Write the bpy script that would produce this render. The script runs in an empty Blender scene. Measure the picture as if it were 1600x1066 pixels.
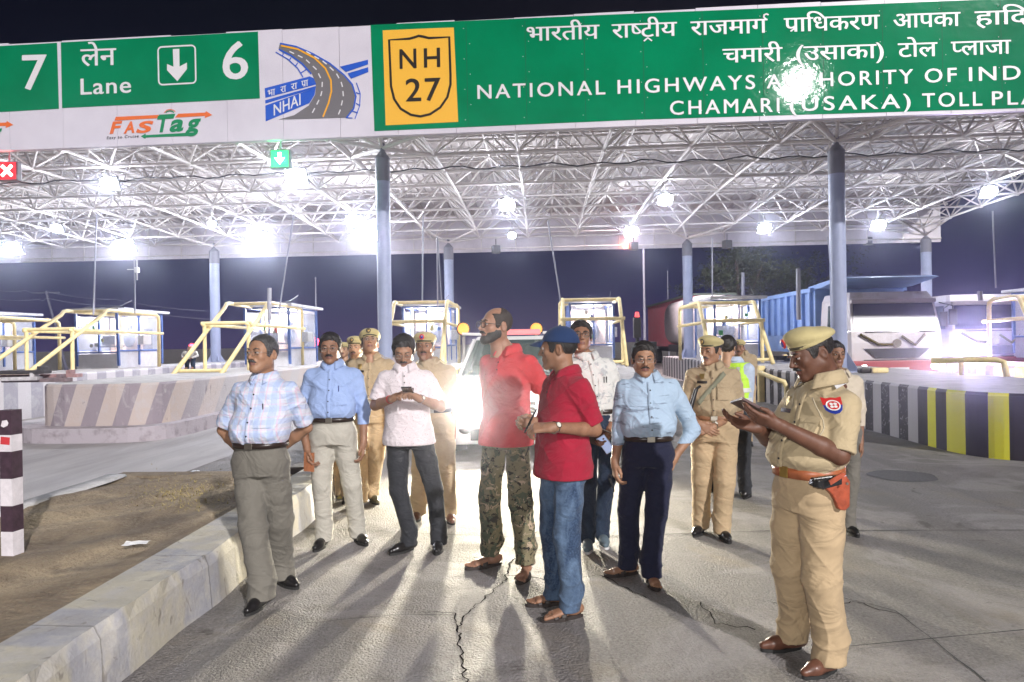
import bpy, math, random
import numpy as np
from mathutils import Vector, Matrix
rnd = random.Random(7)
S = bpy.context.scene
COL = S.collection
# ------------------------------------------------------------------ camera
F = 1100.0; CX = 800.0; CY = 535.0; TH = 0.04; ROLL = 0.016; HC = 1.62
fwd = Vector((-math.sin(TH), math.cos(TH), 0)); r0 = Vector((math.cos(TH), math.sin(TH), 0)); up0 = Vector((0, 0, 1))
cr = r0 * math.cos(ROLL) - up0 * math.sin(ROLL); cu = up0 * math.cos(ROLL) + r0 * math.sin(ROLL)
cam = bpy.data.cameras.new('camera'); camo = bpy.data.objects.new('camera', cam); COL.objects.link(camo)
m = Matrix((cr, cu, -fwd)).transposed().to_4x4(); m.translation = Vector((0, 0, HC)); camo.matrix_world = m
cam.sensor_width = 36; cam.lens = 36 * F / 1600; cam.shift_y = 2 / 1600; cam.clip_end = 2000; cam.clip_start = 0.05
S.camera = camo
CAMP = Vector((0, 0, HC))
def ray(px, py): return fwd + cr * ((px - CX) / F) - cu * ((py - CY) / F)
def G(px, py, z=0.0):
    d = ray(px, py); return CAMP + d * ((z - HC) / d.z)
def D(px, py, dep): return CAMP + ray(px, py) * dep
def W(u, d, z=0.0): return Vector((0, 0, z)) + r0 * u + fwd * d
# ------------------------------------------------------------------ world, sun, exposure
EXPO = 0.38
S.view_settings.view_transform = 'Standard'; S.view_settings.look = 'None'; S.view_settings.exposure = EXPO; S.view_settings.gamma = 1
try: S.view_settings.use_curve_mapping = False
except Exception: pass
SUN_EL, SUN_AZ = math.radians(25.5), math.radians(28.0)   # front floodlight: high behind the camera, to the right
w = bpy.data.worlds.new('World'); S.world = w; w.use_nodes = True
nt = w.node_tree; bg = nt.nodes['Background']; bg.inputs[1].default_value = 0.05
sky = nt.nodes.new('ShaderNodeTexSky'); sky.sky_type = 'NISHITA'; sky.sun_disc = False; sky.sun_elevation = math.radians(-4.5); sky.sun_rotation = math.radians(158)
tc = nt.nodes.new('ShaderNodeTexCoord'); sp = nt.nodes.new('ShaderNodeSeparateXYZ'); nt.links.new(tc.outputs['Generated'], sp.inputs[0])
rp = nt.nodes.new('ShaderNodeValToRGB'); nt.links.new(sp.outputs[2], rp.inputs[0])
e = rp.color_ramp.elements; e[0].position = 0.0; e[0].color = (.9, .66, 1.9, 1); e[1].position = 0.5; e[1].color = (0.012, 0.018, 0.05, 1)
for pz, c in ((0.07, (.20, .2, .95, 1)), (0.18, (.06, .08, .42, 1)), (0.34, (.03, .04, .14, 1))):
    q = rp.color_ramp.elements.new(pz); q.color = c
ad = nt.nodes.new('ShaderNodeVectorMath'); ad.operation = 'ADD'
nt.links.new(rp.outputs[0], ad.inputs[0]); nt.links.new(sky.outputs[0], ad.inputs[1]); nt.links.new(ad.outputs[0], bg.inputs[0])
sl = bpy.data.lights.new('sun', 'SUN'); sl.energy = 3.1; sl.angle = math.radians(1.2); sl.color = (1, .96, .945)
so = bpy.data.objects.new('sun', sl); COL.objects.link(so)
_fl, _fr = G(0, 235.5, 5.6), G(1600, 173, 5.6); _e = (_fr - _fl).normalized(); _n = Vector((_e.y, -_e.x, 0)); _d = ray(1245, 132).normalized()
dmir = (_d - _n * (2 * _d.dot(_n))).normalized()      # direction of the lamp whose image shows in the glossy sign
dsun = (r0 * math.sin(SUN_AZ) - fwd * math.cos(SUN_AZ)) * math.cos(SUN_EL) + up0 * math.sin(SUN_EL)
_hp = CAMP + ray(1245, 132) * ((_fl - CAMP).dot(_n) / ray(1245, 132).dot(_n)); ml = bpy.data.lights.new('street_flood', 'SPOT'); ml.energy = 3800; ml.spot_size = math.radians(18); ml.spot_blend = .6; ml.shadow_soft_size = .40; ml.color = (1, .97, .95)
mlo = bpy.data.objects.new('street_flood', ml); COL.objects.link(mlo); mlo.location = _hp + dmir * 26; mlo.rotation_euler = dmir.to_track_quat('Z', 'Y').to_euler()
so.rotation_euler = dsun.to_track_quat('Z', 'Y').to_euler()
fl = bpy.data.lights.new('camera_flash', 'POINT'); fl.energy = 290; fl.shadow_soft_size = .05; fl.color = (1, .97, .94)
flo = bpy.data.objects.new('camera_flash', fl); COL.objects.link(flo); flo.location = Vector((0, 0, HC + .16)) - fwd * .05
S.cycles.use_denoising = True
S.cycles.max_bounces = 6; S.cycles.volume_bounces = 0; S.cycles.volume_step_rate = 4; S.cycles.sample_clamp_indirect = 4.0
S.cycles.transparent_max_bounces = 12; S.cycles.caustics_reflective = False; S.cycles.caustics_refractive = False

# ------------------------------------------------------------------ materials
def mat(name, col, rough=0.6, metal=0.0, var=0.0, vscale=6.0, bump=0.0, bscale=40.0, emit=None, estr=0.0, spec=0.5, alpha=None, trans=0.0, coat=0.0, dirt=None, col2=None, wrinkle=0.0, wscale=7.0, fuzz=0.0):
    M = bpy.data.materials.new(name); M.use_nodes = True; n = M.node_tree.nodes; L = M.node_tree.links
    b = n['Principled BSDF']; b.inputs['Base Color'].default_value = (*col, 1); b.inputs['Roughness'].default_value = rough
    b.inputs['Metallic'].default_value = metal; b.inputs['Specular IOR Level'].default_value = spec
    b.inputs['Coat Weight'].default_value = coat
    if fuzz: b.inputs['Sheen Weight'].default_value = fuzz; b.inputs['Sheen Roughness'].default_value = 0.5
    if alpha is not None: b.inputs['Alpha'].default_value = alpha
    if trans: b.inputs['Transmission Weight'].default_value = trans; b.inputs['IOR'].default_value = 1.1
    if emit: b.inputs['Emission Color'].default_value = (*emit, 1); b.inputs['Emission Strength'].default_value = estr
    co = n.new('ShaderNodeTexCoord')
    if var or dirt or col2:
        t = n.new('ShaderNodeTexNoise'); t.inputs['Scale'].default_value = vscale; t.inputs['Detail'].default_value = 6; t.inputs['Roughness'].default_value = .65
        L.new(co.outputs['Object'], t.inputs['Vector'])
        r = n.new('ShaderNodeValToRGB'); r.color_ramp.elements[0].position = .35; r.color_ramp.elements[1].position = .65
        c2 = col2 or dirt or tuple(min(1, c * (1 + var)) for c in col); c1 = col if (dirt or col2) else tuple(c * (1 - var) for c in col)
        r.color_ramp.elements[0].color = (*c1, 1); r.color_ramp.elements[1].color = (*c2, 1)
        if dirt: r.color_ramp.elements[0].position = .5; r.color_ramp.elements[1].position = .8
        L.new(t.outputs[0], r.inputs[0]); L.new(r.outputs[0], b.inputs['Base Color'])
    nrm = None
    if bump:
        t = n.new('ShaderNodeTexNoise'); t.inputs['Scale'].default_value = bscale; t.inputs['Detail'].default_value = 3
        L.new(co.outputs['Object'], t.inputs['Vector']); bn = n.new('ShaderNodeBump'); bn.inputs['Strength'].default_value = bump; bn.inputs['Distance'].default_value = .01
        L.new(t.outputs[0], bn.inputs['Height']); nrm = bn
    if wrinkle:
        mp = n.new('ShaderNodeMapping'); mp.inputs['Scale'].default_value = (1, 1, 1.5); L.new(co.outputs['Object'], mp.inputs[0])
        t = n.new('ShaderNodeTexNoise'); t.inputs['Scale'].default_value = wscale; t.inputs['Detail'].default_value = 2.5; t.inputs['Distortion'].default_value = 1.6
        L.new(mp.outputs[0], t.inputs['Vector']); bn = n.new('ShaderNodeBump'); bn.inputs['Strength'].default_value = wrinkle; bn.inputs['Distance'].default_value = .05
        L.new(t.outputs[0], bn.inputs['Height'])
        if nrm: L.new(nrm.outputs[0], bn.inputs['Normal'])
        nrm = bn
    if nrm: L.new(nrm.outputs[0], b.inputs['Normal'])
    return M
def emis(name, col, s):
    return mat(name, tuple(c * .25 for c in col), emit=col, estr=s)
class NG:
    "tiny node helper"
    def __init__(s, M): s.M = M; s.n = M.node_tree.nodes; s.l = M.node_tree.links; s.b = s.n['Principled BSDF']; s.co = s.n.new('ShaderNodeTexCoord').outputs['Object']
    def noise(s, sc, det=5, dist=0, vec=None, rough=.6):
        t = s.n.new('ShaderNodeTexNoise'); t.inputs['Scale'].default_value = sc; t.inputs['Detail'].default_value = det; t.inputs['Distortion'].default_value = dist; t.inputs['Roughness'].default_value = rough
        s.l.new(vec or s.co, t.inputs['Vector']); return t.outputs[0]
    def voro(s, sc, vec=None, feat='F1', out=0):
        t = s.n.new('ShaderNodeTexVoronoi'); t.feature = feat; t.inputs['Scale'].default_value = sc; s.l.new(vec or s.co, t.inputs['Vector']); return t.outputs[out]
    def ramp(s, f, pts, interp='LINEAR'):
        r = s.n.new('ShaderNodeValToRGB'); r.color_ramp.interpolation = interp; e = r.color_ramp.elements
        for i, (p, c) in enumerate(pts):
            q = e[i] if i < 2 else e.new(p)
            q.position = p; q.color = (*c, 1) if len(c) == 3 else c
        s.l.new(f, r.inputs[0]); return r.outputs[0]
    def mix(s, f, a, b, mode='MIX'):
        m = s.n.new('ShaderNodeMix'); m.data_type = 'RGBA'; m.blend_type = mode
        for k, v in ((0, f), (6, a), (7, b)):
            if isinstance(v, bpy.types.NodeSocket): s.l.new(v, m.inputs[k])
            elif k == 0: m.inputs[0].default_value = v
            else: m.inputs[k].default_value = (*v, 1)
        return m.outputs[2]
    def math(s, op, a, b=0.0, c=0.0):
        m = s.n.new('ShaderNodeMath'); m.operation = op
        for k, v in enumerate((a, b, c)):
            if isinstance(v, bpy.types.NodeSocket): s.l.new(v, m.inputs[k])
            else: m.inputs[k].default_value = v
        return m.outputs[0]
    def xyz(s, vec=None):
        x = s.n.new('ShaderNodeSeparateXYZ'); s.l.new(vec or s.co, x.inputs[0]); return x.outputs
    def mapv(s, scale=(1, 1, 1), rot=(0, 0, 0), loc=(0, 0, 0)):
        m = s.n.new('ShaderNodeMapping'); m.inputs['Scale'].default_value = scale; m.inputs['Rotation'].default_value = rot; m.inputs['Location'].default_value = loc
        s.l.new(s.co, m.inputs[0]); return m.outputs[0]
    def bump(s, h, st=.3, dist=.01, prev=None):
        b = s.n.new('ShaderNodeBump'); b.inputs['Strength'].default_value = st; b.inputs['Distance'].default_value = dist
        s.l.new(h, b.inputs['Height'])
        if prev: s.l.new(prev, b.inputs['Normal'])
        return b.outputs[0]
    def col(s, c): s.l.new(c, s.b.inputs['Base Color'])
    def rough(s, r): s.l.new(r, s.b.inputs['Roughness'])
    def nrm(s, r): s.l.new(r, s.b.inputs['Normal'])
# ------------------------------------------------------------------ objects
def tag(o, label=None, cat=None, group=None, kind=None):
    if label: o['label'] = label
    if cat: o['category'] = cat
    if group: o['group'] = group
    if kind: o['kind'] = kind
    return o
def thing(name, label, cat, loc=(0, 0, 0), rz=0.0, group=None):
    o = bpy.data.objects.new(name, None); COL.objects.link(o); o.location = loc; o.rotation_euler = (0, 0, rz); o.empty_display_size = .2
    return tag(o, label, cat, group)
class MB:
    def __init__(s): s.v = []; s.f = []; s.mi = []; s.sm = []; s.cur = 0
    def add(s, vs, fs, smooth=False, mi=None):
        k = len(s.v); s.v += [tuple(map(float, p)) for p in vs]; s.f += [tuple(int(i) + k for i in f) for f in fs]
        s.mi += [s.cur if mi is None else mi] * len(fs); s.sm += [smooth] * len(fs); return s
    def box(s, c, sz, rz=0.0, mi=None, M=None, taper=1.0):
        x, y, z = sz[0] / 2, sz[1] / 2, sz[2] / 2; c = Vector(c); ca, sa = math.cos(rz), math.sin(rz); vs = []
        for k in (-1, 1):
            t = 1.0 if k < 0 else taper
            for i, j in ((-1, -1), (1, -1), (1, 1), (-1, 1)):
                p = Vector((i * x * t, j * y * t, k * z))
                p = M @ p if M else Vector((p.x * ca - p.y * sa, p.x * sa + p.y * ca, p.z))
                vs.append(p + c)
        return s.add(vs, [(3, 2, 1, 0), (4, 5, 6, 7), (0, 1, 5, 4), (1, 2, 6, 5), (2, 3, 7, 6), (3, 0, 4, 7)], False, mi)
    def cyl(s, a, b, r, r2=None, seg=10, mi=None, caps=True, smooth=True):
        a = Vector(a); b = Vector(b); r2 = r if r2 is None else r2; d = (b - a).normalized()
        x = d.orthogonal().normalized(); y = d.cross(x); vs = []
        for p, q in ((a, r), (b, r2)):
            for i in range(seg):
                t = 2 * math.pi * i / seg; vs.append(p + (x * math.cos(t) + y * math.sin(t)) * q)
        s.add(vs, [(i, (i + 1) % seg, seg + (i + 1) % seg, seg + i) for i in range(seg)], smooth, mi)
        if caps: s.add(vs, [tuple(range(seg))[::-1], tuple(range(seg, 2 * seg))], False, mi)
        return s
    def tube(s, pts, r, seg=8, mi=None, closed=False, rs=None, flat=1.0, upv=None):
        P = [Vector(p) for p in pts]; n = len(P); vs = []; X = None
        for i, p in enumerate(P):
            if closed: d = (P[(i + 1) % n] - P[i - 1]).normalized()
            else: d = (P[min(i + 1, n - 1)] - P[max(i - 1, 0)]).normalized()
            if upv is not None: X = Vector(upv).cross(d).normalized()
            elif X is None: X = d.orthogonal().normalized()
            else: X = (X - d * X.dot(d)).normalized()
            Y = d.cross(X); q = rs[i] if rs else r
            for k in range(seg):
                t = 2 * math.pi * k / seg; vs.append(p + X * (math.cos(t) * q) + Y * (math.sin(t) * q * flat))
        fs = []
        for i in range(n if closed else n - 1):
            j = (i + 1) % n
            fs += [(i * seg + k, i * seg + (k + 1) % seg, j * seg + (k + 1) % seg, j * seg + k) for k in range(seg)]
        if not closed: fs += [tuple(range(seg))[::-1], tuple(range((n - 1) * seg, n * seg))]
        return s.add(vs, fs, True, mi)
    def sphere(s, c, r, seg=12, rings=8, mi=None, M=None):
        r = (r, r, r) if not hasattr(r, '__len__') else r; vs = []; c = Vector(c)
        for i in range(rings + 1):
            a = math.pi * i / rings
            for k in range(seg):
                t = 2 * math.pi * k / seg; p = Vector((math.sin(a) * math.cos(t) * r[0], math.sin(a) * math.sin(t) * r[1], math.cos(a) * r[2]))
                vs.append((M @ p if M else p) + c)
        fs = [(i * seg + k, (i + 1) * seg + k, (i + 1) * seg + (k + 1) % seg, i * seg + (k + 1) % seg) for i in range(rings) for k in range(seg)]
        return s.add(vs, fs, True, mi)
    def prism(s, poly, o, x, y, t, mi=None):
        "polygon (2D) on plane o + x*u + y*v, extruded by t along x cross y"
        o = Vector(o); x = Vector(x); y = Vector(y); nn = x.cross(y).normalized(); n = len(poly)
        a = [o + x * p[0] + y * p[1] for p in poly]; b = [p + nn * t for p in a]
        return s.add(a + b, [tuple(range(n))[::-1], tuple(range(n, 2 * n))] + [(i, (i + 1) % n, n + (i + 1) % n, n + i) for i in range(n)], False, mi)
    def loft(s, rings, closed=True, caps=True, smooth=True, mi=None):
        n = len(rings[0]); vs = [p for r in rings for p in r]; fs = []
        for i in range(len(rings) - 1):
            for k in range(n if closed else n - 1):
                fs.append((i * n + k, i * n + (k + 1) % n, (i + 1) * n + (k + 1) % n, (i + 1) * n + k))
        if caps: fs += [tuple(range(n))[::-1], tuple(range((len(rings) - 1) * n, len(rings) * n))]
        return s.add(vs, fs, smooth, mi)
    def build(s, name, mats, parent=None, bevel=0.0, autosm=False):
        me = bpy.data.meshes.new(name); me.from_pydata(s.v, [], s.f)
        mats = mats if isinstance(mats, (list, tuple)) else [mats]
        for q in mats: me.materials.append(q)
        me.polygons.foreach_set('material_index', [min(i, len(mats) - 1) for i in s.mi]); me.polygons.foreach_set('use_smooth', s.sm); me.update()
        o = bpy.data.objects.new(name, me); COL.objects.link(o)
        if parent: o.parent = parent
        if bevel:
            b = o.modifiers.new('bevel', 'BEVEL'); b.width = bevel; b.segments = 2; b.limit_method = 'ANGLE'; b.angle_limit = math.radians(40)
            b.harden_normals = False
        return o
def struct(o): o['kind'] = 'structure'; return o
def copy_tree(o, parent=None):
    c = o.copy(); COL.objects.link(c); c.parent = parent
    for ch in list(o.children): copy_tree(ch, c)
    return c
# ------------------------------------------------------------------ ground
def ground_mat():
    M = mat('concrete_road', (.3, .3, .3), .75); g = NG(M)
    big = g.noise(.35, 4, .6); mid = g.noise(2.2, 7, .4); fine = g.noise(55, 3); vf = g.noise(190, 2)
    tyre = g.noise(.9, 4, .5, g.mapv((3.2, .18, 1)))
    c = g.ramp(mid, [(.3, (.225, .212, .20)), (.7, (.37, .35, .325))])
    c = g.mix(g.ramp(big, [(.42, (0, 0, 0)), (.62, (1, 1, 1))]), c, (.265, .245, .25), 'MIX')
    c = g.mix(g.ramp(tyre, [(.45, (0, 0, 0)), (.75, (.6, .6, .6))]), c, (.18, .17, .18))
    c = g.mix(.55, c, g.ramp(fine, [(.35, (.35, .35, .34)), (.65, (1, 1, 1))]), 'MULTIPLY')
    # dust yellowish
    c = g.mix(g.ramp(g.noise(.8, 5, 1, g.mapv((1, 1, 1), loc=(7, 3, 0))), [(.55, (0, 0, 0)), (.75, (.5, .5, .5))]), c, (.30, .25, .18))
    oil = g.noise(1.7, 4, .9, g.mapv((1, 1, 1), loc=(11, 5, 0))); c = g.mix(g.ramp(oil, [(.66, (0, 0, 0)), (.72, (.7, .7, .7))]), c, (.075, .065, .06)); ty = g.xyz(g.mapv((1, 1, 1), rot=(0, 0, -.06))); tt = g.math('SINE', g.math('MULTIPLY', ty[0], 3.7)); c = g.mix(g.math('MULTIPLY', g.ramp(tt, [(.75, (0, 0, 0)), (.95, (.5, .5, .5))]), g.noise(2.5, 4, .5, g.mapv((1, .2, 1)))), c, (.12, .11, .11)); wash = g.noise(.55, 6, 1.8, g.mapv((1, 1, 1), loc=(4, 1, 0))); c = g.mix(g.ramp(wash, [(.50, (0, 0, 0)), (.58, (.55, .55, .55)), (.66, (0, 0, 0))]), c, (.36, .34, .345))
    st = g.noise(9, 6, .2, g.mapv((1, 1, 1), loc=(2, 9, 0)))
    c = g.mix(g.ramp(st, [(.62, (0, 0, 0)), (.72, (.6, .6, .6))]), c, (.09, .08, .08))
    g.col(c)
    g.rough(g.ramp(mid, [(.3, (.62, .62, .62)), (.7, (.85, .85, .85))])); g.b.inputs['Specular IOR Level'].default_value = .35
    h = g.math('ADD', g.math('MULTIPLY', fine, .6), g.math('MULTIPLY', vf, .35))
    agg = g.voro(75); h = g.math('ADD', h, g.math('MULTIPLY', agg, -.5))
    b = g.bump(h, .9, .022); g.nrm(g.bump(g.noise(4, 4), .35, .05, b))
    return M
M_road = ground_mat()
gm = MB(); n = 60
gm.add([(-400, -60, 0), (400, -60, 0), (400, 700, 0), (-400, 700, 0)], [(0, 1, 2, 3)])
struct(gm.build('ground', M_road))
M_joint = mat('joint_filler', (.05, .05, .05), .9)
M_crack = mat('crack_dark', (.015, .013, .012), 1, spec=0)
def ribbon(mb, pts, w, z=.004):
    P = [Vector((p[0], p[1], z)) for p in pts]; L_, R_ = [], []
    for i, p in enumerate(P):
        d = (P[min(i + 1, len(P) - 1)] - P[max(i - 1, 0)]); nn = Vector((-d.y, d.x, 0)).normalized(); ww = w * (.5 + rnd.random())
        L_.append(p + nn * ww / 2); R_.append(p - nn * ww / 2)
    k = len(P); mb.add(L_ + R_, [(i + k, i + 1 + k, i + 1, i) for i in range(k - 1)])
def jag(pix, step=.05, amp=.018):
    out = []; P = [G(*p) for p in pix]
    for a, b in zip(P[:-1], P[1:]):
        n = max(2, int((b - a).length / step))
        for i in range(n):
            q = a.lerp(b, i / n); out.append((q.x + rnd.uniform(-amp, amp), q.y + rnd.uniform(-amp, amp)))
    out.append((P[-1].x, P[-1].y)); return out
mb = MB()
ribbon(mb, jag([(1330, 1010), (1600, 985)], .3, .004), .012)
ribbon(mb, jag([(480, 826), (760, 838), (860, 842)], .2, .006), .011)
ribbon(mb, jag([(860, 842), (1200, 830), (1600, 829)], .3, .004), .014)
ribbon(mb, jag([(1300, 930), (1400, 955), (1540, 1066)], .1, .006), .007)
ribbon(mb, jag([(470, 975), (640, 960), (715, 962)], .1, .012), .008)
for y in (14.6, 19.2, 24): ribbon(mb, [(-6, y), (5.6, y)], .015)
struct(mb.build('pavement_joints', M_joint))
mb = MB()
ribbon(mb, jag([(735, 1090), (722, 1040), (716, 985), (722, 965), (758, 935), (790, 905), (797, 880), (820, 860), (838, 830)], .03, .014), .0085)
ribbon(mb, jag([(716, 985), (712, 960), (690, 958), (650, 958)], .03, .012), .006)
ribbon(mb, jag([(797, 900), (850, 905), (940, 900), (1010, 935)], .05, .02), .007)
ribbon(mb, jag([(1200, 940), (1260, 960), (1330, 940), (1420, 965)], .05, .02), .007)
ribbon(mb, jag([(1090, 940), (1120, 975), (1180, 985)], .05, .02), .008)
struct(mb.build('pavement_cracks', M_crack))
# dark repair patch / iron cover
c = G(1410, 744); mb = MB()
mb.add([(c.x + .36 * math.cos(t) * (1 + .06 * math.sin(5 * t)), c.y + .36 * math.sin(t), .005) for t in np.linspace(0, 2 * math.pi, 33)[:-1]], [tuple(range(32))])
struct(mb.build('road_patch', mat('iron_patch', (.06, .055, .06), .7, var=.4, vscale=30, bump=.4)))
# ------------------------------------------------------------------ near median: kerb + dirt
M_kerb = mat('kerb_paint', (.50, .51, .53), .8); g = NG(M_kerb)
q = g.xyz()
stp = g.math('SINE', g.math('MULTIPLY', g.math('ADD', q[1], g.math('MULTIPLY', g.noise(3, 3), .18)), 6.2))
worn = g.noise(7, 8, .5); big = g.noise(1.6, 5)
cc = g.mix(g.ramp(stp, [(.1, (0, 0, 0)), (.35, (1, 1, 1))]), (.48, .44, .33), (.26, .275, .36))
cc = g.mix(g.ramp(worn, [(.36, (1, 1, 1)), (.54, (0, 0, 0))]), cc, (.44, .42, .40))
cc = g.mix(g.ramp(big, [(.52, (0, 0, 0)), (.7, (.8, .8, .8))]), cc, (.22, .2, .18))
g.col(cc); cc2 = g.mix(g.ramp(g.noise(38, 6, .6), [(.38, (1, 1, 1)), (.6, (0, 0, 0))]), (.30, .285, .27), (.62, .60, .58)); cc = g.mix(.15, cc, cc2); cc = g.mix(.35, cc, (.43, .41, .375)); jf = g.math('FRACT', g.math('MULTIPLY', g.math('ADD', q[1], g.math('MULTIPLY', g.noise(9, 3), .03)), .93)); cc = g.mix(g.ramp(jf, [(0, (.8, .8, .8)), (.014, (0, 0, 0))]), cc, (.10, .09, .085)); cc = g.mix(g.ramp(g.noise(13, 7, .8, g.mapv((1, 1, .6), loc=(3, 1, 2))), [(.60, (0, 0, 0)), (.68, (.65, .65, .65))]), cc, (.19, .17, .15)); g.col(cc); g.nrm(g.bump(g.noise(60, 5), .6, .006, g.bump(g.noise(7, 3), .4, .015)))
M_dirt = mat('packed_dirt', (.2, .17, .13), .95); g = NG(M_dirt)
cc = g.ramp(g.noise(2.5, 8, .8), [(.25, (.12, .085, .06)), (.5, (.23, .175, .12)), (.75, (.37, .29, .19))])
cc = g.mix(g.ramp(g.noise(40, 4), [(.5, (0, 0, 0)), (.7, (.5, .5, .5))]), cc, (.33, .29, .2))
g.col(cc); g.nrm(g.bump(g.noise(24, 6), .8, .04, g.bump(g.noise(120, 3), .5, .01)))
def wob(y, a=.012): return a * math.sin(y * 3.1) + a * .7 * math.sin(y * 7.3 + 1)
X1 = -2.06; YE = 7.35
def kx(y): return X1 - .022 * (y - 3)
rings = []
ys = np.arange(-1.0, YE + .01, .12)
for y in ys:
    j = .006 * math.sin(y * 17) + .004 * rnd.uniform(-1, 1)
    rings.append([(kx(y) + wob(y) + .015, y, -.02), (kx(y) + wob(y) - .005, y, .26), (kx(y) + wob(y) - .03 + j, y, .325 + j), (kx(y) - .34 + j, y, .33 + j * .6), (kx(y) - .36, y, .27)])
mb = MB(); mb.loft([[Vector(p) for p in r] for r in rings], closed=False, caps=True)
mb.sm = [False] * len(mb.sm)
med = thing('kerb_island', 'low concrete median with a worn painted kerb and brown dirt infill on the left', 'kerb')
mb.build('kerb', M_kerb, med)
mb = MB()
# dirt heightfield
xs = np.linspace(-4.06, -2.0, 40); yy = np.linspace(-1, YE, 90); vs = []
for y in yy:
    for x in xs:
        e_ = min(1, (x + 4.35) / .15) * 1
        vs.append((x - .34 + (kx(y) - X1) * (1 if x > -3 else (x + 4.35) / 1.35), y, .255 + .02 * math.sin(x * 3 + y * 1.3) + .014 * math.sin(x * 9 - y * 5) + .012 * rnd.random()))
mb.add(vs, [(j * 40 + i, j * 40 + i + 1, (j + 1) * 40 + i + 1, (j + 1) * 40 + i) for j in range(89) for i in range(39)], True)
mb.build('dirt_bed', M_dirt, med)
mb = MB(); r2 = []
for y in ys:
    r2.append([Vector((-4.38 + wob(y), y, .27)), Vector((-4.40 + wob(y), y, .292)), Vector((-4.58 + wob(y), y, .295)), Vector((-4.62, y, -.02))])
mb.loft(r2, closed=False, caps=True); mb.build('far_kerb', mat('pale_kerb', (.5, .49, .5), .85, var=.2, vscale=5, bump=.3), med)
mb = MB(); mb.box((-3.4, YE + .14, .115), (2.5, .28, .28), mi=2); mb.box((-2.27, YE + .16, .15), (.42, .34, .37), mi=0); mb.box((-2.60, YE + .16, .15), (.22, .335, .365), mi=1)
mb.build('end_kerb', [mat('end_kerb_yellow', (.50, .42, .14), .8, dirt=(.4, .36, .26)), mat('end_kerb_black', (.10, .09, .09), .8), M_dirt], med, bevel=.03)
# concrete lane beyond the median, brighter paint-like slab
M_slab = mat('pale_lane', (.32, .31, .33), .8); g = NG(M_slab)
cc = g.ramp(g.noise(1.2, 6, .6, g.mapv((2, .3, 1))), [(.3, (.29, .275, .29)), (.7, (.42, .40, .41))]); g.col(cc); g.nrm(g.bump(g.noise(40, 4), .4, .01))
mb = MB(); mb.add([(-11.8, -2, .004), (-4.64, -2, .004), (-4.64, 40, .004), (-11.8, 40, .004)], [(0, 1, 2, 3)])
struct(mb.build('left_lane', M_slab))
# litter
def litter(name, label, px, py, z, sz, rot, col):
    p = G(px, py, z); mb = MB(); n = 5; vs = []
    for j in range(n):
        for i in range(n):
            vs.append(((i / 4 - .5) * sz[0], (j / 4 - .5) * sz[1], .006 + .012 * rnd.random()))
    mb.add(vs, [(j * n + i, j * n + i + 1, (j + 1) * n + i + 1, (j + 1) * n + i) for j in range(4) for i in range(4)])
    o = mb.build(name, mat(name + '_mat', col, .7)); o.location = p; o.rotation_euler.z = rot
    tag(o, label, 'litter')
litter('paper_scrap', 'crumpled white paper scrap lying on the dirt median', 213, 851, .27, (.16, .1), .2, (.8, .8, .82))
litter('paper_scrap', 'tiny pale wrapper on the dirt farther back beside a damp patch', 305, 738, .27, (.09, .05), .5, (.7, .72, .8))
litter('paper_scrap', 'small whitish scrap at the back edge of the dirt median', 360, 764, .27, (.07, .05), .9, (.6, .6, .55))
# dry grass/straw patch on dirt
mb = MB()
for k in range(900):
    px = rnd.gauss(300, 45); py = rnd.gauss(772, 13)
    if px > 366: continue
    p = G(px, py, .265); a = rnd.uniform(0, 6.28); L_ = rnd.uniform(.01, .035); h = rnd.uniform(.004, .03)
    d = Vector((math.cos(a) * L_, math.sin(a) * L_, h)); s_ = Vector((-d.y, d.x, 0)) * .18
    mb.add([p - s_, p + s_, p + d], [(0, 1, 2)])
o = mb.build('dry_grass', mat('straw', (.36, .29, .12), .8, var=.4, vscale=20)); tag(o, 'yellowish dry grass scattered on the dirt median', 'grass', kind='stuff')
# bollard
bp = G(20, 866, .26)
bo = thing('bollard', 'square black and white striped marker post with a red patch on the dirt median', 'bollard', bp, -.1)
M_blk = mat('bollard_black', (.055, .03, .045), .6, var=.3, vscale=20, bump=.2); M_wht = mat('bollard_white', (.72, .68, .72), .6, var=.1, vscale=14, bump=.2)
mb = MB(); hh = [0, .175, .39, .565, .77, .965]
for k in range(5): mb.box((0, 0, (hh[k] + hh[k + 1]) / 2), (.125, .125, hh[k + 1] - hh[k] - .001), mi=(1, 0, 1, 0, 0)[k] if k != 3 else 1)
mb.v = mb.v
mb2 = MB(); cols = (1, 0, 1, 0, 1, 0); hh = [0, .17, .335, .5, .665, .8, .965]
hh = [0, .175, .335, .50, .67, .80, .965]
for k in range(5):
    a_, b_ = [(0, .175), (.175, .335), (.335, .515), (.515, .69), (.69, .965)][k]
    mb2.box((0, 0, (a_ + b_) / 2), (.125, .125, b_ - a_ - .0005), mi=(1, 0, 1, 0, 0)[k])
mb = MB()
for a_, b_, c_ in ((0, .16, 1), (.16, .33, 0), (.33, .51, 1), (.51, .69, 0), (.69, .80, 1), (.80, .965, 0)):
    mb.box((0, 0, (a_ + b_) / 2), (.088, .088, b_ - a_ - .0005), mi=c_)
mb.build('post', [M_blk, M_wht], bo)
mb = MB(); mb.add([(-.036, -.046, .74), (.032, -.046, .735), (.036, -.046, .785), (-.032, -.046, .79)], [(0, 1, 2, 3)]); mb.build('red_patch', mat('red_sticker', (.6, .05, .06), .5), bo)
mb = MB(); mb.add([(-.03, -.0465, .86), (-.01, -.0465, .85), (.02, -.0465, .862), (.028, -.0465, .88), (.016, -.0465, .90), (-.02, -.0465, .895)], [tuple(range(6))])
mb.build('worn_patch', M_wht, bo)

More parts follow.
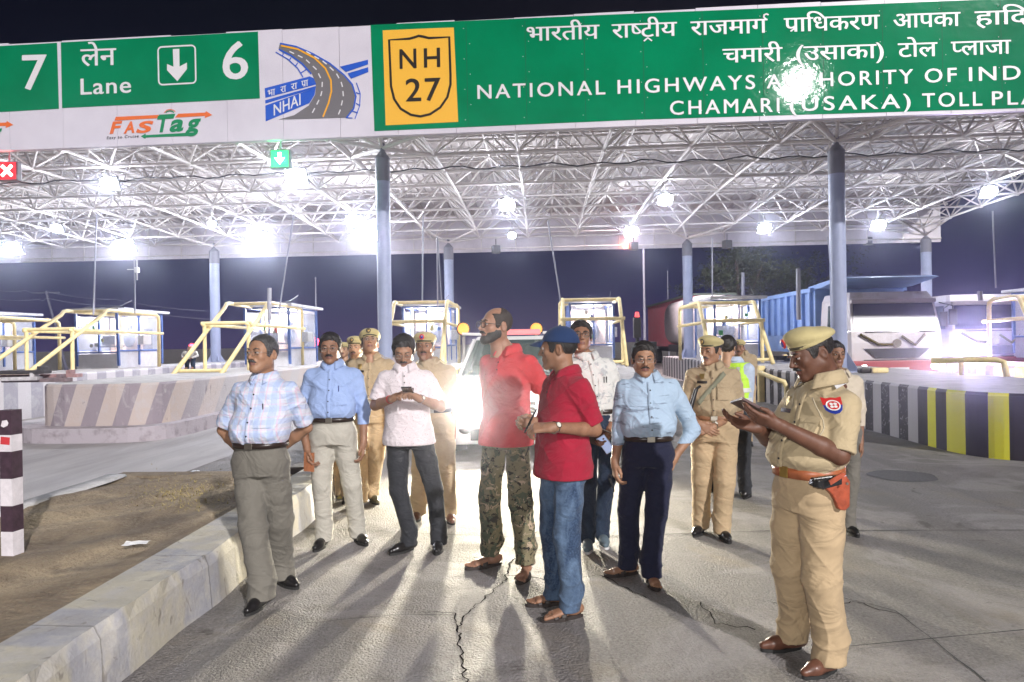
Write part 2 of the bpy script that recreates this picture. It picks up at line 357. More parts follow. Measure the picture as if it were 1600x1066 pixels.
# ------------------------------------------------------------------ toll islands
def stripe_mat(name, c1, c2, base, freq=.8, slant=0.0, wear=.5, use_x=False, off=0.0):
    M = mat(name, c1, .75); g = NG(M); q = g.xyz()
    if use_x is None:
        s_ = g.math('ADD', q[0], q[1])
    else: s_ = q[0] if use_x else q[1]
    s_ = g.math('ADD', s_, g.math('MULTIPLY', q[2], slant)); s_ = g.math('ADD', s_, off)
    fr = g.math('FRACT', g.math('MULTIPLY', s_, freq)); f = g.ramp(fr, [(0, (0, 0, 0)), (.5, (1, 1, 1))], 'CONSTANT')
    c = g.mix(f, c1, c2)
    if wear: c = g.mix(g.ramp(g.noise(5, 9, .8), [(.55 - wear * .1, (0, 0, 0)), (.72, (wear, wear, wear))]), c, base)
    g.col(c); g.nrm(g.bump(g.noise(22, 5), .45, .012)); g.rough(g.ramp(g.noise(9, 4), [(.3, (.55, .55, .55)), (.7, (.85, .85, .85))]))
    return M
M_conc = mat('raw_concrete', (.36, .35, .35), .85, var=.25, vscale=3, bump=.5, bscale=25)
def outline(x0, x1, y0, y1, r, n=14):
    "island outline, rounded nose at y0"
    pts = [(x1, y1), (x0, y1)]; w_ = (x1 - x0) / 2; cx = (x0 + x1) / 2
    for i in range(n + 1):
        t = math.pi * i / n; pts.append((cx - w_ * abs(math.cos(t)) ** .6 * (1 if math.cos(t) > 0 else -1), y0 + r - r * math.sin(t) ** .6))
    return pts
def island(label, cx, w_, y0, y1, h, mats_wall, r=.7, kerb=True, n=14):
    t = thing('toll_island', label, 'concrete island')
    pts = outline(cx - w_ / 2, cx + w_ / 2, y0, y1, r, n)[::-1]
    mb = MB(); rings = [[Vector((p[0] + (cx - p[0]) * ins, p[1] + (0 if p[1] > y1 - .1 else ins * 1.2), z)) for p in pts] for ins, z in ((0, -.02), (.0, h - .04), (.02, h))]
    mb.loft(rings, caps=False, smooth=False); mb.build('wall', mats_wall, t)
    mb = MB(); mb.add([(p[0] + (cx - p[0]) * .02, p[1] + (0 if p[1] > y1 - .1 else .024), h - .002) for p in pts], [tuple(range(len(pts)))]); mb.build('top_slab', M_conc, t)
    return t
# left island with slanting faded stripes
M_s1 = mat('faded_stripes_left', (.5, .5, .5), .8); g = NG(M_s1); q = g.xyz()
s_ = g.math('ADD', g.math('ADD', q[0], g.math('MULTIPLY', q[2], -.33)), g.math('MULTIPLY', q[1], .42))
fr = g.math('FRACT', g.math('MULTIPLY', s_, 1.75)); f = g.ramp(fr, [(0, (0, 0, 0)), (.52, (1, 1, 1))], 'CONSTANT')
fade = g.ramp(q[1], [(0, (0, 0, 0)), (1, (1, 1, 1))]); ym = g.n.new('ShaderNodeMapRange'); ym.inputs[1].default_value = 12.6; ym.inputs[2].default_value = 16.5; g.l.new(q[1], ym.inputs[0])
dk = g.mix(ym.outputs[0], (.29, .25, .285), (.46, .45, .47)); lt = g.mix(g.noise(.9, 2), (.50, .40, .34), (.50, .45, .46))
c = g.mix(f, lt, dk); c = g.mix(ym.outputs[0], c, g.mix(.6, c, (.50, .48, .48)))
c = g.mix(g.ramp(g.noise(4, 9, 1.2), [(.52, (0, 0, 0)), (.7, (.7, .7, .7))]), c, (.5, .47, .49))
c = g.mix(g.ramp(g.noise(9, 7, .5, g.mapv((1, 1, .35))), [(.62, (0, 0, 0)), (.72, (.8, .8, .8))]), c, (.13, .11, .13)); g.col(c)
g.nrm(g.bump(g.noise(18, 6), .5, .015))
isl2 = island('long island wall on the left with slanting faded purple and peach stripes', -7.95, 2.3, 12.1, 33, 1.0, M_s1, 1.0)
mb = MB(); pts = outline(-9.35, -6.55, 11.75, 15.2, 1.1); 
rings = [[Vector((p[0], p[1], z)) for p in pts[::-1]] for z in (-.02, .26)]; mb.loft(rings, caps=False, smooth=False)
mb.add([(p[0], p[1], .26) for p in pts[::-1]], [tuple(range(len(pts)))]); mb.build('foot_kerb', mat('foot_kerb', (.42, .38, .42), .85, dirt=(.14, .12, .12), vscale=5, bump=.4), isl2)
isl1 = island('farthest left island carrying a glazed booth with its yellow pipe frame', -13.2, 2.2, 15, 33, 1.0, stripe_mat('stripes_far_left', (.5, .48, .5), (.3, .29, .33), (.5, .5, .5), 1.2), .7)
isl3 = island('island in the middle left carrying the thick grey column', -3.35, 1.75, 12.6, 33, .85, stripe_mat('stripes_yellow_centre', (.6, .5, .12), (.1, .09, .09), (.45, .44, .42), 1.6, use_x=None), .6)
isl4 = island('island behind the men between the car lane and the officers', 1.75, 1.75, 13.6, 33, .85, stripe_mat('stripes_grey_centre', (.55, .53, .5), (.15, .14, .15), (.45, .44, .44), 1.6, use_x=None), .6)
# right island with yellow black nose
M_s5 = mat('yellow_black_nose', (.75, .65, .03), .6); g = NG(M_s5); q = g.xyz()
# stripes follow the curved wall: use angle round the nose for y<11.4, distance along wall past it
ang = g.math('ARCTAN2', g.math('SUBTRACT', q[0], 7.15), g.math('SUBTRACT', 10.9, q[1]))
_o = [Vector((p[0], p[1], .4)) for p in outline(5.675, 8.425, 9.1, 33, 1.5, 60)]; _t = []
for p in _o:
    v = p - CAMP; dz = v.dot(fwd); _t.append((800 + v.dot(cr) / dz * F, math.atan2(p.x - 7.15, 10.9 - p.y), p.y))
_t = sorted([q_ for q_ in _t if q_[2] < 14 and q_[1] < .6 and q_[0] < 1720], key=lambda q_: q_[0])
def angpx(x): return float(np.interp(x, [q_[0] for q_ in _t], [q_[1] for q_ in _t]))
_st = [(0.0, 1)]
for x_, on in ((1443, 0), (1462, 1), (1478, 0), (1507, 1), (1543, 0), (1577, 1), (1622, 0), (1660, 1)): _st.append(((angpx(x_) + 2.2) / 3.4, on))
angn = g.math('DIVIDE', g.math('ADD', ang, 2.2), 3.4); f1 = g.ramp(angn, [(p_, (o_, o_, o_)) for p_, o_ in _st], 'CONSTANT')
fr2 = g.math('FRACT', g.math('MULTIPLY', q[1], 1.75)); f2 = g.ramp(fr2, [(0, (0, 0, 0)), (.5, (1, 1, 1))], 'CONSTANT')
yr = g.n.new('ShaderNodeMapRange'); yr.inputs[1].default_value = 10.85; yr.inputs[2].default_value = 10.86; g.l.new(q[1], yr.inputs[0])
c1 = g.mix(f1, (.72, .70, .02), (.014, .010, .015)); c2 = g.mix(f2, (.38, .365, .37), (.016, .013, .016))
wv = g.ramp(g.noise(14, 9, 1.5), [(.6, (0, 0, 0)), (.66, (.9, .9, .9))]); c2 = g.mix(wv, c2, (.4, .38, .42))
c1 = g.mix(g.ramp(g.noise(3, 7, .4), [(.62, (0, 0, 0)), (.8, (.35, .35, .35))]), c1, (.25, .22, .2))
g.col(g.mix(yr.outputs[0], c1, c2)); g.nrm(g.bump(g.noise(16, 6), .35, .012))
isl5 = island('right hand island with a bold yellow and black striped rounded nose', 7.05, 2.75, 9.1, 33, .86, M_s5, 1.5, n=30)
isl6 = island('island at the far right edge beside the white truck', 12.2, 2.1, 14, 33, .86, stripe_mat('stripes_far_right', (.6, .52, .2), (.12, .1, .12), (.45, .42, .44), 1.4, use_x=None), .7)
# pallet-like debris on the left island
for k, (px, py, L_, rz, col, lb) in enumerate([(62, 590, 1.5, .1, (.33, .2, .2), 'reddish wooden plank in the pile on the left island wall'), (58, 596, 1.3, -.05, (.2, .15, .16), 'dark lower plank of the pile on the left island wall'), (35, 583, 1.0, .0, (.05, .045, .05), 'black angle iron lying atop the plank pile on the left island'), (22, 600, .9, .2, (.5, .48, .5), 'pale board jutting out below the plank pile')]):
    p = D(px, py, 13.6 - .1 * k); mb = MB(); mb.box((0, 0, 0), (L_, .22, .07)); mb.box((L_ * .38, .02, .06), (.08, .2, .1))
    o = mb.build('plank', mat('plank_mat', col, .8, var=.3, vscale=9, bump=.3), bevel=.01); o.location = p; o.location.z = 1.04 + (.075, 0, .16, .04)[k]; o.rotation_euler.z = rz
    tag(o, lb, 'plank', 'planks piled on the left island')
# ------------------------------------------------------------------ canopy frame of reference
FL, FR = G(0, 235.5, 5.6), G(1600, 173, 5.6); RLp, RRp = G(0, 411, 5.6), G(1470, 378, 5.6)
exf = (FR - FL).normalized(); exr = (RRp - RLp).normalized()
f0 = FL + exf * (-FL.x / exf.x); r_0 = RLp + exr * (-RLp.x / exr.x)
aR = (RRp.x) / exr.x            # right end of canopy
aL = -34.0
def CP(a, b, z):
    p = (f0 + exf * a).lerp(r_0 + exr * a, b); return Vector((p.x, p.y, z))
M_steel = mat('white_steel', (.62, .58, .56), .55, var=.12, vscale=2)
M_steel2 = mat('grey_steel', (.30, .28, .27), .6, var=.2, vscale=2)
# roof sheets: corrugated, ribs run front to back
can = thing('toll_canopy', 'wide white steel space frame canopy with corrugated roof over the toll lanes', 'canopy')
mb = MB(); pitch = .28; na = int((aR - aL) / pitch); nb = 8
prof = [(0, 0), (.35, 0), (.45, .045), (.9, .045)]
A = [aL + (i + p[0]) * pitch for i in range(na) for p in prof]; Z = [p[1] for i in range(na) for p in prof]
def roofz(b): return 7.15 + .25 * math.sin(math.pi * b)
rings = [[CP(a, b, roofz(b) + z) for a, z in zip(A, Z)] for b in (0.012, .25, .5, .75, .988)]
mb.loft(rings, closed=False, caps=False, smooth=False)
M_roof = mat('roof_sheet', (.42, .385, .37), .6, var=.12, vscale=1.2)
mb.build('roof_sheet', M_roof, can)
mb = MB()
for b in np.linspace(.03, .97, 13):
    mb.tube([CP(aL, b, roofz(b) - .07), CP(aR, b, roofz(b) - .07)], .035, 4)
mb.build('purlins', M_steel, can)
# space frame
NA, NB = 25, 9; da = (aR - aL - 1.0) / NA
def bn(i, j):
    return CP(aL + .5 + da * (i + .5), (j + .5) / (NB) * .94 + .03, 5.98 + .22 * math.sin(math.pi * (j + .5) / NB))
def tn(i, j):
    b = j / NB * .94 + .03; return CP(aL + .5 + da * i, b, roofz(b) - .17)
bt, bb, bd, nd = MB(), MB(), MB(), MB()
for i in range(NA + 1):
    for j in range(NB + 1):
        if i < NA: bt.cyl(tn(i, j), tn(i + 1, j), .036, seg=5, caps=False)
        if j < NB: bt.cyl(tn(i, j), tn(i, j + 1), .036, seg=5, caps=False)
for i in range(NA):
    for j in range(NB):
        p = bn(i, j)
        if i < NA - 1: bb.cyl(p, bn(i + 1, j), .038, seg=6, caps=False)
        if j < NB - 1: bb.cyl(p, bn(i, j + 1), .038, seg=6, caps=False)
        bb.sphere(p, .075, 8, 6)
        for di in (0, 1):
            for dj in (0, 1): bd.cyl(p, tn(i + di, j + dj), .03, seg=5, caps=False)
bt.build('top_chords', M_steel, can); bb.build('bottom_chords', M_steel, can); bd.build('diagonals', M_steel, can)
# rear fascia and side gutter
mb = MB()
def slab(a0, a1, b, z0, z1, th):
    p0, p1 = CP(a0, b, z0), CP(a1, b, z0); nn = Vector((-(p1 - p0).y, (p1 - p0).x, 0)).normalized() * th
    vs = [p0, p1, p1 + nn, p0 + nn]; vs += [Vector((v.x, v.y, z1)) for v in vs]
    mb.add(vs, [(3, 2, 1, 0), (4, 5, 6, 7), (0, 1, 5, 4), (1, 2, 6, 5), (2, 3, 7, 6), (3, 0, 4, 7)])
slab(aL, aR, 1.0, 5.6, 7.3, .1)
M_fas = mat('rear_fascia', (.62, .58, .62), .6, var=.1, vscale=1.2)
mb.build('rear_fascia', M_fas, can)
mb = MB()
for k in range(int((aR - aL) / 1.5)):
    p = CP(aL + k * 1.5, 1.0, 5.62); q = Vector((0, -.05, 0)); mb.cyl(p + q, p + q + Vector((0, 0, 1.5)), .025, seg=5)
for z in (5.75, 6.4, 7.0): mb.tube([CP(aL, 1, z) + Vector((0, -.06, 0)), CP(aR, 1, z) + Vector((0, -.06, 0))], .025, 5)
mb.build('fascia_rails', M_steel, can)
# cables along the front bottom chord
mb = MB(); pts = []
for k in range(160):
    a = aL + 1 + k * (aR - aL - 2) / 159; p = CP(a, .22, 5.93 + .04 * math.sin(k * 1.7) - .05 * abs(math.sin(k * .41))); pts.append(p)
mb.tube(pts, .018, 5); mb.build('cable', mat('black_cable', (.04, .04, .04), .6), can)

# ------------------------------------------------------------------ the sign board
sn = Vector((exf.y, -exf.x, 0)).normalized()      # towards the camera
def SP(px, py, off=0.0):
    d = ray(px, py); p0 = f0 + sn * off; t = (p0 - CAMP).dot(sn) / d.dot(sn); return CAMP + d * t
M_sw = mat('sign_white', (.66, .63, .70), .3, coat=.0, spec=.3); g = NG(M_sw)
g.col(g.ramp(g.noise(1.3, 5), [(.3, (.62, .59, .67)), (.7, (.70, .67, .75))])); g.nrm(g.bump(g.noise(3, 2), .05, .02))
M_sg = mat('sign_green', (.0, .2, .09), .2); g = NG(M_sg); g.col(g.ramp(g.noise(.9, 4), [(.3, (.0, .185, .075)), (.7, (.0, .235, .10))]))
g.b.inputs['Roughness'].default_value = .06; g.nrm(g.bump(g.noise(26, 4, .5), .045, .006, g.bump(g.noise(4, 4, .8), .12, .02)))
M_st = mat('sign_letter', (.74, .73, .76), .4); M_sy = mat('sign_yellow', (.88, .48, .05), .4); M_sk = mat('sign_black', (.02, .015, .012), .4)
M_blue = mat('logo_blue', (.02, .10, .55), .4); M_grey = mat('logo_grey', (.16, .15, .16), .5); M_or = mat('logo_orange', (.80, .17, .04), .4); M_gr2 = mat('logo_green', (.01, .25, .10), .4)
M_seam = mat('seam_dark', (.0, .07, .03), .6); M_amb = mat('logo_amber', (.9, .42, .02), .4)
sign = thing('overhead_sign', 'long white overhead fascia board with green lane and highway authority panels', 'sign')
mb = MB(); z0, z1 = 5.6, 7.72; pw = 1.12
a = aL; k = 0
while a < aR + .1:
    b_ = min(a + pw, aR + .1); zz = z1 + .012 * math.sin(k * 2.3)
    p0, p1 = f0 + exf * (a + .004), f0 + exf * (b_ - .004); bk = -sn * .09
    t0 = sn * rnd.uniform(-.0015, .0015)
    vs = [Vector((p.x, p.y, z0)) for p in (p0 + t0, p1 + t0, p1 + bk, p0 + bk)]; vs += [Vector((v.x, v.y, zz)) for v in vs]
    mb.add(vs, [(3, 2, 1, 0), (4, 5, 6, 7), (0, 1, 5, 4), (1, 2, 6, 5), (2, 3, 7, 6), (3, 0, 4, 7)]); a = b_; k += 1
mb.build('white_board', M_sw, sign)
def spoly(mb, pts, off=.006, mi=None, th=.003):
    P = [SP(x, y, off) for x, y in pts]; n = len(P); Q = [p - sn * th for p in P]
    ar = sum((P[i] - P[0]).cross(P[(i + 1) % n] - P[0]).dot(sn) for i in range(n))
    if ar < 0: P.reverse(); Q.reverse()
    mb.add(P + Q, [tuple(range(n))] + [(i, i + n, (i + 1) % n + n, (i + 1) % n) for i in range(n)], False, mi)
def sline(mb, pts, w, off=.01, mi=None, closed=False):
    "stroke with flat ribbon on the sign plane, w in metres"
    P = [SP(x, y, off) for x, y in pts]; n = len(P); L_, R_ = [], []
    for i, p in enumerate(P):
        a_ = P[(i + 1) % n] if (closed or i < n - 1) else p; b_ = P[i - 1] if (closed or i) else p
        d = (a_ - b_).normalized(); nn = d.cross(sn).normalized(); L_.append(p + nn * w / 2); R_.append(p - nn * w / 2)
    m_ = n if closed else n - 1
    mb.add(L_ + R_, [(i, (i + 1) % n, (i + 1) % n + n, i + n) for i in range(m_)], False, mi)
_tm = {}
def glyphs(s, off=0.0, spc=1.0):
    key = (s, off, spc)
    if key in _tm: return _tm[key]
    c = bpy.data.curves.new('t', 'FONT'); c.body = s; c.size = 1; c.offset = off; c.space_character = spc; c.resolution_u = 4
    o = bpy.data.objects.new('t', c); me = o.to_mesh()
    v = [tuple(x.co) for x in me.vertices]; f = [tuple(p.vertices) for p in me.polygons]; o.to_mesh_clear(); bpy.data.objects.remove(o); bpy.data.curves.remove(c)
    _tm[key] = (v, f); return _tm[key]
def adv(s):
    v, _ = glyphs(s + 'I'); i, _ = glyphs('I'); return max(p[0] for p in v) - max(p[0] for p in i)
def clipx(v, f, xm):
    "keep the part left of xm (Sutherland-Hodgman per face)"
    V, Fc = [], []
    for fa in f:
        P = [v[i] for i in fa]; out = []
        for i, p in enumerate(P):
            q = P[(i + 1) % len(P)]
            if p[0] <= xm: out.append(p)
            if (p[0] <= xm) != (q[0] <= xm):
                t = (xm - p[0]) / (q[0] - p[0]); out.append((xm, p[1] + t * (q[1] - p[1]), 0))
        if len(out) > 2: Fc.append(tuple(range(len(V), len(V) + len(out)))); V += out
    return V, Fc
def strokep(pts, w):
    V, Fc = [], []
    for a_, b_ in zip(pts[:-1], pts[1:]):
        a_ = Vector((*a_, 0)); b_ = Vector((*b_, 0)); d = (b_ - a_).normalized(); n_ = Vector((-d.y, d.x, 0)) * w / 2; e_ = d * w * .25
        k = len(V); V += [tuple(p) for p in (a_ - n_ - e_, b_ - n_ + e_, b_ + n_ + e_, a_ + n_ - e_)]; Fc.append((k, k + 1, k + 2, k + 3))
    return V, Fc
def deva(seq):
    "seq of items: plain string | ('half', ch) | ('mark', kind): marks go on the letter before"
    x = 0; V, Fc = [], []; last = 0; zz = [0]
    def put(v, f, dx):
        zz[0] += .0004; k = len(V); V.extend((p[0] + dx, p[1], zz[0]) for p in v); Fc.extend(tuple(i + k for i in q) for q in f)
    for it in seq:
        if isinstance(it, str):
            for dx in (0, .014, -.012): v, f = glyphs(it); put(v, f, x + dx)
            last = x; x += adv(it)
        elif it[0] == 'half':
            v, f = glyphs(it[1]); xm = adv(it[1]) - it[2]; v, f = clipx(v, f, xm); put(v, f, x); put(v, f, x + .014); x += xm
        elif it[0] == 'rakar':    # diagonal through the stem of pa
            v, f = strokep([(it[1] + .02, .20), (it[1] - .19, .03)], .062); put(v, f, x)
        elif it[0] == 'tra':      # inverted v under tta
            v, f = strokep([(it[1] - .14, -.18), (it[1], -.04), (it[1] + .14, -.18)], .06); put(v, f, x)
        elif it[0] == 'reph':
            c = [(it[1] + .02, .62), (it[1] - .045, .70), (it[1] - .03, .80), (it[1] + .05, .84), (it[1] + .12, .80)]; v, f = strokep(c, .062); put(v, f, x)
    return V, Fc, x
H_HEAD = None
def stext(name, vf, p0, p1, cap, par, M, off=.012, capu=None, italic=0.0, xr=None):
    "vf verts, faces; p0,p1 baseline pixels left and right; cap = pixel height of capu font units"
    v, f = vf[0], vf[1]; x0 = min(p[0] for p in v) if xr is None else xr[0]; x1 = max(p[0] for p in v) if xr is None else xr[1]
    A_, B_ = SP(*p0, off), SP(*p1, off); C_ = SP(p0[0], p0[1] - cap, off); hz = (C_ - A_).length / (capu or .7); X_ = (B_ - A_)
    vs = [A_ + X_ * ((p[0] + italic * p[1] - x0) / (x1 - x0)) + Vector((0, 0, 1)) * (p[1] * hz) + sn * p[2] for p in v]
    mb = MB(); mb.add(vs, f); return mb.build(name, M, par)
LC = max(p[1] for p in glyphs('H')[0]); HD = max(p[1] for p in glyphs('क')[0])
def lat(s, spc=1.0):
    v, f = glyphs(s, 0, spc); V, Fc = [], []
    for i, (dx, dy) in enumerate(((0, 0), (.013, .004), (-.013, -.004), (.006, -.008), (-.006, .008))):
        k = len(V); V += [(p[0] + dx, p[1] + dy, .0004 * i) for p in v]; Fc += [tuple(q + k for q in x) for x in f]
    return V, Fc
# panels
def panel(pts, M, par, name='green_panel', off=.006):
    mb = MB(); spoly(mb, pts, off); return mb.build(name, M, par)
pA = panel([(-420, 96), (89, 67), (92, 170), (-420, 199)], M_sg, sign)
pB = panel([(95, 66.5), (403, 49.5), (406, 154), (97, 169)], M_sg, sign)
pC = panel([(579, 39), (1000, 21), (1600, -3), (2700, -47), (2700, 128), (1600, 169), (1000, 187), (585, 205)], M_sg, sign)
def ed(x): return (18 / 1)  # unused
stext('lane_number', lat('7'), (35, 140), (74, 139), 53, pA, M_st, capu=LC)
stext('lane_number', lat('6'), (348, 124), (388, 122), 57, pB, M_st, capu=LC)
stext('lettering', deva(['लेन']), (126, 103.5), (182, 101.5), 26, pB, M_st, capu=HD)
stext('lettering', lat('Lane', 1.08), (126, 148), (205, 144.5), 24.5, pB, M_st, capu=LC)
mb = MB(); R_ = []
for (cx_, cy_, a0) in ((253, 79.5, 180), (299, 77, 270), (300, 124, 0), (254, 126.5, 90)):
    for k in range(5):
        t = math.radians(a0 + 22.5 * k); R_.append((cx_ + 6 * math.cos(t), cy_ + 6 * math.sin(t)))
sline(mb, R_, .03, .01, closed=True); mb.build('arrow_frame', M_st, pB)
mb = MB(); spoly(mb, [(270, 77), (280, 76.5), (280.5, 104), (292, 98), (292, 108), (277, 127), (261, 110), (261, 100), (271, 104.5)], .012); mb.build('arrow', M_st, pB)
def ln(a, b, x): return a[1] + (b[1] - a[1]) * (x - a[0]) / (b[0] - a[0])
# hindi line 1
ha, hb = (823, 64.5), (1501, 40.5)
def hw(seq, x0, x1, a_=ha, b_=hb, cap=21.5, xr=None):
    d = deva(seq); stext('lettering', d, (x0, ln(a_, b_, x0)), (x1, ln(a_, b_, x1)), cap, pC, M_st, capu=HD)
hw(['भारतीय'], 823, 937)
wt = adv('ट'); wp = adv('प')
hw(['रा', ('half', 'ष', .17), 'ट', ('tra', -wt / 2 + .02), 'ीय'], 956, 1058)
hw(['राजमा', 'ग', ('reph', -.06)], 1079, 1202)
hw(['प', ('rakar', -.13), 'ािधकरण'], 1225, 1375)
hw(['आपका'], 1396, 1501)
hw(['हा', 'िद', ('reph', -.03), 'क'], 1523, 1648)
ha2, hb2 = (1129, 98.5), (1580, 84)
hw(['चमारी'], 1129, 1223, ha2, hb2); hw(['(उसाका)'], 1244, 1381, ha2, hb2); hw(['टोल'], 1403, 1465, ha2, hb2); hw([('half', 'प', .17), 'लाजा'], 1486, 1580, ha2, hb2)
ea, eb = (746, 154.6), (1514, 126.8)
def ew(s, x0, x1, a_=ea, b_=eb, cap=21.2):
    v, f = lat(s, 1.25); xa = min(p[0] for p in v); xb = max(p[0] for p in v)
    stext('lettering', (v, f), (x0, ln(a_, b_, x0)), (x1, ln(a_, b_, x1)), cap, pC, M_st, capu=LC)
for s_, x0, x1 in (('NATIONAL', 746, 946), ('HIGHWAYS', 965, 1180), ('AUTHORITY', 1198, 1427), ('OF', 1445, 1495), ('INDIA', 1514, 1646)): ew(s_, x0, x1)
for s_, x0, x1 in (('CHAMARI', 1047, 1218), ('(USAKA)', 1234, 1423), ('TOLL', 1441, 1535), ('PLAZA', 1550, 1682)): ew(s_, x0, x1, (1047, 179.6), (1535, 165))
for x_ in (728, 820, 912, 1004, 1097, 1191, 1285, 1378, 1471, 1563):
    mb = MB(); yt = 39 - (x_ - 579) * .0420; yb = 205 - (x_ - 585) * .0400; sline(mb, [(x_, yt + 3), (x_ + 3.5, yb - 3)], .006, .0105); mb.build('panel_seam', M_seam, pC)
    mb = MB()
    for k in range(7):
        t_ = (k + .5) / 7; mb.sphere(SP(x_ + 3.5 * t_ + (5 if k % 2 else -4), yt + (yb - yt) * t_, .012), .008, 6, 4)
    mb.build('rivet_row', M_st, pC)
# route shield
sh = panel([(598, 47.5), (709, 43), (716, 190.5), (602.5, 196)], M_sy, pC, 'route_plate', .010)
mb = MB(); P_ = [(608, 62.5), (640, 60.5), (649, 58), (654, 56), (660, 57), (670, 59.5), (702, 58), (704, 118)]
P_ += [(704, 132), (699, 152), (688, 168), (672, 178.5), (657, 182), (642, 179.5), (626, 170), (616, 155), (611, 135)]
sline(mb, P_, .045, .016, closed=True); mb.build('shield_outline', M_sk, sh)
stext('lettering', lat('N'), (624.5, 107.5), (651, 106.3), 30, sh, M_sk, .016, LC); stext('lettering', lat('H'), (662.5, 105.6), (688, 104.4), 29.5, sh, M_sk, .016, LC)
stext('lettering', lat('27', 1.1), (634, 158.5), (689, 156.5), 34.5, sh, M_sk, .016, LC)
# highway logo
z_ = lambda P: [(x / 2.665, y / 2.665) for x, y in P]
lg = panel(z_([(1165, 180), (1230, 192), (1300, 222), (1370, 262), (1430, 310), (1465, 350), (1478, 400), (1470, 450), (1440, 490), (1160, 498), (1225, 480), (1285, 440), (1312, 395), (1316, 350), (1298, 305), (1258, 262), (1210, 228), (1160, 206)]), M_grey, sign, 'highway_logo', .008)
mb = MB()
spoly(mb, z_([(1102, 368), (1290, 318), (1312, 330), (1316, 352), (1105, 408)]), .0075)
spoly(mb, z_([(1105, 440), (1314, 366), (1310, 395), (1288, 430), (1106, 506)]), .0075)
spoly(mb, z_([(1104, 418), (1316, 358), (1316, 366), (1105, 432)]), .0070)
spoly(mb, z_([(1415, 278), (1532, 249), (1533, 268), (1440, 300)]), .0075); spoly(mb, z_([(1447, 306), (1533, 280), (1534, 300), (1462, 328)]), .0075)
sline(mb, z_([(1166, 181), (1232, 194), (1302, 224), (1372, 264), (1432, 312), (1467, 352), (1482, 402), (1473, 452), (1442, 492)]), .03, .009)
sline(mb, z_([(1148, 217), (1200, 248), (1240, 285), (1262, 322)]), .02, .009); sline(mb, z_([(1162, 206), (1212, 232), (1258, 266), (1296, 308)]), .03, .009)
for q in (((1180, 222), (1176, 234)), ((1212, 240), (1205, 252)), ((1240, 262), (1230, 276)), ((1275, 290), (1252, 305))): sline(mb, z_(q), .02, .0095)
sline(mb, z_([(1484, 345), (1500, 390), (1498, 440), (1478, 495)]), .018, .009)
for q in (((1482, 385), (1500, 392)), ((1482, 430), (1498, 440)), ((1465, 462), (1490, 470)), ((1440, 490), (1468, 492))): sline(mb, z_(q), .018, .0095)
mb.build('logo_rails', M_blue, lg)
mb = MB(); sline(mb, z_([(1170, 190), (1240, 205), (1310, 242), (1355, 285), (1378, 335), (1380, 380), (1368, 430), (1345, 487)]), .032, .012); mb.build('centre_line', M_amb, lg)
mb = MB()
def dash(P, n, off=.012):
    P = [Vector((*p, 0)) for p in P]; L_ = [0]
    for a_, b_ in zip(P[:-1], P[1:]): L_.append(L_[-1] + (b_ - a_).length)
    def at(t):
        t *= L_[-1]
        for i in range(len(P) - 1):
            if t <= L_[i + 1] + 1e-6: q = P[i].lerp(P[i + 1], (t - L_[i]) / (L_[i + 1] - L_[i])); return (q.x, q.y)
    for k in range(n): sline(mb, z_([at((k + .15) / n), at((k + .7) / n)]), .022, off)
dash([(1200, 212), (1270, 245), (1318, 290), (1342, 340), (1340, 390), (1322, 430), (1295, 480)], 9); dash([(1270, 212), (1350, 258), (1400, 305), (1425, 350), (1430, 400), (1418, 455), (1405, 488)], 9)
mb.build('lane_dashes', M_st, lg)
stext('lettering', lat('NHAI', 1.05), (1140 / 2.665, 482 / 2.665), (1252 / 2.665, 436 / 2.665), 17, lg, M_st, .014, LC)
for s_, x0, x1, y0 in ((['भा'], 1115, 1146, 402), (['रा'], 1168, 1192, 388), (['रा'], 1212, 1238, 376), (['प', ('rakar', -.13), 'ा'], 1255, 1284, 364)):
    stext('lettering', deva(s_), (x0 / 2.665, y0 / 2.665), (x1 / 2.665, (y0 - 7) / 2.665), 9.5, lg, M_st, .014, HD)
# toll tag logo
def taglogo(dx, dy, only_right=False):
    q = lambda P: [((x) / 2.665 + dx, y / 2.665 + dy - dx * -.0 ) for x, y in P]
    mb = MB(); spoly(mb, q([(482, 487), (660, 479), (663, 492), (476, 503)]), .006); spoly(mb, q([(742, 474), (855, 469), (858, 463), (884, 479), (852, 492), (854, 483), (728, 490)]), .006)
    l_ = mb.build('toll_tag_logo', M_or, sign)
    mb = MB(); spoly(mb, q([(662, 478), (730, 474), (722, 494), (660, 496)]), .0065); spoly(mb, q([(606, 563), (820, 551), (806, 566), (606, 573), (605, 579), (586, 568), (607, 556)]), .0062); 
    sline(mb, q([(690, 470), (697, 464), (708, 462), (718, 464), (724, 469)]), .02, .007); mb.build('green_bar', M_gr2, l_)
    mb = MB(); sline(mb, q([(684, 470), (694, 459), (708, 456), (722, 459), (730, 466)]), .015, .007); mb.build('signal_arc', M_or, l_)
    for s_, x0, x1, yb, ch, M__ in (('F', 456, 510, 552, 46, M_or), ('A', 514, 560, 551, 44, M_or), ('S', 566, 640, 549, 44, M_or), ('T', 655, 712, 545, 62, M_gr2), ('a', 706, 765, 543, 44, M_gr2), ('g', 772, 838, 540, 44, M_gr2)):
        v, f = glyphs(s_, .035); cu_ = LC if s_.isupper() else max(p[1] for p in glyphs('a')[0])
        P0, P1 = q([(x0, yb + 4)])[0], q([(x1, yb)])[0]
        stext('lettering', (v, f), P0, P1, ch / 2.665, l_, M__, .010, cu_, .22, (min(p[0] + .22 * p[1] for p in v), max(p[0] + .22 * p[1] for p in v)))
    P0, P1 = q([(444, 580)])[0], q([(577, 572)])[0]
    stext('lettering', glyphs('Easy to Cruise', .01, 1.15), P0, P1, 4.2, l_, M_sk, .008, LC, .15)
taglogo(0, 0); taglogo(-311, 15.5)
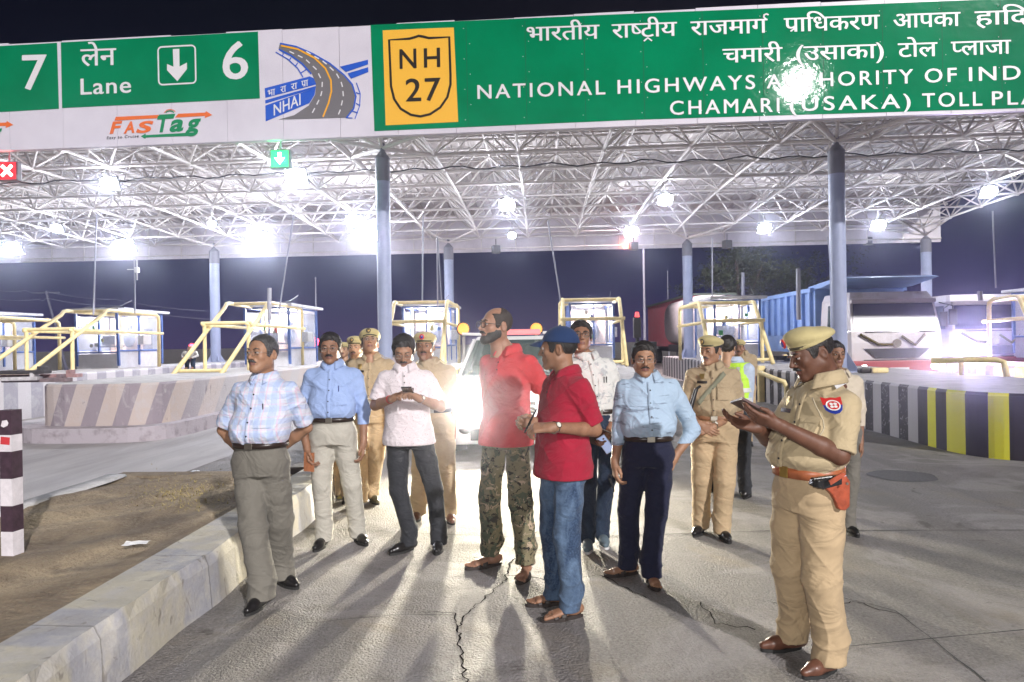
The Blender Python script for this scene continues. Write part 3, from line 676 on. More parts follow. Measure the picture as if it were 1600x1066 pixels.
# ------------------------------------------------------------------ columns
M_col = mat('column_blue_grey', (.30, .34, .48), .38, var=.1, vscale=1.5); M_col2 = mat('column_cap', (.16, .16, .19), .5)
def column(px, dep, ztop, rad, label, zb=.86):
    u = (px - 800) / F * dep; b = W(u, dep, 0); t = thing('canopy_column', label, 'column', (b.x, b.y, 0), 0, 'columns carrying the canopy')
    mb = MB(); mb.cyl((0, 0, zb - .3), (0, 0, ztop - .25), rad, seg=24); mb.build('shaft', M_col, t)
    mb = MB(); mb.cyl((0, 0, ztop - .75), (0, 0, ztop - .25), rad + .006, seg=24); mb.cyl((0, 0, ztop - .25), (0, 0, ztop - .1), rad + .02, rad * .45, seg=24); mb.cyl((0, 0, ztop - .1), (0, 0, ztop + .1), .06, seg=10)
    mb.build('cap', M_col2, t)
    mb = MB()
    for k in range(4):
        an = math.radians(45 + 90 * k); c, s__ = math.cos(an), math.sin(an); x = Vector((c, s__, 0)); mb.prism([(rad - .01, 0), (rad + .22, 0), (rad + .22, .08), (rad - .01, .45)], Vector((0, 0, zb)) - Vector((-s__, c, 0)) * .0, x, Vector((0, 0, 1)), .02)
    mb.cyl((0, 0, zb - .01), (0, 0, zb + .03), rad + .26, seg=20); mb.build('base_plate', M_col, t)
    for di in (-1, 1):
        for dj in (-1, 1): pass
    return t
column(602, 15.5, 5.95, .155, 'tall blue-grey steel column left of the middle, in front of the canopy')
column(1311, 15.5, 5.95, .17, 'thick blue-grey steel column behind the nearest officer on the right island')
column(-118, 15.8, 5.95, .155, 'column at the left outside the frame')
for px, lb in ((337, 'rear column rising behind the second booth from the left'), (703, 'slender rear column just right of the centre left booth'), (1076, 'rear column in front of the red container'), (1449, 'rear column above the dump truck cab')):
    column(px, 29.4, 5.85, .2, lb)
# tree-like struts from front columns to the frame
for px, dd, zc in ((602, 15.5, 5.93), (1311, 15.5, 5.93), (-118, 15.5, 5.93), (337, 29.4, 5.83), (703, 29.4, 5.83), (1076, 29.4, 5.83), (1449, 29.4, 5.83)):
    b = W((px - 800) / F * dd, dd, 0); top = Vector((b.x, b.y, zc)); mb = MB()
    for p in sorted([bn(i, j) for i in range(NA) for j in range(NB)], key=lambda p: (p - top).length)[:4]: mb.cyl(top, p, .045, seg=6)
    if dd < 20:
        for p in sorted([tn(i, j) for i in range(NA + 1) for j in range(NB + 1)], key=lambda p: (p - top).length)[:4]: mb.cyl(top, p, .04, seg=6)
    mb.build('column_strut', M_steel, can)
# ------------------------------------------------------------------ lamps under the canopy
M_house = mat('lamp_housing', (.12, .12, .13), .5)
def lamp_glass(s, col=(.86, .90, 1)): return emis('lamp_glow', col, s)
M_lg = lamp_glass(140)
GROUPL = 'floodlights hanging under the canopy'
def flood(px, py, size, power, label, z=5.72, col=(.88, .91, 1)):
    dirv = ray(px, py); dep = (z - HC) / dirv.z; p = D(px, py, dep)
    t = thing('canopy_floodlight', label, 'floodlight', p, 0, GROUPL)
    tl = Matrix.Rotation(math.radians(35), 3, 'X')
    mb = MB(); mb.box((0, .09, .02), (size * 1.25, .1, size), M=tl); mb.box((0, .18, .02), (size * .7, .08, size * .5), M=tl)
    mb.build('housing', M_house, t, bevel=.01)
    mb = MB(); mb.sphere((0, 0, 0), (size * .60, .10, size * .48), 16, 10, M=tl); mb.build('lens', M_lg, t)
    mb = MB(); mb.tube([(-size * .4, .06, 0), (-size * .4, .1, .22), (0, .1, .3), (size * .4, .1, .22), (size * .4, .06, 0)], .012, 5); mb.cyl((0, .1, .3), (0, .1, .52), .015); mb.build('bracket', M_steel2, t)
    l = bpy.data.lights.new('lamp', 'POINT'); l.energy = power * .33; l.color = col; l.shadow_soft_size = size * .45; lo = bpy.data.objects.new('lamp', l); COL.objects.link(lo); lo.parent = t; lo.location = (0, -.22, -.14)
    return t
for px, py, s_, pw_, lb in ((20, 389, .55, 1000, 'very bright floodlight at the far left edge of the frame'), (88, 357, .3, 160, 'small dim floodlight between the two leftmost bright ones'), (195, 385, .6, 1300, 'bright floodlight above the leftmost full booth'), (170, 287, .35, 350, 'smaller floodlight high on the left below the tag logo'),
        (403, 376, .75, 2100, 'brightest floodlight above the men on the left'), (462, 276, .42, 500, 'floodlight just below the green lane arrow signal'), (578, 365, .7, 2000, 'dazzling floodlight beside the tall column left of the middle'), (552, 345, .4, 300, 'lesser floodlight just up and left of the dazzling one by the column'), (331, 350, .22, 90, 'tiny floodlight between the two bright left ones'),
        (792, 320, .38, 500, 'floodlight hanging in the middle of the frame under the inverted pyramids'), (800, 368, .24, 150, 'tiny floodlight directly below the middle one'), (987, 362, .42, 600, 'floodlight right of the middle near the rear fascia'), (1040, 312, .34, 350, 'floodlight high between the middle and the thick right column'),
        (1195, 357, .4, 500, 'floodlight left of the thick right column'), (1373, 352, .42, 500, 'floodlight just right of the thick right column'), (1546, 300, .36, 500, 'floodlight near the right edge under the open end of the frame')):
    flood(px, py, s_, pw_, lb)
# ------------------------------------------------------------------ haze
hz = MB(); hz.box((0, 60, 14.2), (150, 136, 30.4)); ho = hz.build('haze', []) 
def make_haze():
    M = bpy.data.materials.new('haze'); M.use_nodes = True; n = M.node_tree.nodes; n.clear(); o = n.new('ShaderNodeOutputMaterial'); v = n.new('ShaderNodeVolumePrincipled')
    v.inputs['Density'].default_value = .0021; v.inputs['Color'].default_value = (.76, .80, 1, 1); v.inputs['Anisotropy'].default_value = .95  # forward scattering set so the haze imitates camera bloom around the lamps
    M.node_tree.links.new(v.outputs[0], o.inputs['Volume']); return M
ho.data.materials.append(make_haze()); ho['kind'] = 'stuff'; ho['label'] = 'thin night haze shaped to give the lamps a camera bloom'
# ------------------------------------------------------------------ organic surfaces: fields turned into meshes
class Fld:
    def __init__(s, lo, hi, h):
        s.lo = np.array(lo, float); s.h = h; n = np.ceil((np.array(hi) - s.lo) / h).astype(int) + 1
        s.ax = [s.lo[i] + h * np.arange(n[i]) for i in range(3)]; s.F = np.full(n, 1.0)
    def _sl(s, lo, hi, m):
        out = []
        for i in range(3):
            a = max(0, int((lo[i] - m - s.lo[i]) / s.h)); b = min(len(s.ax[i]), int((hi[i] + m - s.lo[i]) / s.h) + 2)
            if b <= a: return None
            out.append(slice(a, b))
        return tuple(out)
    def put(s, fn, lo, hi, k=.0, sub=False, clip=None):
        sl = s._sl(lo, hi, k + 2.5 * s.h)
        if sl is None: return
        X = s.ax[0][sl[0]][:, None, None]; Y = s.ax[1][sl[1]][None, :, None]; Z = s.ax[2][sl[2]][None, None, :]
        d = fn(X, Y, Z) + 0 * (X + Y + Z)
        if clip is not None:
            for (c, nn) in clip: d = np.maximum(d, (X - c[0]) * nn[0] + (Y - c[1]) * nn[1] + (Z - c[2]) * nn[2])
        A = s.F[sl]
        if sub:
            d = -d; h = np.clip(.5 - .5 * (d - A) / max(k, 1e-6), 0, 1); A[...] = d * (1 - h) + A * h + k * h * (1 - h) if k else np.maximum(A, d)
        elif k: h = np.clip(.5 + .5 * (d - A) / k, 0, 1); A[...] = d * (1 - h) + A * h - k * h * (1 - h)
        else: np.minimum(A, d, out=A)
    def rc(s, a, b, ra, rb=None, k=.01, sub=False, clip=None):
        rb = ra if rb is None else rb; a = np.array(a, float); b = np.array(b, float); ab = b - a; L = max(ab @ ab, 1e-9); r = max(ra, rb)
        def fn(X, Y, Z):
            px, py, pz = X - a[0], Y - a[1], Z - a[2]; t = np.clip((px * ab[0] + py * ab[1] + pz * ab[2]) / L, 0, 1)
            return np.sqrt((px - t * ab[0]) ** 2 + (py - t * ab[1]) ** 2 + (pz - t * ab[2]) ** 2) - (ra + (rb - ra) * t)
        s.put(fn, np.minimum(a, b) - r, np.maximum(a, b) + r, k, sub, clip); return s
    def ell(s, c, r, R=None, k=.01, sub=False, clip=None):
        c = np.array(c, float); r = np.array(r if hasattr(r, '__len__') else (r, r, r), float); m = r.max(); Rm = None if R is None else np.array(R.transposed())
        def fn(X, Y, Z):
            x, y, z = X - c[0], Y - c[1], Z - c[2]
            if Rm is not None: x, y, z = (Rm[i][0] * x + Rm[i][1] * y + Rm[i][2] * z for i in range(3))
            k0 = np.sqrt((x / r[0]) ** 2 + (y / r[1]) ** 2 + (z / r[2]) ** 2); k1 = np.sqrt((x / r[0] ** 2) ** 2 + (y / r[1] ** 2) ** 2 + (z / r[2] ** 2) ** 2)
            return np.where(k1 > 1e-9, k0 * (k0 - 1) / np.maximum(k1, 1e-9), -m)
        s.put(fn, c - m, c + m, k, sub, clip); return s
    def loft(s, sec, k=.02, n=2.3, sub=False):
        "sec rows: z, cx, cy, rx, ry"
        q = np.array(sorted(sec), float); z0, z1 = q[0, 0], q[-1, 0]; zz = np.linspace(z0, z1, 80)
        def sm(i):
            v = np.interp(zz, q[:, 0], q[:, i]); ker = np.ones(9) / 9; vp = np.concatenate([[v[0]] * 4, v, [v[-1]] * 4]); return np.convolve(vp, ker, 'valid')
        T = [sm(i) for i in range(1, 5)]
        def fn(X, Y, Z):
            cx, cy, rx, ry = (np.interp(Z, zz, t) for t in T)
            g = (np.abs((X - cx) / rx) ** n + np.abs((Y - cy) / ry) ** n) ** (1 / n)
            return np.maximum((g - 1) * np.minimum(rx, ry), np.maximum(z0 - Z, Z - z1))
        lo = (min(q[:, 1] - q[:, 3]), min(q[:, 2] - q[:, 4]), z0); hi = (max(q[:, 1] + q[:, 3]), max(q[:, 2] + q[:, 4]), z1)
        s.put(fn, lo, hi, k, sub); return s
    def cut(s, c, nn):
        X = s.ax[0][:, None, None]; Y = s.ax[1][None, :, None]; Z = s.ax[2][None, None, :]
        np.maximum(s.F, (X - c[0]) * nn[0] + (Y - c[1]) * nn[1] + (Z - c[2]) * nn[2], out=s.F)
    def cutf(s, fn):
        X = s.ax[0][:, None, None]; Y = s.ax[1][None, :, None]; Z = s.ax[2][None, None, :]; np.maximum(s.F, fn(X, Y, Z) + 0 * s.F, out=s.F)
    def mesh(s):
        F = s.F; nx, ny, nz = F.shape; S_ = F < 0; C = sum(S_[i:nx - 1 + i, j:ny - 1 + j, k:nz - 1 + k].astype(np.int8) for i in (0, 1) for j in (0, 1) for k in (0, 1))
        act = (C > 0) & (C < 8); I = np.argwhere(act)
        if len(I) == 0: return np.zeros((0, 3)), np.zeros((0, 4), int)
        idx = -np.ones(act.shape, int); idx[act] = np.arange(len(I)); V = np.zeros((len(I), 3)); N = np.zeros(len(I)); co = [(i, j, k) for i in (0, 1) for j in (0, 1) for k in (0, 1)]
        for a in co:
            for ax in range(3):
                if a[ax]: continue
                b = list(a); b[ax] = 1; fa = F[I[:, 0] + a[0], I[:, 1] + a[1], I[:, 2] + a[2]]; fb = F[I[:, 0] + b[0], I[:, 1] + b[1], I[:, 2] + b[2]]
                m_ = (fa < 0) != (fb < 0); t = np.where(m_, fa / np.where(m_, fa - fb, 1), 0)
                for c in range(3): V[:, c] += np.where(m_, a[c] + (t if c == ax else 0), 0)
                N += m_
        V = (V / N[:, None] + I) * s.h + s.lo; Q = []
        for ax in range(3):
            o = [1, 1, 1]; e = [nx - 1, ny - 1, nz - 1]; o[ax] = 0; A = S_[o[0]:e[0], o[1]:e[1], o[2]:e[2]]
            sh = [0, 0, 0]; sh[ax] = 1; B = S_[o[0] + sh[0]:e[0] + sh[0], o[1] + sh[1]:e[1] + sh[1], o[2] + sh[2]:e[2] + sh[2]]
            m_ = A != B; J = np.argwhere(m_) + o; inn = A[m_]; u, v = [(1, 2), (2, 0), (0, 1)][ax]
            def at(du, dv):
                K = J.copy(); K[:, u] -= du; K[:, v] -= dv; return idx[K[:, 0], K[:, 1], K[:, 2]]
            q = np.stack([at(1, 1), at(0, 1), at(0, 0), at(1, 0)], 1); q[~inn] = q[~inn][:, ::-1]; Q.append(q)
        return V, np.concatenate(Q)
def vnorm(V, Q):
    n = np.cross(V[Q[:, 2]] - V[Q[:, 0]], V[Q[:, 3]] - V[Q[:, 1]]); N = np.zeros_like(V)
    for i in range(4): np.add.at(N, Q[:, i], n)
    return N / np.maximum(np.linalg.norm(N, axis=1, keepdims=True), 1e-9)
def relax(V, Q, it=1, f=.5):
    for _ in range(it):
        A = np.zeros_like(V); c = np.zeros(len(V))
        for i in range(4):
            for j in ((i + 1) % 4, (i + 3) % 4): np.add.at(A, Q[:, i], V[Q[:, j]]); np.add.at(c, Q[:, i], 1)
        V = V * (1 - f) + f * A / np.maximum(c, 1)[:, None]
    return V
def folds(V, N, amp, ph, kind='shirt', gate=None):
    x, y, z = V.T; a = np.arctan2(y, x); rg = lambda s_, p=3.0: (1 - np.abs(s_)) ** p
    if kind == 'trouser':
        lo = np.exp(-((z - .15) / .10) ** 2); kn = np.exp(-((z - .50) / .08) ** 2); cr = np.exp(-((z - .86) / .07) ** 2)
        w = rg(np.sin(27 * z + 2.2 * np.sin(2 * a + ph) + 16 * x + ph)) * (lo + .5 * kn) + rg(np.sin(19 * z - 20 * x + 2 * np.sin(9 * y + ph) + 2 * ph)) * (.6 * lo + .6 * kn + .5 * cr) + .5 * rg(np.sin(13 * x + 3 * np.sin(4.2 * z + ph) + 11 * y + ph), 5) + .25 * np.sin(9 * z + 12 * x + ph)
    else:
        w = rg(np.sin(10 * z + 2.2 * np.sin(7 * x + ph) + 9 * y + ph), 4) + .8 * rg(np.sin(13 * x - 8 * z + 2.0 * np.sin(6 * z + ph * 2) + 5 * y), 5) + .6 * rg(np.sin(15 * z + 17 * x + 2 * np.sin(8 * y + ph)), 4) + .2 * np.sin(14 * z + 9 * x + ph)
    w = w * amp
    if gate is not None: w = w * gate
    return V + N * w[:, None]
def obj_np(name, parts, mats, parent, smooth=True, mi=None):
    "parts: list of (V, Q[, material array])"
    V = np.concatenate([p[0] for p in parts]); off = 0; Qs = []; M_ = []
    for p in parts:
        Qs.append(p[1] + off); off += len(p[0]); M_.append(p[2] if len(p) > 2 else np.zeros(len(p[1]), int))
    Q = np.concatenate(Qs); Mi = np.concatenate(M_); me = bpy.data.meshes.new(name); me.vertices.add(len(V)); me.vertices.foreach_set('co', V.astype(np.float32).ravel())
    me.loops.add(Q.size); me.loops.foreach_set('vertex_index', Q.ravel().astype(np.int32)); me.polygons.add(len(Q)); me.polygons.foreach_set('loop_start', np.arange(0, Q.size, 4, dtype=np.int32))
    for q in (mats if isinstance(mats, (list, tuple)) else [mats]): me.materials.append(q)
    me.update(calc_edges=True); me.polygons.foreach_set('use_smooth', np.full(len(Q), smooth)); me.polygons.foreach_set('material_index', Mi.astype(np.int32)); me.update()
    o = bpy.data.objects.new(name, me); COL.objects.link(o)
    if parent: o.parent = parent
    return o
def xf(V, R, t): return V @ np.array(R.transposed()) + np.array(t)
# ------------------------------------------------------------------ materials for people
def skin_mat(c):
    M = mat('skin', c, .5, spec=.4); g = NG(M); k = tuple(x * .78 for x in c); l = tuple(min(1, x * 1.12) for x in c)
    g.col(g.ramp(g.noise(16, 5, .3), [(.3, k), (.7, l)])); g.nrm(g.bump(g.noise(260, 3), .25, .003)); M.node_tree.nodes['Principled BSDF'].inputs['Subsurface Weight'].default_value = .06
    g.b.inputs['Subsurface Radius'].default_value = (.012, .005, .003); g.b.inputs['Subsurface Scale'].default_value = .5; return M
SK = {k: skin_mat(v) for k, v in {'a': (.36, .20, .13), 'b': (.27, .14, .085), 'c': (.33, .18, .11), 'd': (.13, .058, .036), 'e': (.42, .25, .16), 'r': (.33, .175, .115)}.items()}
LIP = mat('lips', (.19, .085, .07), .5)
def hairmat(nm, a, b):
    M = mat(nm, a, .5); g = NG(M); n = g.noise(1, 3, .3, g.mapv((260, 45, 60))); g.col(g.ramp(n, [(.35, a), (.7, b)])); g.nrm(g.bump(n, .7, .006)); return M
M_hair = hairmat('hair_black', (.008, .007, .007), (.025, .02, .018)); M_hairg = hairmat('hair_greying', (.016, .014, .014), (.10, .095, .095))
M_stub = mat('cropped_hair', (.022, .016, .014), .7, col2=(.045, .032, .027), vscale=120, bump=.4, bscale=200)
M_eyew = mat('eye_white', (.36, .31, .29), .35); M_iris = mat('iris', (.015, .008, .006), .2)
M_shoe = mat('black_leather', (.012, .011, .012), .28, bump=.1); M_sole = mat('rubber_sole', (.02, .02, .02), .7); M_brown = mat('brown_leather', (.13, .055, .035), .38, var=.25, vscale=20, bump=.2)
M_belt = mat('dark_belt', (.025, .015, .012), .35); M_buck = mat('buckle_metal', (.45, .42, .36), .3, metal=1); M_sand = mat('sandal_dark', (.03, .022, .02), .6)
M_frame = mat('spectacle_frame', (.02, .02, .02), .3); M_wire = mat('wire_frame', (.35, .33, .3), .3, metal=1)
def glassm():
    M = mat('spectacle_lens', (.3, .3, .32), .03, alpha=.07, spec=.6); return M
M_lens = glassm()
def cloth(name, c, var=.08, wr=.35, ws=7, rough=.85, fine=.25, fs=420):
    return mat(name, c, rough, var=var, vscale=5, bump=fine, bscale=fs, wrinkle=wr, wscale=ws, spec=.25, fuzz=.08)
M_khaki = cloth('khaki_cotton', (.38, .295, .19)); M_khaki2 = cloth('khaki_cotton_light', (.43, .345, .215)); M_khakit = cloth('khaki_trouser', (.45, .335, .205), wr=.5, ws=5)
# ------------------------------------------------------------------ hands, head
def hand_field(Fl, wrist, R, sc=1.0, mir=1, curl=(.4, .5, .55, .6), thumb=0.0, spread=1.0):
    "R columns: across (thumb side), along fingers, back of hand"
    w = np.array(wrist, float); Rn = np.array(R)
    def T(p): return w + Rn @ (np.array((p[0] * mir, p[1], p[2])) * sc)
    bx = (.028, .0095, -.0095, -.027); by = (.083, .088, .084, .075); ln_ = (1.0, 1.1, 1.02, .8)
    for i in range(4):
        Fl.rc(T((bx[i] * .62, .0, 0)), T((bx[i], by[i], 0)), .0155 * sc, .0115 * sc, k=.014)
        c = curl[i]; a = 0; p = np.array((bx[i], by[i], 0.)); sp = (bx[i] * .9) * spread
        for seg, (L_, ra, rb, ca) in enumerate(((.040, .0098, .0088, .75), (.026, .0086, .008, 1.0), (.021, .0078, .0066, .7))):
            a += c * ca; d = np.array((sp * (1 if seg == 0 else .5), math.cos(a), -math.sin(a))); q = p + d * L_ * ln_[i]; Fl.rc(T(p), T(q), ra * sc, rb * sc, k=.0035); p = q
    tp = [(.018, .012, -.006), (.040, .040, -.012 - .012 * thumb), (.052 - .02 * thumb, .066, -.016 - .022 * thumb), (.052 - .034 * thumb, .090, -.018 - .03 * thumb)]
    for a_, b_, r1, r2 in ((0, 1, .017, .013), (1, 2, .0125, .0105), (2, 3, .0102, .008)): Fl.rc(T(tp[a_]), T(tp[b_]), r1 * sc, r2 * sc, k=.006)
    Fl.rc(T((0, -.03, 0)), T((0, .02, 0)), .025 * sc, .024 * sc, k=.015)
def basis(along, back):
    a = Vector(along).normalized(); b = Vector(back); b = (b - a * b.dot(a)).normalized(); c = a.cross(b)     # across = along x back
    return Matrix((c, a, b)).transposed()
JAW = (((.043, .0, -.052), (.014, -.066, -.088), .024, .021),)
def head_mesh(h, sc, o):
    Fl = Fld((-.11, -.145, -.20), (.11, .135, .15), h)
    Fl.ell((0, .014, .035), (.073, .092, .082), k=.0); Fl.ell((0, -.033, -.014), (.060 + o.get('fat', 0), .056, .086), k=.03)
    for s_ in (-1, 1):
        Fl.rc((s_ * .045, .0, -.050), (s_ * .014, -.064, -.088), .024 + o.get('fat', 0), .020, k=.03)
        Fl.ell((s_ * .038, -.062, -.018), (.018, .016, .016), k=.02)
        Fl.ell((s_ * .075, .016, -.004), (.0085, .019, .031), Matrix.Rotation(s_ * -.35, 3, 'Z') @ Matrix.Rotation(.2, 3, 'X'), k=.006)
        Fl.ell((s_ * .083, .012, -.002), (.006, .010, .018), k=.004, sub=True)
    Fl.ell((0, -.077, -.093), (.020, .016, .015), k=.02)
    Fl.rc((-.028, -.081, .026), (.028, -.081, .026), .0115, k=.016)
    Fl.ell((0, -.083, -.05), (.028, .013, .022), k=.014)
    for s_ in (-1, 1): Fl.ell((s_ * .031, -.100, .008), (.0165, .017, .0105), k=.012, sub=True)
    Fl.rc((0, -.090, .018), (0, -.111, -.022), .0075, .0115, k=.010)
    for s_ in (-1, 1): Fl.ell((s_ * .0125, -.099, -.027), (.0085, .010, .0075), k=.006)
    for s_ in (-1, 1):
        Fl.rc((s_ * .004, -.0965, -.0505), (s_ * .020, -.088, -.0555), .0048, .003, k=.004); Fl.rc((0, -.0945, -.0625), (s_ * .017, -.0885, -.0595), .0058, .0035, k=.004)
        Fl.rc((0, -.101, -.0568), (s_ * .021, -.0905, -.0572), .0017, k=.002, sub=True)
        Fl.rc((s_ * .018, -.0915, .0150), (s_ * .031, -.0955, .0168), .0046, k=.004); Fl.rc((s_ * .031, -.0955, .0168), (s_ * .045, -.085, .0140), .0046, .0035, k=.004)
        Fl.rc((s_ * .020, -.0895, .0015), (s_ * .042, -.086, .0010), .0040, .0035, k=.005)
    nk = o.get('neck', .053); Fl.rc((0, .022, -.06), (0, .035, -.20), nk, nk + .004, k=.03)
    V, Q = Fl.mesh(); V = relax(V, Q, 1, .35) if h > .0045 else V
    c = V[Q].mean(1); lip = (np.abs(c[:, 0]) < .022) & (c[:, 1] < -.088) & (c[:, 2] > -.0675) & (c[:, 2] < -.0475 - .0 * c[:, 0])
    return V * sc, Q, lip.astype(int)
def cap_field(h, off, o=None):
    Fl = Fld((-.13, -.14, -.14), (.13, .15, .19), h); Fl.ell((0, .014, .035), (.073 + off, .092 + off, .082 + off), k=0); Fl.ell((0, -.033, -.014), (.060 + off * .7, .056 + off * .3, .086), k=.03); return Fl
def hairline(pts):
    q = np.array(pts); return lambda Y: np.interp(Y, q[:, 0], q[:, 1])
HL_FULL = [(-.12, .074), (-.075, .070), (-.058, .055), (-.045, .028), (-.036, -.012), (-.018, -.020), (-.006, .0), (.004, .030), (.030, .026), (.040, -.010), (.055, -.042), (.08, -.056), (.12, -.06)]
HL_HIGH = [(-.12, .098), (-.075, .092), (-.055, .075), (-.045, .040), (-.036, -.008), (-.018, -.018), (-.006, .0), (.004, .030), (.030, .026), (.040, -.010), (.055, -.042), (.08, -.056), (.12, -.06)]
def hair_mesh(h, sc, style):
    off = {'full': .010, 'thick': .014, 'high': .008, 'bald': .005, 'cap': .006}[style]; Fl = cap_field(h, off)
    hl = hairline(HL_HIGH if style in ('high', 'bald') else HL_FULL); Fl.cutf(lambda X, Y, Z: hl(Y + .0 * X) - Z + .10 * np.maximum(np.abs(X) - .045, 0) * 0)
    if style == 'bald': Fl.cutf(lambda X, Y, Z: Z - (.075 + 1.3 * np.maximum(Y + .01, 0)))
    if style == 'cap': Fl.cutf(lambda X, Y, Z: Z - .05)
    V, Q = Fl.mesh(); N = vnorm(V, Q); x, y, z = V.T
    V = V + N * ((.0025 if style in ('full', 'thick') else .001) * (np.sin(150 * x + 40 * np.sin(20 * y)) + np.sin(90 * y + 60 * z)))[:, None]; return V * sc, Q
# ------------------------------------------------------------------ people
def surf_y(V, x, z, r=.018):
    m_ = (np.abs(V[:, 0] - x) < r) & (np.abs(V[:, 2] - z) < r); return V[m_, 1].min() if m_.any() else -.12
def patch(V, fr, x0, x1, z0, z1, off=.006, nx=5, nz=5, shape=None):
    "small panel laid on the cloth facing direction angle fr (0 = front) in local frame; returns MB"
    ca, sa = math.cos(fr), math.sin(fr); Vr = np.stack([V[:, 0] * ca + V[:, 1] * sa, -V[:, 0] * sa + V[:, 1] * ca, V[:, 2]], 1); mb = MB(); vs = []
    for j in range(nz):
        for i in range(nx):
            u, v = i / (nx - 1), j / (nz - 1)
            if shape: u, v = shape(u, v)
            x, z = x0 + (x1 - x0) * u, z0 + (z1 - z0) * v; y = surf_y(Vr, x, z) - off; vs.append((x * ca - y * sa, x * sa + y * ca, z))
    mb.add(vs, [(j * nx + i, j * nx + i + 1, (j + 1) * nx + i + 1, (j + 1) * nx + i) for j in range(nz - 1) for i in range(nx - 1)], True); return mb
def ring(V, z, cx, cy, n=48, tol=.02, off=.004, tilt=0.0):
    P = []; a = np.arctan2(V[:, 1] - cy, V[:, 0] - cx); r = np.hypot(V[:, 0] - cx, V[:, 1] - cy); zc = z + tilt * (V[:, 1] - cy); m_ = (np.abs(V[:, 2] - zc) < tol) & (r < .26); out = []
    for i in range(n):
        t = -math.pi + 2 * math.pi * i / n; dlt = np.abs((a - t + math.pi) % (2 * math.pi) - math.pi); k = m_ & (dlt < .16); out.append(r[k].max() if k.any() else np.nan)
    out = np.array(out); bad = np.isnan(out); out[bad] = np.nanmean(out) if (~bad).any() else .15; out = (np.roll(out, 1) + np.roll(out, -1) + 2 * out) / 4 + off
    return [(-math.pi + 2 * math.pi * i / n, out[i]) for i in range(n)]
PEOPLE = {}
def person(key, label, q):
    dep = q['d']; ft = [G(*q['feet'][i][:2]) for i in (0, 1)]; base = (ft[0] + ft[1]) / 2; base.z = q.get('z0', 0.0)
    hipw = D(q['hip'][0], q['hip'][1], dep) if 'hip' in q else None
    rz = math.radians(q['rz']); root = thing('person', label, 'person', base, rz, q.get('group')); inv = (Matrix.Translation(base) @ Matrix.Rotation(rz, 4, 'Z')).inverted()
    Lp = lambda px, py, dd=0.0: inv @ D(px, py, dep + dd)
    H = q['H']; k = H / 1.72; hv = q.get('h', .0045); hb = hv * 2
    hip = Lp(*q['hip']); neck = Lp(*q['neck']); hip.z = .50 * H; neck.z = .842 * H
    hip.y += q.get('hy', 0); lo_, hi_ = (hip.x, hip.y), (neck.x, neck.y)
    def cxy(z):
        t = (z / H - .50) / .342; t = min(max(t, -.2), 1.1); return lo_[0] + (hi_[0] - lo_[0]) * t, lo_[1] + (hi_[1] - lo_[1]) * t + .0
    fat = q.get('fat', 1.0); bel = q.get('belly', 0.0); shw = q.get('sh', .19) * k
    def sec(z, rx, ry, dy=0.0): c = cxy(z * H); return (z * H, c[0], c[1] + dy, rx * k * fat, ry * k * fat)
    TORSO = [sec(.47, .15, .115), sec(.52, .168, .125), sec(.57, .150, .112, -.3 * bel), sec(.62, .146 + bel * .35, .110 + bel * .5, -.55 * bel), sec(.67, .150 + bel * .3, .112 + bel * .35, -.4 * bel), sec(.72, .163, .115), sec(.765, .172, .108, .005), sec(.795, .158, .090, .01), sec(.82, .112, .072, .014), sec(.838, .078, .062, .015), sec(.85, .066, .06, .016)]
    cs = cxy(.80 * H); SH = [Vector((cs[0] + s_ * (shw - .035), cs[1] + .01, (.784) * H)) for s_ in (-1, 1)]
    arms = []
    for i, a in enumerate(q['arms']): arms.append([SH[i], Lp(*a[0]), Lp(*a[1])])
    feet = [inv @ f for f in ft]; fy = [math.radians(q['feet'][i][2]) - rz for i in (0, 1)]
    HP = [Vector((hip.x + s_ * .088 * k, hip.y, .50 * H)) for s_ in (-1, 1)]; AN = []; KN = []
    for i in (0, 1):
        f = feet[i]; d = Vector((math.sin(fy[i]), -math.cos(fy[i]), 0)); an = Vector((f.x, f.y, 0)) - d * .055 * k; an.z = .075 * k + f.z * 0; AN.append(an)
        kn = (HP[i] + an) / 2 + d * .03 * k + Vector((0, 0, .01)); kn.z = .275 * H
        if 'knee' in q: kn.x += q['knee'][i]
        KN.append(kn)
    sk = SK[q.get('skin', 'b')]; parts = []
    # body, coarse, under the clothes
    Fb = Fld((-.75, -.7, -.02), (.75, .7, .90 * H), hb if hb > .01 else .01)
    Fb.loft([(a, b, c, d * .93, e * .93) for a, b, c, d, e in TORSO], k=.0)
    for i in (0, 1):
        Fb.rc(SH[i], arms[i][1], .047 * k, .037 * k, k=.03); Fb.rc(HP[i], KN[i], .078 * k, .052 * k, k=.03); Fb.rc(KN[i], AN[i], .05 * k, .036 * k, k=.02)
    hs = q.get('hs', 1.0) * k; hc = Lp(*q['head']); HR = Matrix.Rotation(math.radians(q.get('hyaw', 0)) - 0 * rz, 3, 'Z') @ Matrix.Rotation(math.radians(-q.get('roll', 0)), 3, 'Y') @ Matrix.Rotation(math.radians(q.get('pitch', 0)), 3, 'X')
    nb = Vector((*cxy(.835 * H), .835 * H)); Fb.rc(nb + Vector((0, .012, -.02)), hc + HR @ Vector((0, .03, -.09)) * hs, .056 * k, .052 * k, k=.03)
    V, Q = Fb.mesh(); parts.append((relax(V, Q, 2), Q))
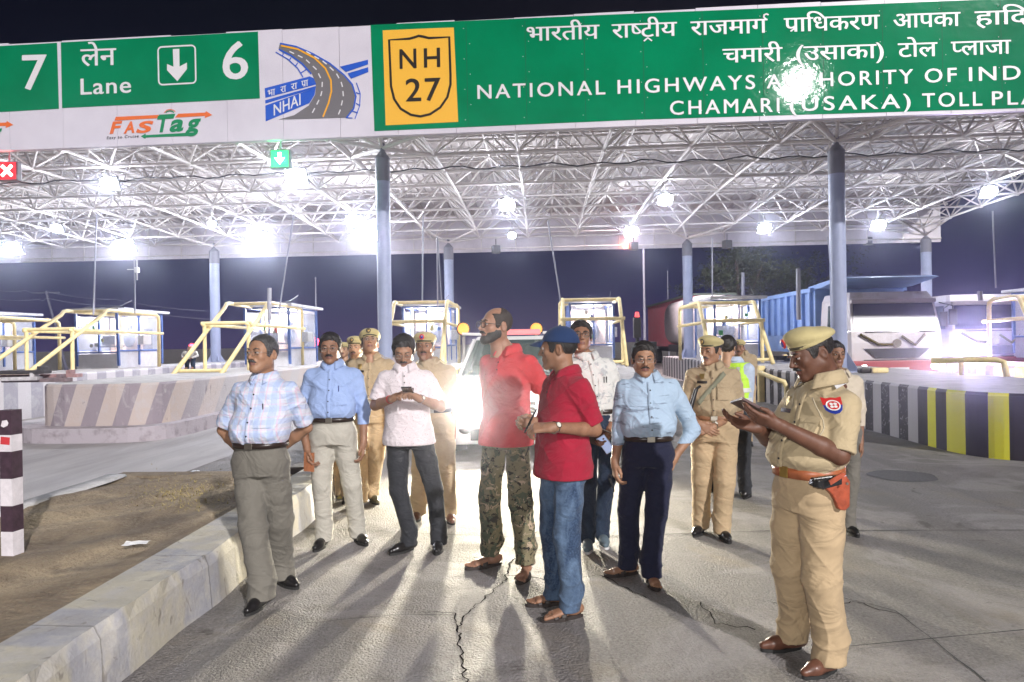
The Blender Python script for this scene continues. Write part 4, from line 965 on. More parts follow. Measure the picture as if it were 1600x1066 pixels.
    # arms below the sleeve, hands
    for i in (0, 1):
        s_, e_, w_ = arms[i]; hd = q['hands'][i]; lo = np.minimum.reduce([np.array(e_), np.array(w_)]) - .22; hi = np.maximum.reduce([np.array(e_), np.array(w_)]) + .22
        if i == 0 and q.get('hideR'): continue
        Fa = Fld(lo, hi, hv * .85); m_ = e_.lerp(w_, .3); ar = q.get('armr', 1.0); Fa.rc(s_.lerp(e_, .5), e_, .044 * k * ar, .039 * k * ar, k=.01); Fa.rc(e_, m_, .039 * k * ar, .041 * k * ar, k=.01); Fa.rc(m_, w_, .040 * k * ar, .026 * k * ar, k=.01)
        R_ = inv.to_3x3(); al = Vector(hd[0]); bk = Vector(hd[1])
        if hd[3:] and hd[3] == 'w': al = R_ @ al; bk = R_ @ bk
        B = basis(al, bk); mir = 1 if i == 1 else -1   # thumb side
        if hd[4:]: mir *= hd[4]
        hand_field(Fa, w_ + Vector(al).normalized() * .012, B, k * 1.02 * q.get('handsc', 1), mir, hd[2] if hasattr(hd[2], '__len__') else (hd[2],) * 4, thumb=hd[5] if hd[5:] else .3)
        V, Q = Fa.mesh(); parts.append((V, Q))
    if q.get('foot') == 'sandal':
        for i in (0, 1):
            f = feet[i]; d = np.array((math.sin(fy[i]), -math.cos(fy[i]), 0)); n_ = np.array((-d[1], d[0], 0)); o_ = np.array((f.x, f.y, .022)); Ff = Fld(o_ - .2, o_ + .2 + np.array((0, 0, .06)), hv * .9)
            P = lambda a, b, c: o_ + d * a * k + n_ * b * k + np.array((0, 0, c * k))
            Ff.rc(P(-.10, 0, .028), P(.06, 0, .014), .028 * k, .020 * k); Ff.rc(P(-.06, 0, .03), P(-.055, 0, .14), .036 * k, .034 * k, k=.02); Ff.rc(P(.0, .012, .02), P(.07, .026, .01), .024 * k, .015 * k, k=.015); Ff.rc(P(.0, -.01, .02), P(.075, -.02, .01), .024 * k, .017 * k, k=.015)
            sg = -1 if i == 1 else 1
            for j, (b, L_, r) in enumerate(((-.030, .125, .0115), (-.012, .122, .0085), (.002, .115, .0078), (.015, .106, .0072), (.028, .094, .007))): Ff.rc(P(.07, b * sg * .8, .008), P(L_, b * sg, .003), r * k, r * .85 * k, k=.003)
            V, Q = Ff.mesh(); parts.append((V, Q))
    V, Q, lip = head_mesh(hv, 1.0, q.get('face', {})); V = xf(V * hs, HR, hc); parts.append((V, Q, lip))
    obj_np('body', parts, [sk, LIP], root)
    HT = lambda p: hc + HR @ (Vector(p) * hs)
    # eyes, brows
    for s_ in (-1, 1):
        mb = MB(); mb.sphere(HT((s_ * .0295, -.0818, .0092)), .0108 * hs, 12, 8, 0); g_ = q.get('gaze', 0) * .001
        mb.sphere(HT((s_ * .0295 + g_, -.0905, .0088)), (.0066 * hs, .0034 * hs, .0064 * hs), 10, 6, 1, HR); mb.build('eye', [M_eyew, M_iris], root)
    hm = q.get('hairm', M_hair)
    for s_ in (-1, 1): mb = MB(); mb.tube([HT((s_ * .013, -.0975, .0265)), HT((s_ * .030, -.0955, .0335)), HT((s_ * .047, -.083, .0290))], .004, 6, rs=[.0038 * hs, .0044 * hs, .002 * hs], flat=.6); mb.build('eyebrow', hm, root)
    if q.get('mous', 1):
        w__ = q.get('mous', 1); Fm = Fld((-.05, -.13, -.07), (.05, -.05, -.02), .003)
        for s_ in (-1, 1): Fm.rc((s_ * .003, -.103, -.0410), (s_ * .016, -.098, -.0435), .0062 * w__, .0062 * w__, k=.003); Fm.rc((s_ * .016, -.098, -.0435), (s_ * .028, -.087, -.0510), .006 * w__, .0030, k=.003)
        V, Q = Fm.mesh(); obj_np('moustache', [(xf(V * hs, HR, hc), Q)], q.get('mousm', hm), root)
    if q.get('beard'):
        Fm = Fld((-.09, -.13, -.14), (.09, .05, .03), .004); Fm.ell((0, -.033, -.014), (.0625, .060, .090), k=.0)
        for s_ in (-1, 1): Fm.rc((s_ * .046, .0, -.048), (s_ * .016, -.066, -.090), .029, .027, k=.02)
        Fm.ell((0, -.082, -.093), (.026, .023, .026), k=.02); Fm.cutf(lambda X, Y, Z: Z - np.interp(Y, [-.12, -.095, -.075, -.04, -.02, .03], [-.066, -.066, -.045, -.035, -.005, .0]) + 0 * X); Fm.cutf(lambda X, Y, Z: Y - .005 + 0 * Z)
        V, Q = Fm.mesh(); obj_np('beard', [(xf(V * hs, HR, hc), Q)], hm, root)
    st = q.get('hair', 'full'); V, Q = hair_mesh(hv, 1.0, st); obj_np('hair', [(xf(V * hs, HR, hc), Q)], M_stub if st == 'bald' else hm, root)
    # glasses
    if q.get('glasses'):
        thick = q['glasses'] == 'thick'; mb = MB(); rr = (.0022 if thick else .0011) * hs; gm = M_frame if thick else M_wire
        for s_ in (-1, 1):
            w1, h1 = (.0255, .0190) if thick else (.0235, .0140); mb.tube([HT((s_ * .032 + w1 * math.copysign(abs(math.cos(t)) ** .7, math.cos(t)), -.1085 + 9 * (max(0, abs(w1 * math.cos(t) + 0) if math.cos(t) * 1 > 0 else 0)) ** 2, .004 + h1 * math.copysign(abs(math.sin(t)) ** .7, math.sin(t)))) for t in np.linspace(0, 2 * math.pi, 25)[:-1]], rr, 6, closed=True)
            mb.tube([HT((s_ * .057, -.102, .010)), HT((s_ * .073, -.07, .010)), HT((s_ * .079, .0, .006))], rr * .9, 5)
        mb.tube([HT((-.008, -.108, .008)), HT((0, -.111, .011)), HT((.008, -.108, .008))], rr, 5); fr_ = mb.build('glasses', gm, root); mb = MB()
        for s_ in (-1, 1):
            w1, h1 = (.0245, .018) if thick else (.0225, .0145); mb.add([HT((s_ * .032 + w1 * math.cos(t), -.1083, .004 + h1 * math.sin(t))) for t in np.linspace(0, 2 * math.pi, 17)[:-1]], [tuple(range(16))])
        mb.build('lenses', M_lens, fr_)
    # shirt
    top = q['top']; pol = top.get('loose', False); zb = (top.get('hem', .584) if not pol else top.get('hem', .47)) * H; slv = top.get('sleeve', 'short'); slw = top.get('slw', 1.0); g_ = top.get('gap', .014)
    Fs = Fld((-.75, -.7, zb - .05), (.75, .7, .90 * H), hv * 1.35); T2 = []
    for a, b, c, d, e in TORSO:
        ex = g_ + ((.014 if a > .6 * H else .026) if (pol and a < .7 * H) else 0) + (.014 if (not pol and .585 * H < a < .68 * H) else 0)
        T2.append((a, b, c, d + ex * (.5 if a > .83 * H else 1), e + ex * (.5 if a > .83 * H else 1)))
    T2 = [t for t in T2 if t[0] > zb + .01]; c0 = cxy(zb); i0 = T2[0]; T2.insert(0, (zb, c0[0], c0[1] + (-.3 * bel if not pol else -.1 * bel), (.150 * k * fat + .016 if not pol else .176 * k * fat + .034), (.114 * k * fat + .012 if not pol else .135 * k * fat + .036)))
    Fs.loft(T2, k=.0)
    for i in (0, 1):
        s_, e_, w_ = arms[i]
        if slv == 'short':
            fr = top.get('slen', .72); m_ = s_.lerp(e_, fr); dr = np.array((e_ - s_).normalized()); q1 = s_.lerp(e_, .28); Fs.rc(s_ + Vector((0, 0, .0)), q1, .060 * k, .062 * k, k=.045); Fs.rc(q1, s_.lerp(e_, fr + .15), .063 * k * slw, .066 * k * slw, k=.014, clip=[(m_, dr)])
        else:
            q1 = s_.lerp(e_, .28); Fs.rc(s_, q1, .060 * k, .060 * k, k=.045); Fs.rc(q1, e_, .061 * k, .052 * k, k=.014); m_ = e_.lerp(w_, .97); dr = np.array((w_ - e_).normalized()); Fs.rc(e_, w_, .052 * k, .036 * k, k=.02, clip=[(m_, dr)])
    if top.get('open', 1): nc = cxy(.83 * H); Fs.rc((nc[0], nc[1] - .085, .853 * H), (nc[0], nc[1] - .150, .822 * H), .022, .006, k=.006, sub=True)
    V, Q = Fs.mesh(); V = relax(V, Q, 1, .4); N = vnorm(V, Q); zf = np.clip((V[:, 2] - zb) / .03, 0, 1); V = folds(V, N, top.get('fold', .005), q.get('ph', 1.0), 'shirt', np.clip(.3 + zf, 0, 1) * np.where(V[:, 2] > .82 * H, .3, 1)); SV = V
    shirt = obj_np('shirt', [(V, Q)], top['m'], root); cm = top.get('cm', top['m'])
    # collar
    mb = MB(); nc = Vector((cxy(.84 * H)[0], cxy(.84 * H)[1] + .012, .845 * H)) + Vector(q.get('coff', (0, 0, 0))); rings = []; gap = .34; k0_, k = k, k * q.get('csc', 1.0)
    for t in np.linspace(-math.pi + gap, math.pi - gap, 33):
        f_ = max(0, abs(t) / math.pi - .35) / .65; an = t + math.pi / 2; c_, s__ = math.cos(an), math.sin(an); R_ = lambda r: Vector((c_ * r, s__ * r * .95, 0)); drop = -.030 * f_ ** 1.6; tip = f_ ** 5
        p1 = nc + R_(.060 * k) + Vector((0, 0, -.012 + drop)); p2 = nc + R_(.066 * k) + Vector((0, 0, .030 * k + drop)); p25 = nc + R_(.074 * k) + Vector((0, 0, .028 * k + drop)); p3 = nc + R_((.096 + .018 * f_ * (1 - tip) + .030 * tip) * k) + Vector((0, -.012 * tip, -.022 * k + drop - .026 * tip))
        rings.append([p1, p2, p25, (p25 * .45 + p3 * .55) + Vector((c_, s__, .5)) * .004, p3])
    k = k0_; mb.loft(rings, closed=False, caps=False); co_ = mb.build('collar', cm, shirt); so_ = co_.modifiers.new('s', 'SOLIDIFY'); so_.thickness = .003
    # placket and buttons
    zt = .815 * H; zl = (zb + .03) if not pol else .745 * H; cx_ = [cxy(z)[0] for z in np.linspace(zl, zt, 12)]; mb = MB(); vs = []
    for z, c_ in zip(np.linspace(zl, zt, 12), cx_):
        y = surf_y(SV, c_, z) - .003; vs += [(c_ - .014, y + .002, z), (c_ - .013, y, z), (c_ + .013, y, z), (c_ + .014, y + .002, z)]
    mb.add(vs, [(4 * i + j, 4 * i + j + 1, 4 * i + j + 5, 4 * i + j + 4) for i in range(11) for j in range(3)], True); mb.build('placket', cm, shirt)
    for z in np.arange(zl + .04, zt - .01, .085 if not pol else .05):
        c_ = cxy(z)[0]; mb = MB(); y = surf_y(SV, c_, z) - .005; mb.cyl((c_, y, z), (c_, y - .003, z), .0055, seg=8); mb.build('button', top.get('bm', M_sole), shirt)
    # trousers
    tr = q['tr']; ztw = .592 * H; Ft = Fld((-.6, -.6, .0), (.6, .6, ztw + .03), hv * 1.45)
    TT = [(a, b, c, d + .012, e + .012) for a, b, c, d, e in TORSO if .465 * H < a < .60 * H]; c0 = cxy(ztw); TT.append((ztw, c0[0], c0[1] - .3 * bel, .150 * k * fat + .012 + .1 * bel, .114 * k * fat + .012 + .2 * bel)); Ft.loft(TT, k=.0)
    tr_r = tr.get('r', (.098, .078, .070, .072))
    for i in (0, 1):
        a_, kn, an = HP[i], KN[i], AN[i]; bot = Vector((an.x, an.y, tr.get('hem', .045))); md = a_.lerp(kn, .45)
        Ft.rc(a_ + Vector((0, 0, .02)), md, tr_r[0] * k * fat, (tr_r[0] * .95) * k * fat, k=.035); Ft.rc(md, kn, tr_r[0] * .95 * k * fat, tr_r[1] * k, k=.02); Ft.rc(kn, bot + Vector((0, 0, .1)), tr_r[1] * k, tr_r[2] * k, k=.02)
        d = Vector((math.sin(fy[i]), -math.cos(fy[i]), 0)); Ft.rc(bot + Vector((0, 0, .12)), bot + d * .022, tr_r[2] * k, tr_r[3] * k, k=.02, clip=[(bot, (0, 0, -1))])
    Ft.cut((0, 0, ztw), (0, 0, 1)); V, Q = Ft.mesh(); V = relax(V, Q, 1, .4); N = vnorm(V, Q); V = folds(V, N, tr.get('fold', .007), q.get('ph', 1.0) * 2, 'trouser', np.clip((ztw - V[:, 2]) / .08, .1, 1)); TV = V
    trs = obj_np('trousers', [(V, Q)], tr['m'], root)
    if not pol or q.get('belt'):
        bc = cxy(ztw - .02); bw = q.get('beltw', .036); bm = q.get('belt', M_belt); R0 = ring(TV, ztw - .018, bc[0], bc[1], tol=.02, off=.005); mb = MB(); rs_ = []
        for dz, do in ((-bw / 2, -.003), (-bw / 2, .004), (bw / 2, .004), (bw / 2, -.003)): rs_.append([Vector((bc[0] + math.cos(t) * (r + do), bc[1] + math.sin(t) * (r + do), ztw - .01 + dz)) for t, r in R0])
        mb.loft(rs_, caps=False); be = mb.build('belt', bm, root); k_ = int(len(R0) / 4); t, r = R0[k_]; mb = MB(); p = Vector((bc[0] + math.cos(t) * (r + .008), bc[1] + math.sin(t) * (r + .008), ztw - .01)); mb.box(p, (.052, .006, bw * 1.02)); mb.build('buckle', q.get('buckm', M_buck), be, bevel=.002)
    # shoes
    for i in (0, 1):
        f = feet[i]; d = np.array((math.sin(fy[i]), -math.cos(fy[i]), 0)); n_ = np.array((-d[1], d[0], 0)); o_ = np.array((f.x, f.y, 0.)); P = lambda a, b, c: tuple(o_ + d * a * k + n_ * b * k + np.array((0, 0, c * k))); kind = q.get('foot', 'shoe')
        if kind == 'shoe':
            Ff = Fld(o_ - .22, o_ + .22, hv * .9); Ff.rc(P(-.085, 0, .05), P(-.03, 0, .055), .038 * k, .040 * k); Ff.rc(P(-.03, 0, .05), P(.07, .004, .040), .040 * k, .034 * k, k=.02); Ff.rc(P(.06, 0, .036), P(.125, -.002, .030), .037 * k, .022 * k, k=.02); Ff.rc(P(-.06, 0, .06), P(-.055, 0, .11), .042 * k, .044 * k, k=.02); Ff.cut((0, 0, .014), (0, 0, -1)); V, Q = Ff.mesh()
            sh_ = obj_np('shoe', [(V, Q)], q.get('shoem', M_shoe), root); mb = MB(); out = []
            for t in np.linspace(0, 2 * math.pi, 29)[:-1]:
                c_, s__ = math.cos(t), math.sin(t); a = .027 + .118 * c_; w__ = (.044 if c_ > 0 else .037) * (1 - .12 * abs(c_)); out.append(Vector(P(a, w__ * s__, 0)))
            mb.loft([[v + Vector((0, 0, z)) for v in out] for z in (.001, .018)], smooth=False); mb.build('sole', q.get('solem', M_sole), sh_)
        else:
            mb = MB(); out = []
            for t in np.linspace(0, 2 * math.pi, 29)[:-1]:
                c_, s__ = math.cos(t), math.sin(t); a = .012 + .135 * c_; w__ = (.048 if c_ > 0 else .038) * (1 - .08 * abs(c_)); out.append(Vector(P(a, w__ * s__, 0)))
            mb.loft([[v + Vector((0, 0, z)) for v in out] for z in (.001, .022)], smooth=False); sd = mb.build('sandal', M_sand, root)
            for a1 in ((.045, .075), (-.005, .03)) if q.get('strap', 1) else ((.03, .06),):
                mb = MB(); rs_ = []
                for a in np.linspace(a1[0], a1[1], 4): rs_.append([Vector(P(a, .047 * math.cos(t), .012 + (.052 - .25 * (a - .0) * 1.0) * math.sin(t) * .95)) for t in np.linspace(0, math.pi, 11)])
                mb.loft(rs_, closed=False, caps=False); so_ = mb.build('strap', M_sand, sd); s2 = so_.modifiers.new('s', 'SOLIDIFY'); s2.thickness = .005
    info = dict(root=root, inv=inv, HT=HT, HR=HR, hc=hc, hs=hs, SV=SV, TV=TV, H=H, k=k, shirt=shirt, arms=arms, cxy=cxy, SH=SH, ztw=ztw, Lp=Lp, trs=trs, base=base, rz=rz, dep=dep, q=q, hv=hv)
    PEOPLE[key] = info
    print(key, 'up %.2f %.2f fore %.2f %.2f' % tuple([(a[1] - a[0]).length for a in arms] + [(a[2] - a[1]).length for a in arms]), 'headz %.2f' % hc.z, 'H', H)
    return info
def beret(I, badge=True, m=None, tilt=0.0, band=True):
    HT, HR, hs, root = I['HT'], I['HR'], I['hs'], I['root']; Fl = Fld((-.15, -.15, -.02), (.15, .16, .17), I['hv'])
    Fl.ell((0, .012, .05), (.086, .103, .03), k=0); Fl.ell((0, .018, .078), (.098, .115, .040), Matrix.Rotation(-.16, 3, 'X') @ Matrix.Rotation(tilt, 3, 'Y'), k=.02); Fl.ell((0, -.03, .095), (.075, .06, .035), k=.03)
    Fl.cut((0, 0, .045), (0, .10, -1)); V, Q = Fl.mesh(); V = relax(V, Q, 1)
    o = obj_np('beret', [(xf(V * hs, HR, I['hc']), Q)], m or M_khakb, root)
    mb = MB(); R_ = [HT((.0835 * math.cos(t), .010 + .1015 * math.sin(t), .046 + .0 * math.sin(t))) for t in np.linspace(0, 2 * math.pi, 33)[:-1]]; R2 = [HT((.086 * math.cos(t), .010 + .104 * math.sin(t), .058)) for t in np.linspace(0, 2 * math.pi, 33)[:-1]]
    mb.loft([R_, R2], caps=False); b_ = mb.build('band', M_band, o); b_.modifiers.new('s', 'SOLIDIFY').thickness = .003
    if badge:
        mb = MB(); p = Vector((-.012, -.108, .086)); mb.sphere(HT(p), (.022 * hs, .006 * hs, .024 * hs), 14, 8, 0, HR); mb.sphere(HT(p + Vector((0, -.004, 0))), (.013 * hs, .006 * hs, .015 * hs), 10, 8, 1, HR); mb.sphere(HT(p + Vector((0, -.006, .006))), (.005 * hs, .006 * hs, .007 * hs), 8, 6, 2, HR)
        mb.build('cap_badge', [M_bred, M_bblue, M_buck] if badge == 'big' else [M_band, M_bgold, M_band], o)
    return o
M_khakb = cloth('beret_felt', (.47, .40, .20), wr=.15, fine=.4, fs=300); M_band = mat('beret_band', (.06, .05, .03), .6); M_bred = mat('badge_red', (.55, .03, .03), .4); M_bblue = mat('badge_blue', (.02, .04, .28), .4); M_bgold = mat('badge_gold', (.4, .28, .1), .35, metal=.7); M_white = mat('white_enamel', (.75, .75, .75), .4)
def police_kit(I, side=None, sling=False):
    SV, cxy, H, k, sh = I['SV'], I['cxy'], I['H'], I['k'], I['shirt']
    for s_ in (-1, 1):
        c = cxy(.745 * H)[0]; x0 = c + s_ * .085 * k; pk = patch(SV, 0, x0 - .048, x0 + .048, .675 * H, .745 * H, .004).build('chest_pocket', I['q']['top']['m'], sh); patch(SV, 0, x0 - .05, x0 + .05, .732 * H, .750 * H, .009, 5, 3).build('pocket_flap', I['q']['top']['m'], sh)
        # shoulder strap
        if I is Fo and s_ > 0: continue
        S0 = I['SH'][1 if s_ > 0 else 0]; mb = MB(); vs = []
        for t in np.linspace(0, 1, 5):
            x = cxy(.83 * H)[0] + s_ * (.075 + t * (abs(S0.x - cxy(.8 * H)[0]) - .055)); m_ = (np.abs(SV[:, 0] - x) < .015) & (np.abs(SV[:, 1] - S0.y) < .04) & (SV[:, 2] > .74 * H); z = (SV[m_, 2].max() if m_.any() else S0.z + .06) + .006
            vs += [(x, S0.y - .022, z - .002), (x, S0.y + .022, z - .002)]
        mb.add(vs, [(2 * i, 2 * i + 1, 2 * i + 3, 2 * i + 2) for i in range(4)], True); ep = mb.build('shoulder_strap', M_epau, sh); ep.modifiers.new('s', 'SOLIDIFY').thickness = .004
    x0 = cxy(.75 * H)[0] - .085 * k; mb = patch(SV, 0, x0 - .04, x0 + .04, .752 * H, .764 * H, .009, 4, 2); mb.build('name_plate', M_sk, sh)
    patch(SV, 0, x0 - .022, x0 + .022, .772 * H, .798 * H, .009, 5, 5, lambda u, v: (.5 + (u - .5) * (1 - .5 * (1 - v)), v)).build('chest_badge', M_bgold, sh)
M_epau = mat('shoulder_strap_khaki', (.30, .25, .17), .8)
# ------------------------------------------------------------------ cloth patterns
def plaid():
    M = cloth('plaid_shirt', (.55, .6, .75)); g = NG(M); q = g.xyz(); c = (.58, .60, .70)
    def line(ax, f, w, ph=0): return g.ramp(g.math('FRACT', g.math('ADD', g.math('MULTIPLY', q[ax], f), ph)), [(0, (1, 1, 1)), (w, (0, 0, 0))], 'CONSTANT')
    g_ = g.mix(g.math('MULTIPLY', line(0, 13, .42), .55), c, (.33, .45, .72)); g_ = g.mix(g.math('MULTIPLY', line(2, 13, .4, .3), .5), g_, (.36, .46, .72)); g_ = g.mix(g.math('MULTIPLY', line(0, 13, .1, .45), .45), g_, (.66, .42, .52)); g_ = g.mix(g.math('MULTIPLY', line(2, 13, .1, .75), .4), g_, (.62, .45, .58))
    g_ = g.mix(g.math('MULTIPLY', line(0, 26, .12, .1), .4), g_, (.45, .62, .75)); g.col(g_); return M
def dots():
    M = cloth('dotted_polo', (.62, .56, .60)); g = NG(M); v = g.voro(62, g.mapv((1, .3, 1))); g.col(g.mix(g.ramp(v, [(.12, (1, 1, 1)), (.2, (0, 0, 0))]), (.66, .60, .63), (.28, .20, .26))); return M
def printed(name, base, ink, st=(9, 9, 26), th=.60, sc=1.0):
    M = cloth(name, base); g = NG(M); n = g.noise(sc, 4, .4, g.mapv(st)); g.col(g.mix(g.ramp(n, [(th, (0, 0, 0)), (th + .04, (1, 1, 1))]), base, ink)); return M
def camo():
    M = cloth('camouflage_cotton', (.2, .18, .12), wr=.45, ws=6); g = NG(M); c = (.115, .10, .07)
    n1 = g.noise(11, 3, 1.2, g.mapv((1, 1, 1.1))); n2 = g.noise(12, 3, 1.4, g.mapv((1, 1, 1.2), loc=(3, 7, 1))); n3 = g.noise(14, 3, 1.6, g.mapv((1, 1, 1.3), loc=(9, 2, 5)))
    c1 = g.mix(g.ramp(n1, [(.52, (0, 0, 0)), (.53, (1, 1, 1))]), (.19, .165, .10), (.085, .10, .065)); c1 = g.mix(g.ramp(n2, [(.60, (0, 0, 0)), (.61, (1, 1, 1))]), c1, (.40, .31, .22)); c1 = g.mix(g.ramp(n3, [(.58, (0, 0, 0)), (.59, (1, 1, 1))]), c1, (.03, .027, .022)); g.col(c1); return M
def jeans(name, a, b):
    M = cloth(name, a, wr=.5, ws=6, fine=.4, fs=500); g = NG(M); n = g.noise(7, 5, 1.0, g.mapv((1, 1, .38))); c = g.ramp(n, [(.40, a), (.66, b)]); c = g.mix(g.ramp(g.noise(90, 2), [(.4, (0, 0, 0)), (.7, (.35, .35, .35))]), c, b); g.col(c); return M
M_red1 = cloth('coral_red_pique', (.60, .065, .075), fine=.5, fs=600); M_red2 = cloth('crimson_pique', (.33, .012, .035), fine=.5, fs=600)
M_plaid = plaid(); M_dots = dots(); M_blue_s = cloth('light_blue_cotton', (.30, .40, .66)); M_print1 = printed('white_printed_cotton', (.60, .60, .58), (.42, .43, .44), (14, 14, 18), .55); M_print2 = printed('blue_brushed_print', (.36, .47, .60), (.20, .25, .33), (6, 6, 34), .60)
M_grey_t = cloth('grey_wool', (.155, .145, .125), wr=.5, ws=5); M_stone = cloth('stone_chino', (.42, .40, .35), wr=.5, ws=5); M_black_t = cloth('black_trousers', (.028, .030, .036), wr=.5, ws=5); M_navy = cloth('navy_trousers', (.016, .018, .042), wr=.5, ws=5)
M_camo = camo(); M_jean = jeans('blue_denim', (.022, .042, .09), (.13, .20, .31)); M_dkjean = jeans('dark_denim', (.012, .02, .04), (.03, .05, .085)); M_shirtw = cloth('white_cotton', (.62, .60, .56)); M_navycap = cloth('navy_cap', (.012, .03, .09), wr=.05)
DN, BK = (0, 0, -1), (0, 1, 0)
def hang(side, curl=.45, fwd_=0.0): return ((side * -.0, -.12 - fwd_, -1), (side, -.25, 0), curl)
# ------------------------------------------------------------------ A plaid shirt, hands behind
A = person('A', 'man in a pale blue plaid shirt and grey trousers, hands behind his back', dict(d=4.55, H=1.70, rz=-8, h=.004, feet=[(404, 950, -8), (446, 915, 55)], hip=(408, 735), neck=(413, 582), head=(410, 554), hs=1.07, hyaw=-10, pitch=-3, gaze=-3, skin='c', hair='high', hairm=M_hairg, mousm=M_hairg, mous=1.1, glasses='thin', fat=1.0, belly=.05, sh=.205, ph=.7,
    arms=[((349, 672, .12), (382, 712, .24)), ((479, 668, .14), (425, 712, .26))], hands=[((1, .3, -.2), (0, 1, .2), .5), ((-1, .3, -.2), (0, 1, .2), .5)], top=dict(m=M_plaid, sleeve='short', slen=.86, fold=.006), tr=dict(m=M_grey_t, r=(.100, .086, .082, .085), hem=.05, fold=.008), knee=(0, 0)))
# ------------------------------------------------------------------ B light blue shirt, wallet
B_ = person('B', 'man in a plain light blue long sleeved shirt and stone trousers holding a tan wallet', dict(d=5.72, H=1.75, rz=4, h=.0045, feet=[(503, 855, -6), (562, 848, 38)], hip=(521, 700), neck=(520, 578), head=(516, 545), hs=1.05, hyaw=6, pitch=4, skin='b', hair='full', mous=1.1, glasses='thin', fat=.98, belly=.04, sh=.20, ph=1.9,
    arms=[((471, 655, .02), (480, 702, -.10)), ((568, 640, .04), (568, 690, -.02))], hands=[((.25, -.35, -1), (-1, -.1, 0), .8), ((0, -.1, -1), (1, 0, 0), .6)], top=dict(m=M_blue_s, sleeve='long', fold=.007), tr=dict(m=M_stone, r=(.096, .074, .066, .068), fold=.007)))
# ------------------------------------------------------------------ C dotted polo, phone
C_ = person('C', 'man in a white dotted polo shirt and black trousers looking down at a phone', dict(d=5.56, H=1.72, rz=5, h=.0045, feet=[(632, 862, -42), (685, 860, 2)], hip=(640, 720), neck=(633, 580), head=(631, 549), hs=1.06, hyaw=3, pitch=24, skin='c', hair='thick', mous=1.1, glasses='thin', fat=.98, belly=.02, sh=.20, ph=2.6,
    arms=[((586, 634, -.03), (615, 622, -.28)), ((689, 636, -.03), (653, 622, -.28))], hands=[((.75, -.35, .45), (-.5, .15, .8), .9, None, 1, .8), ((-.75, -.35, .45), (.5, .15, .8), .9, None, 1, .8)], top=dict(m=M_dots, sleeve='short', loose=True, hem=.485, slen=.82, fold=.005, gap=.012), tr=dict(m=M_black_t, r=(.090, .068, .060, .066), fold=.006), knee=(-.02, .04)))
# ------------------------------------------------------------------ red polo, camouflage trousers, beard
RA = person('RA', 'tall bearded balding man in a coral red polo and camouflage trousers with glasses', dict(d=4.98, H=1.87, rz=-32, h=.0042, feet=[(758, 886, -62), (819, 903, -12)], hip=(791, 710), neck=(793, 552), head=(775, 510), hs=1.03, hyaw=-26, pitch=-4, skin='r', hair='bald', beard=1, mous=1.2, glasses='thick', fat=.88, belly=.0, sh=.19, ph=3.7,
    arms=[((770, 640, .28), (800, 672, .20)), ((850, 612, .05), (858, 662, -.12))], hands=[hang(-1, .5), hang(1, .6)], top=dict(m=M_red1, sleeve='short', loose=True, hem=.482, slen=.85, fold=.006), tr=dict(m=M_camo, r=(.090, .074, .068, .062), fold=.012, hem=.09), foot='sandal'))
# ------------------------------------------------------------------ red polo, blue cap, jeans
RB = person('RB', 'man in a crimson polo, blue jeans and navy baseball cap looking away left', dict(d=4.22, H=1.72, rz=-62, h=.004, feet=[(857, 945, -78), (881, 967, -70)], hip=(880, 745), neck=(883, 578), head=(873, 546), hs=1.06, hyaw=-42, pitch=2, skin='b', hair='cap', mous=0, fat=.95, belly=.02, sh=.20, ph=4.1,
    arms=[((850, 672, .38), (838, 660, .02)), ((930, 672, -.12), (862, 668, -.32))], hands=[((-.1, -1, .12), (-1, .1, .3), .9), ((-1, .2, -.05), (.2, -.6, .8), (.7, .8, .9, .9), 'w', 1, .6)], top=dict(m=M_red2, sleeve='short', loose=True, hem=.475, slen=.84, fold=.006, open=0), tr=dict(m=M_jean, r=(.094, .075, .064, .064), fold=.009), foot='sandal', strap=1))
# ------------------------------------------------------------------ glasses man
Gm = person('G', 'young man in white printed shirt and thick black glasses behind men in red', dict(d=5.72, H=1.80, rz=8, h=.0045, feet=[(918, 858, -5), (942, 851, 5)], hip=(936, 690), neck=(917, 573), head=(908, 527), hs=1.03, hyaw=-8, pitch=-8, skin='b', hair='thick', mous=0, glasses='thick', fat=.93, sh=.19, ph=5.3,
    arms=[((893, 650, .05), (905, 690, -.1)), ((965, 630, .03), (952, 674, -.14))], hands=[hang(-1), ((-.35, -.5, -.7), (.9, -.2, -.2), .9)], top=dict(m=M_print1, sleeve='long', fold=.007, hem=.57), tr=dict(m=M_dkjean, r=(.088, .068, .058, .058), fold=.007), shoem=mat('grey_trainer', (.10, .14, .17), .8, bump=.4), solem=mat('pale_sole', (.6, .6, .6), .6)))
# ------------------------------------------------------------------ D blue print shirt
Dm = person('D', 'man in blue brush print shirt and navy trousers with a hand in his pocket', dict(d=4.80, H=1.645, rz=0, h=.0043, feet=[(973, 899, -72), (1020, 914, 3)], hip=(1012, 725), neck=(1012, 600), head=(1006, 562), hs=1.06, hyaw=-2, pitch=4, skin='c', hair='full', mous=.8, glasses='thin', fat=1.0, belly=.055, sh=.205, ph=6.1,
    arms=[((968, 672, .03), (961, 722, -.06)), ((1083, 672, .06), (1056, 712, -.02))], hands=[hang(-1, .7), ((-.4, -.1, -1), (1, .0, -.3), .5)], top=dict(m=M_print2, sleeve='long', fold=.008), tr=dict(m=M_navy, r=(.096, .076, .068, .070), fold=.007), foot='sandal'))
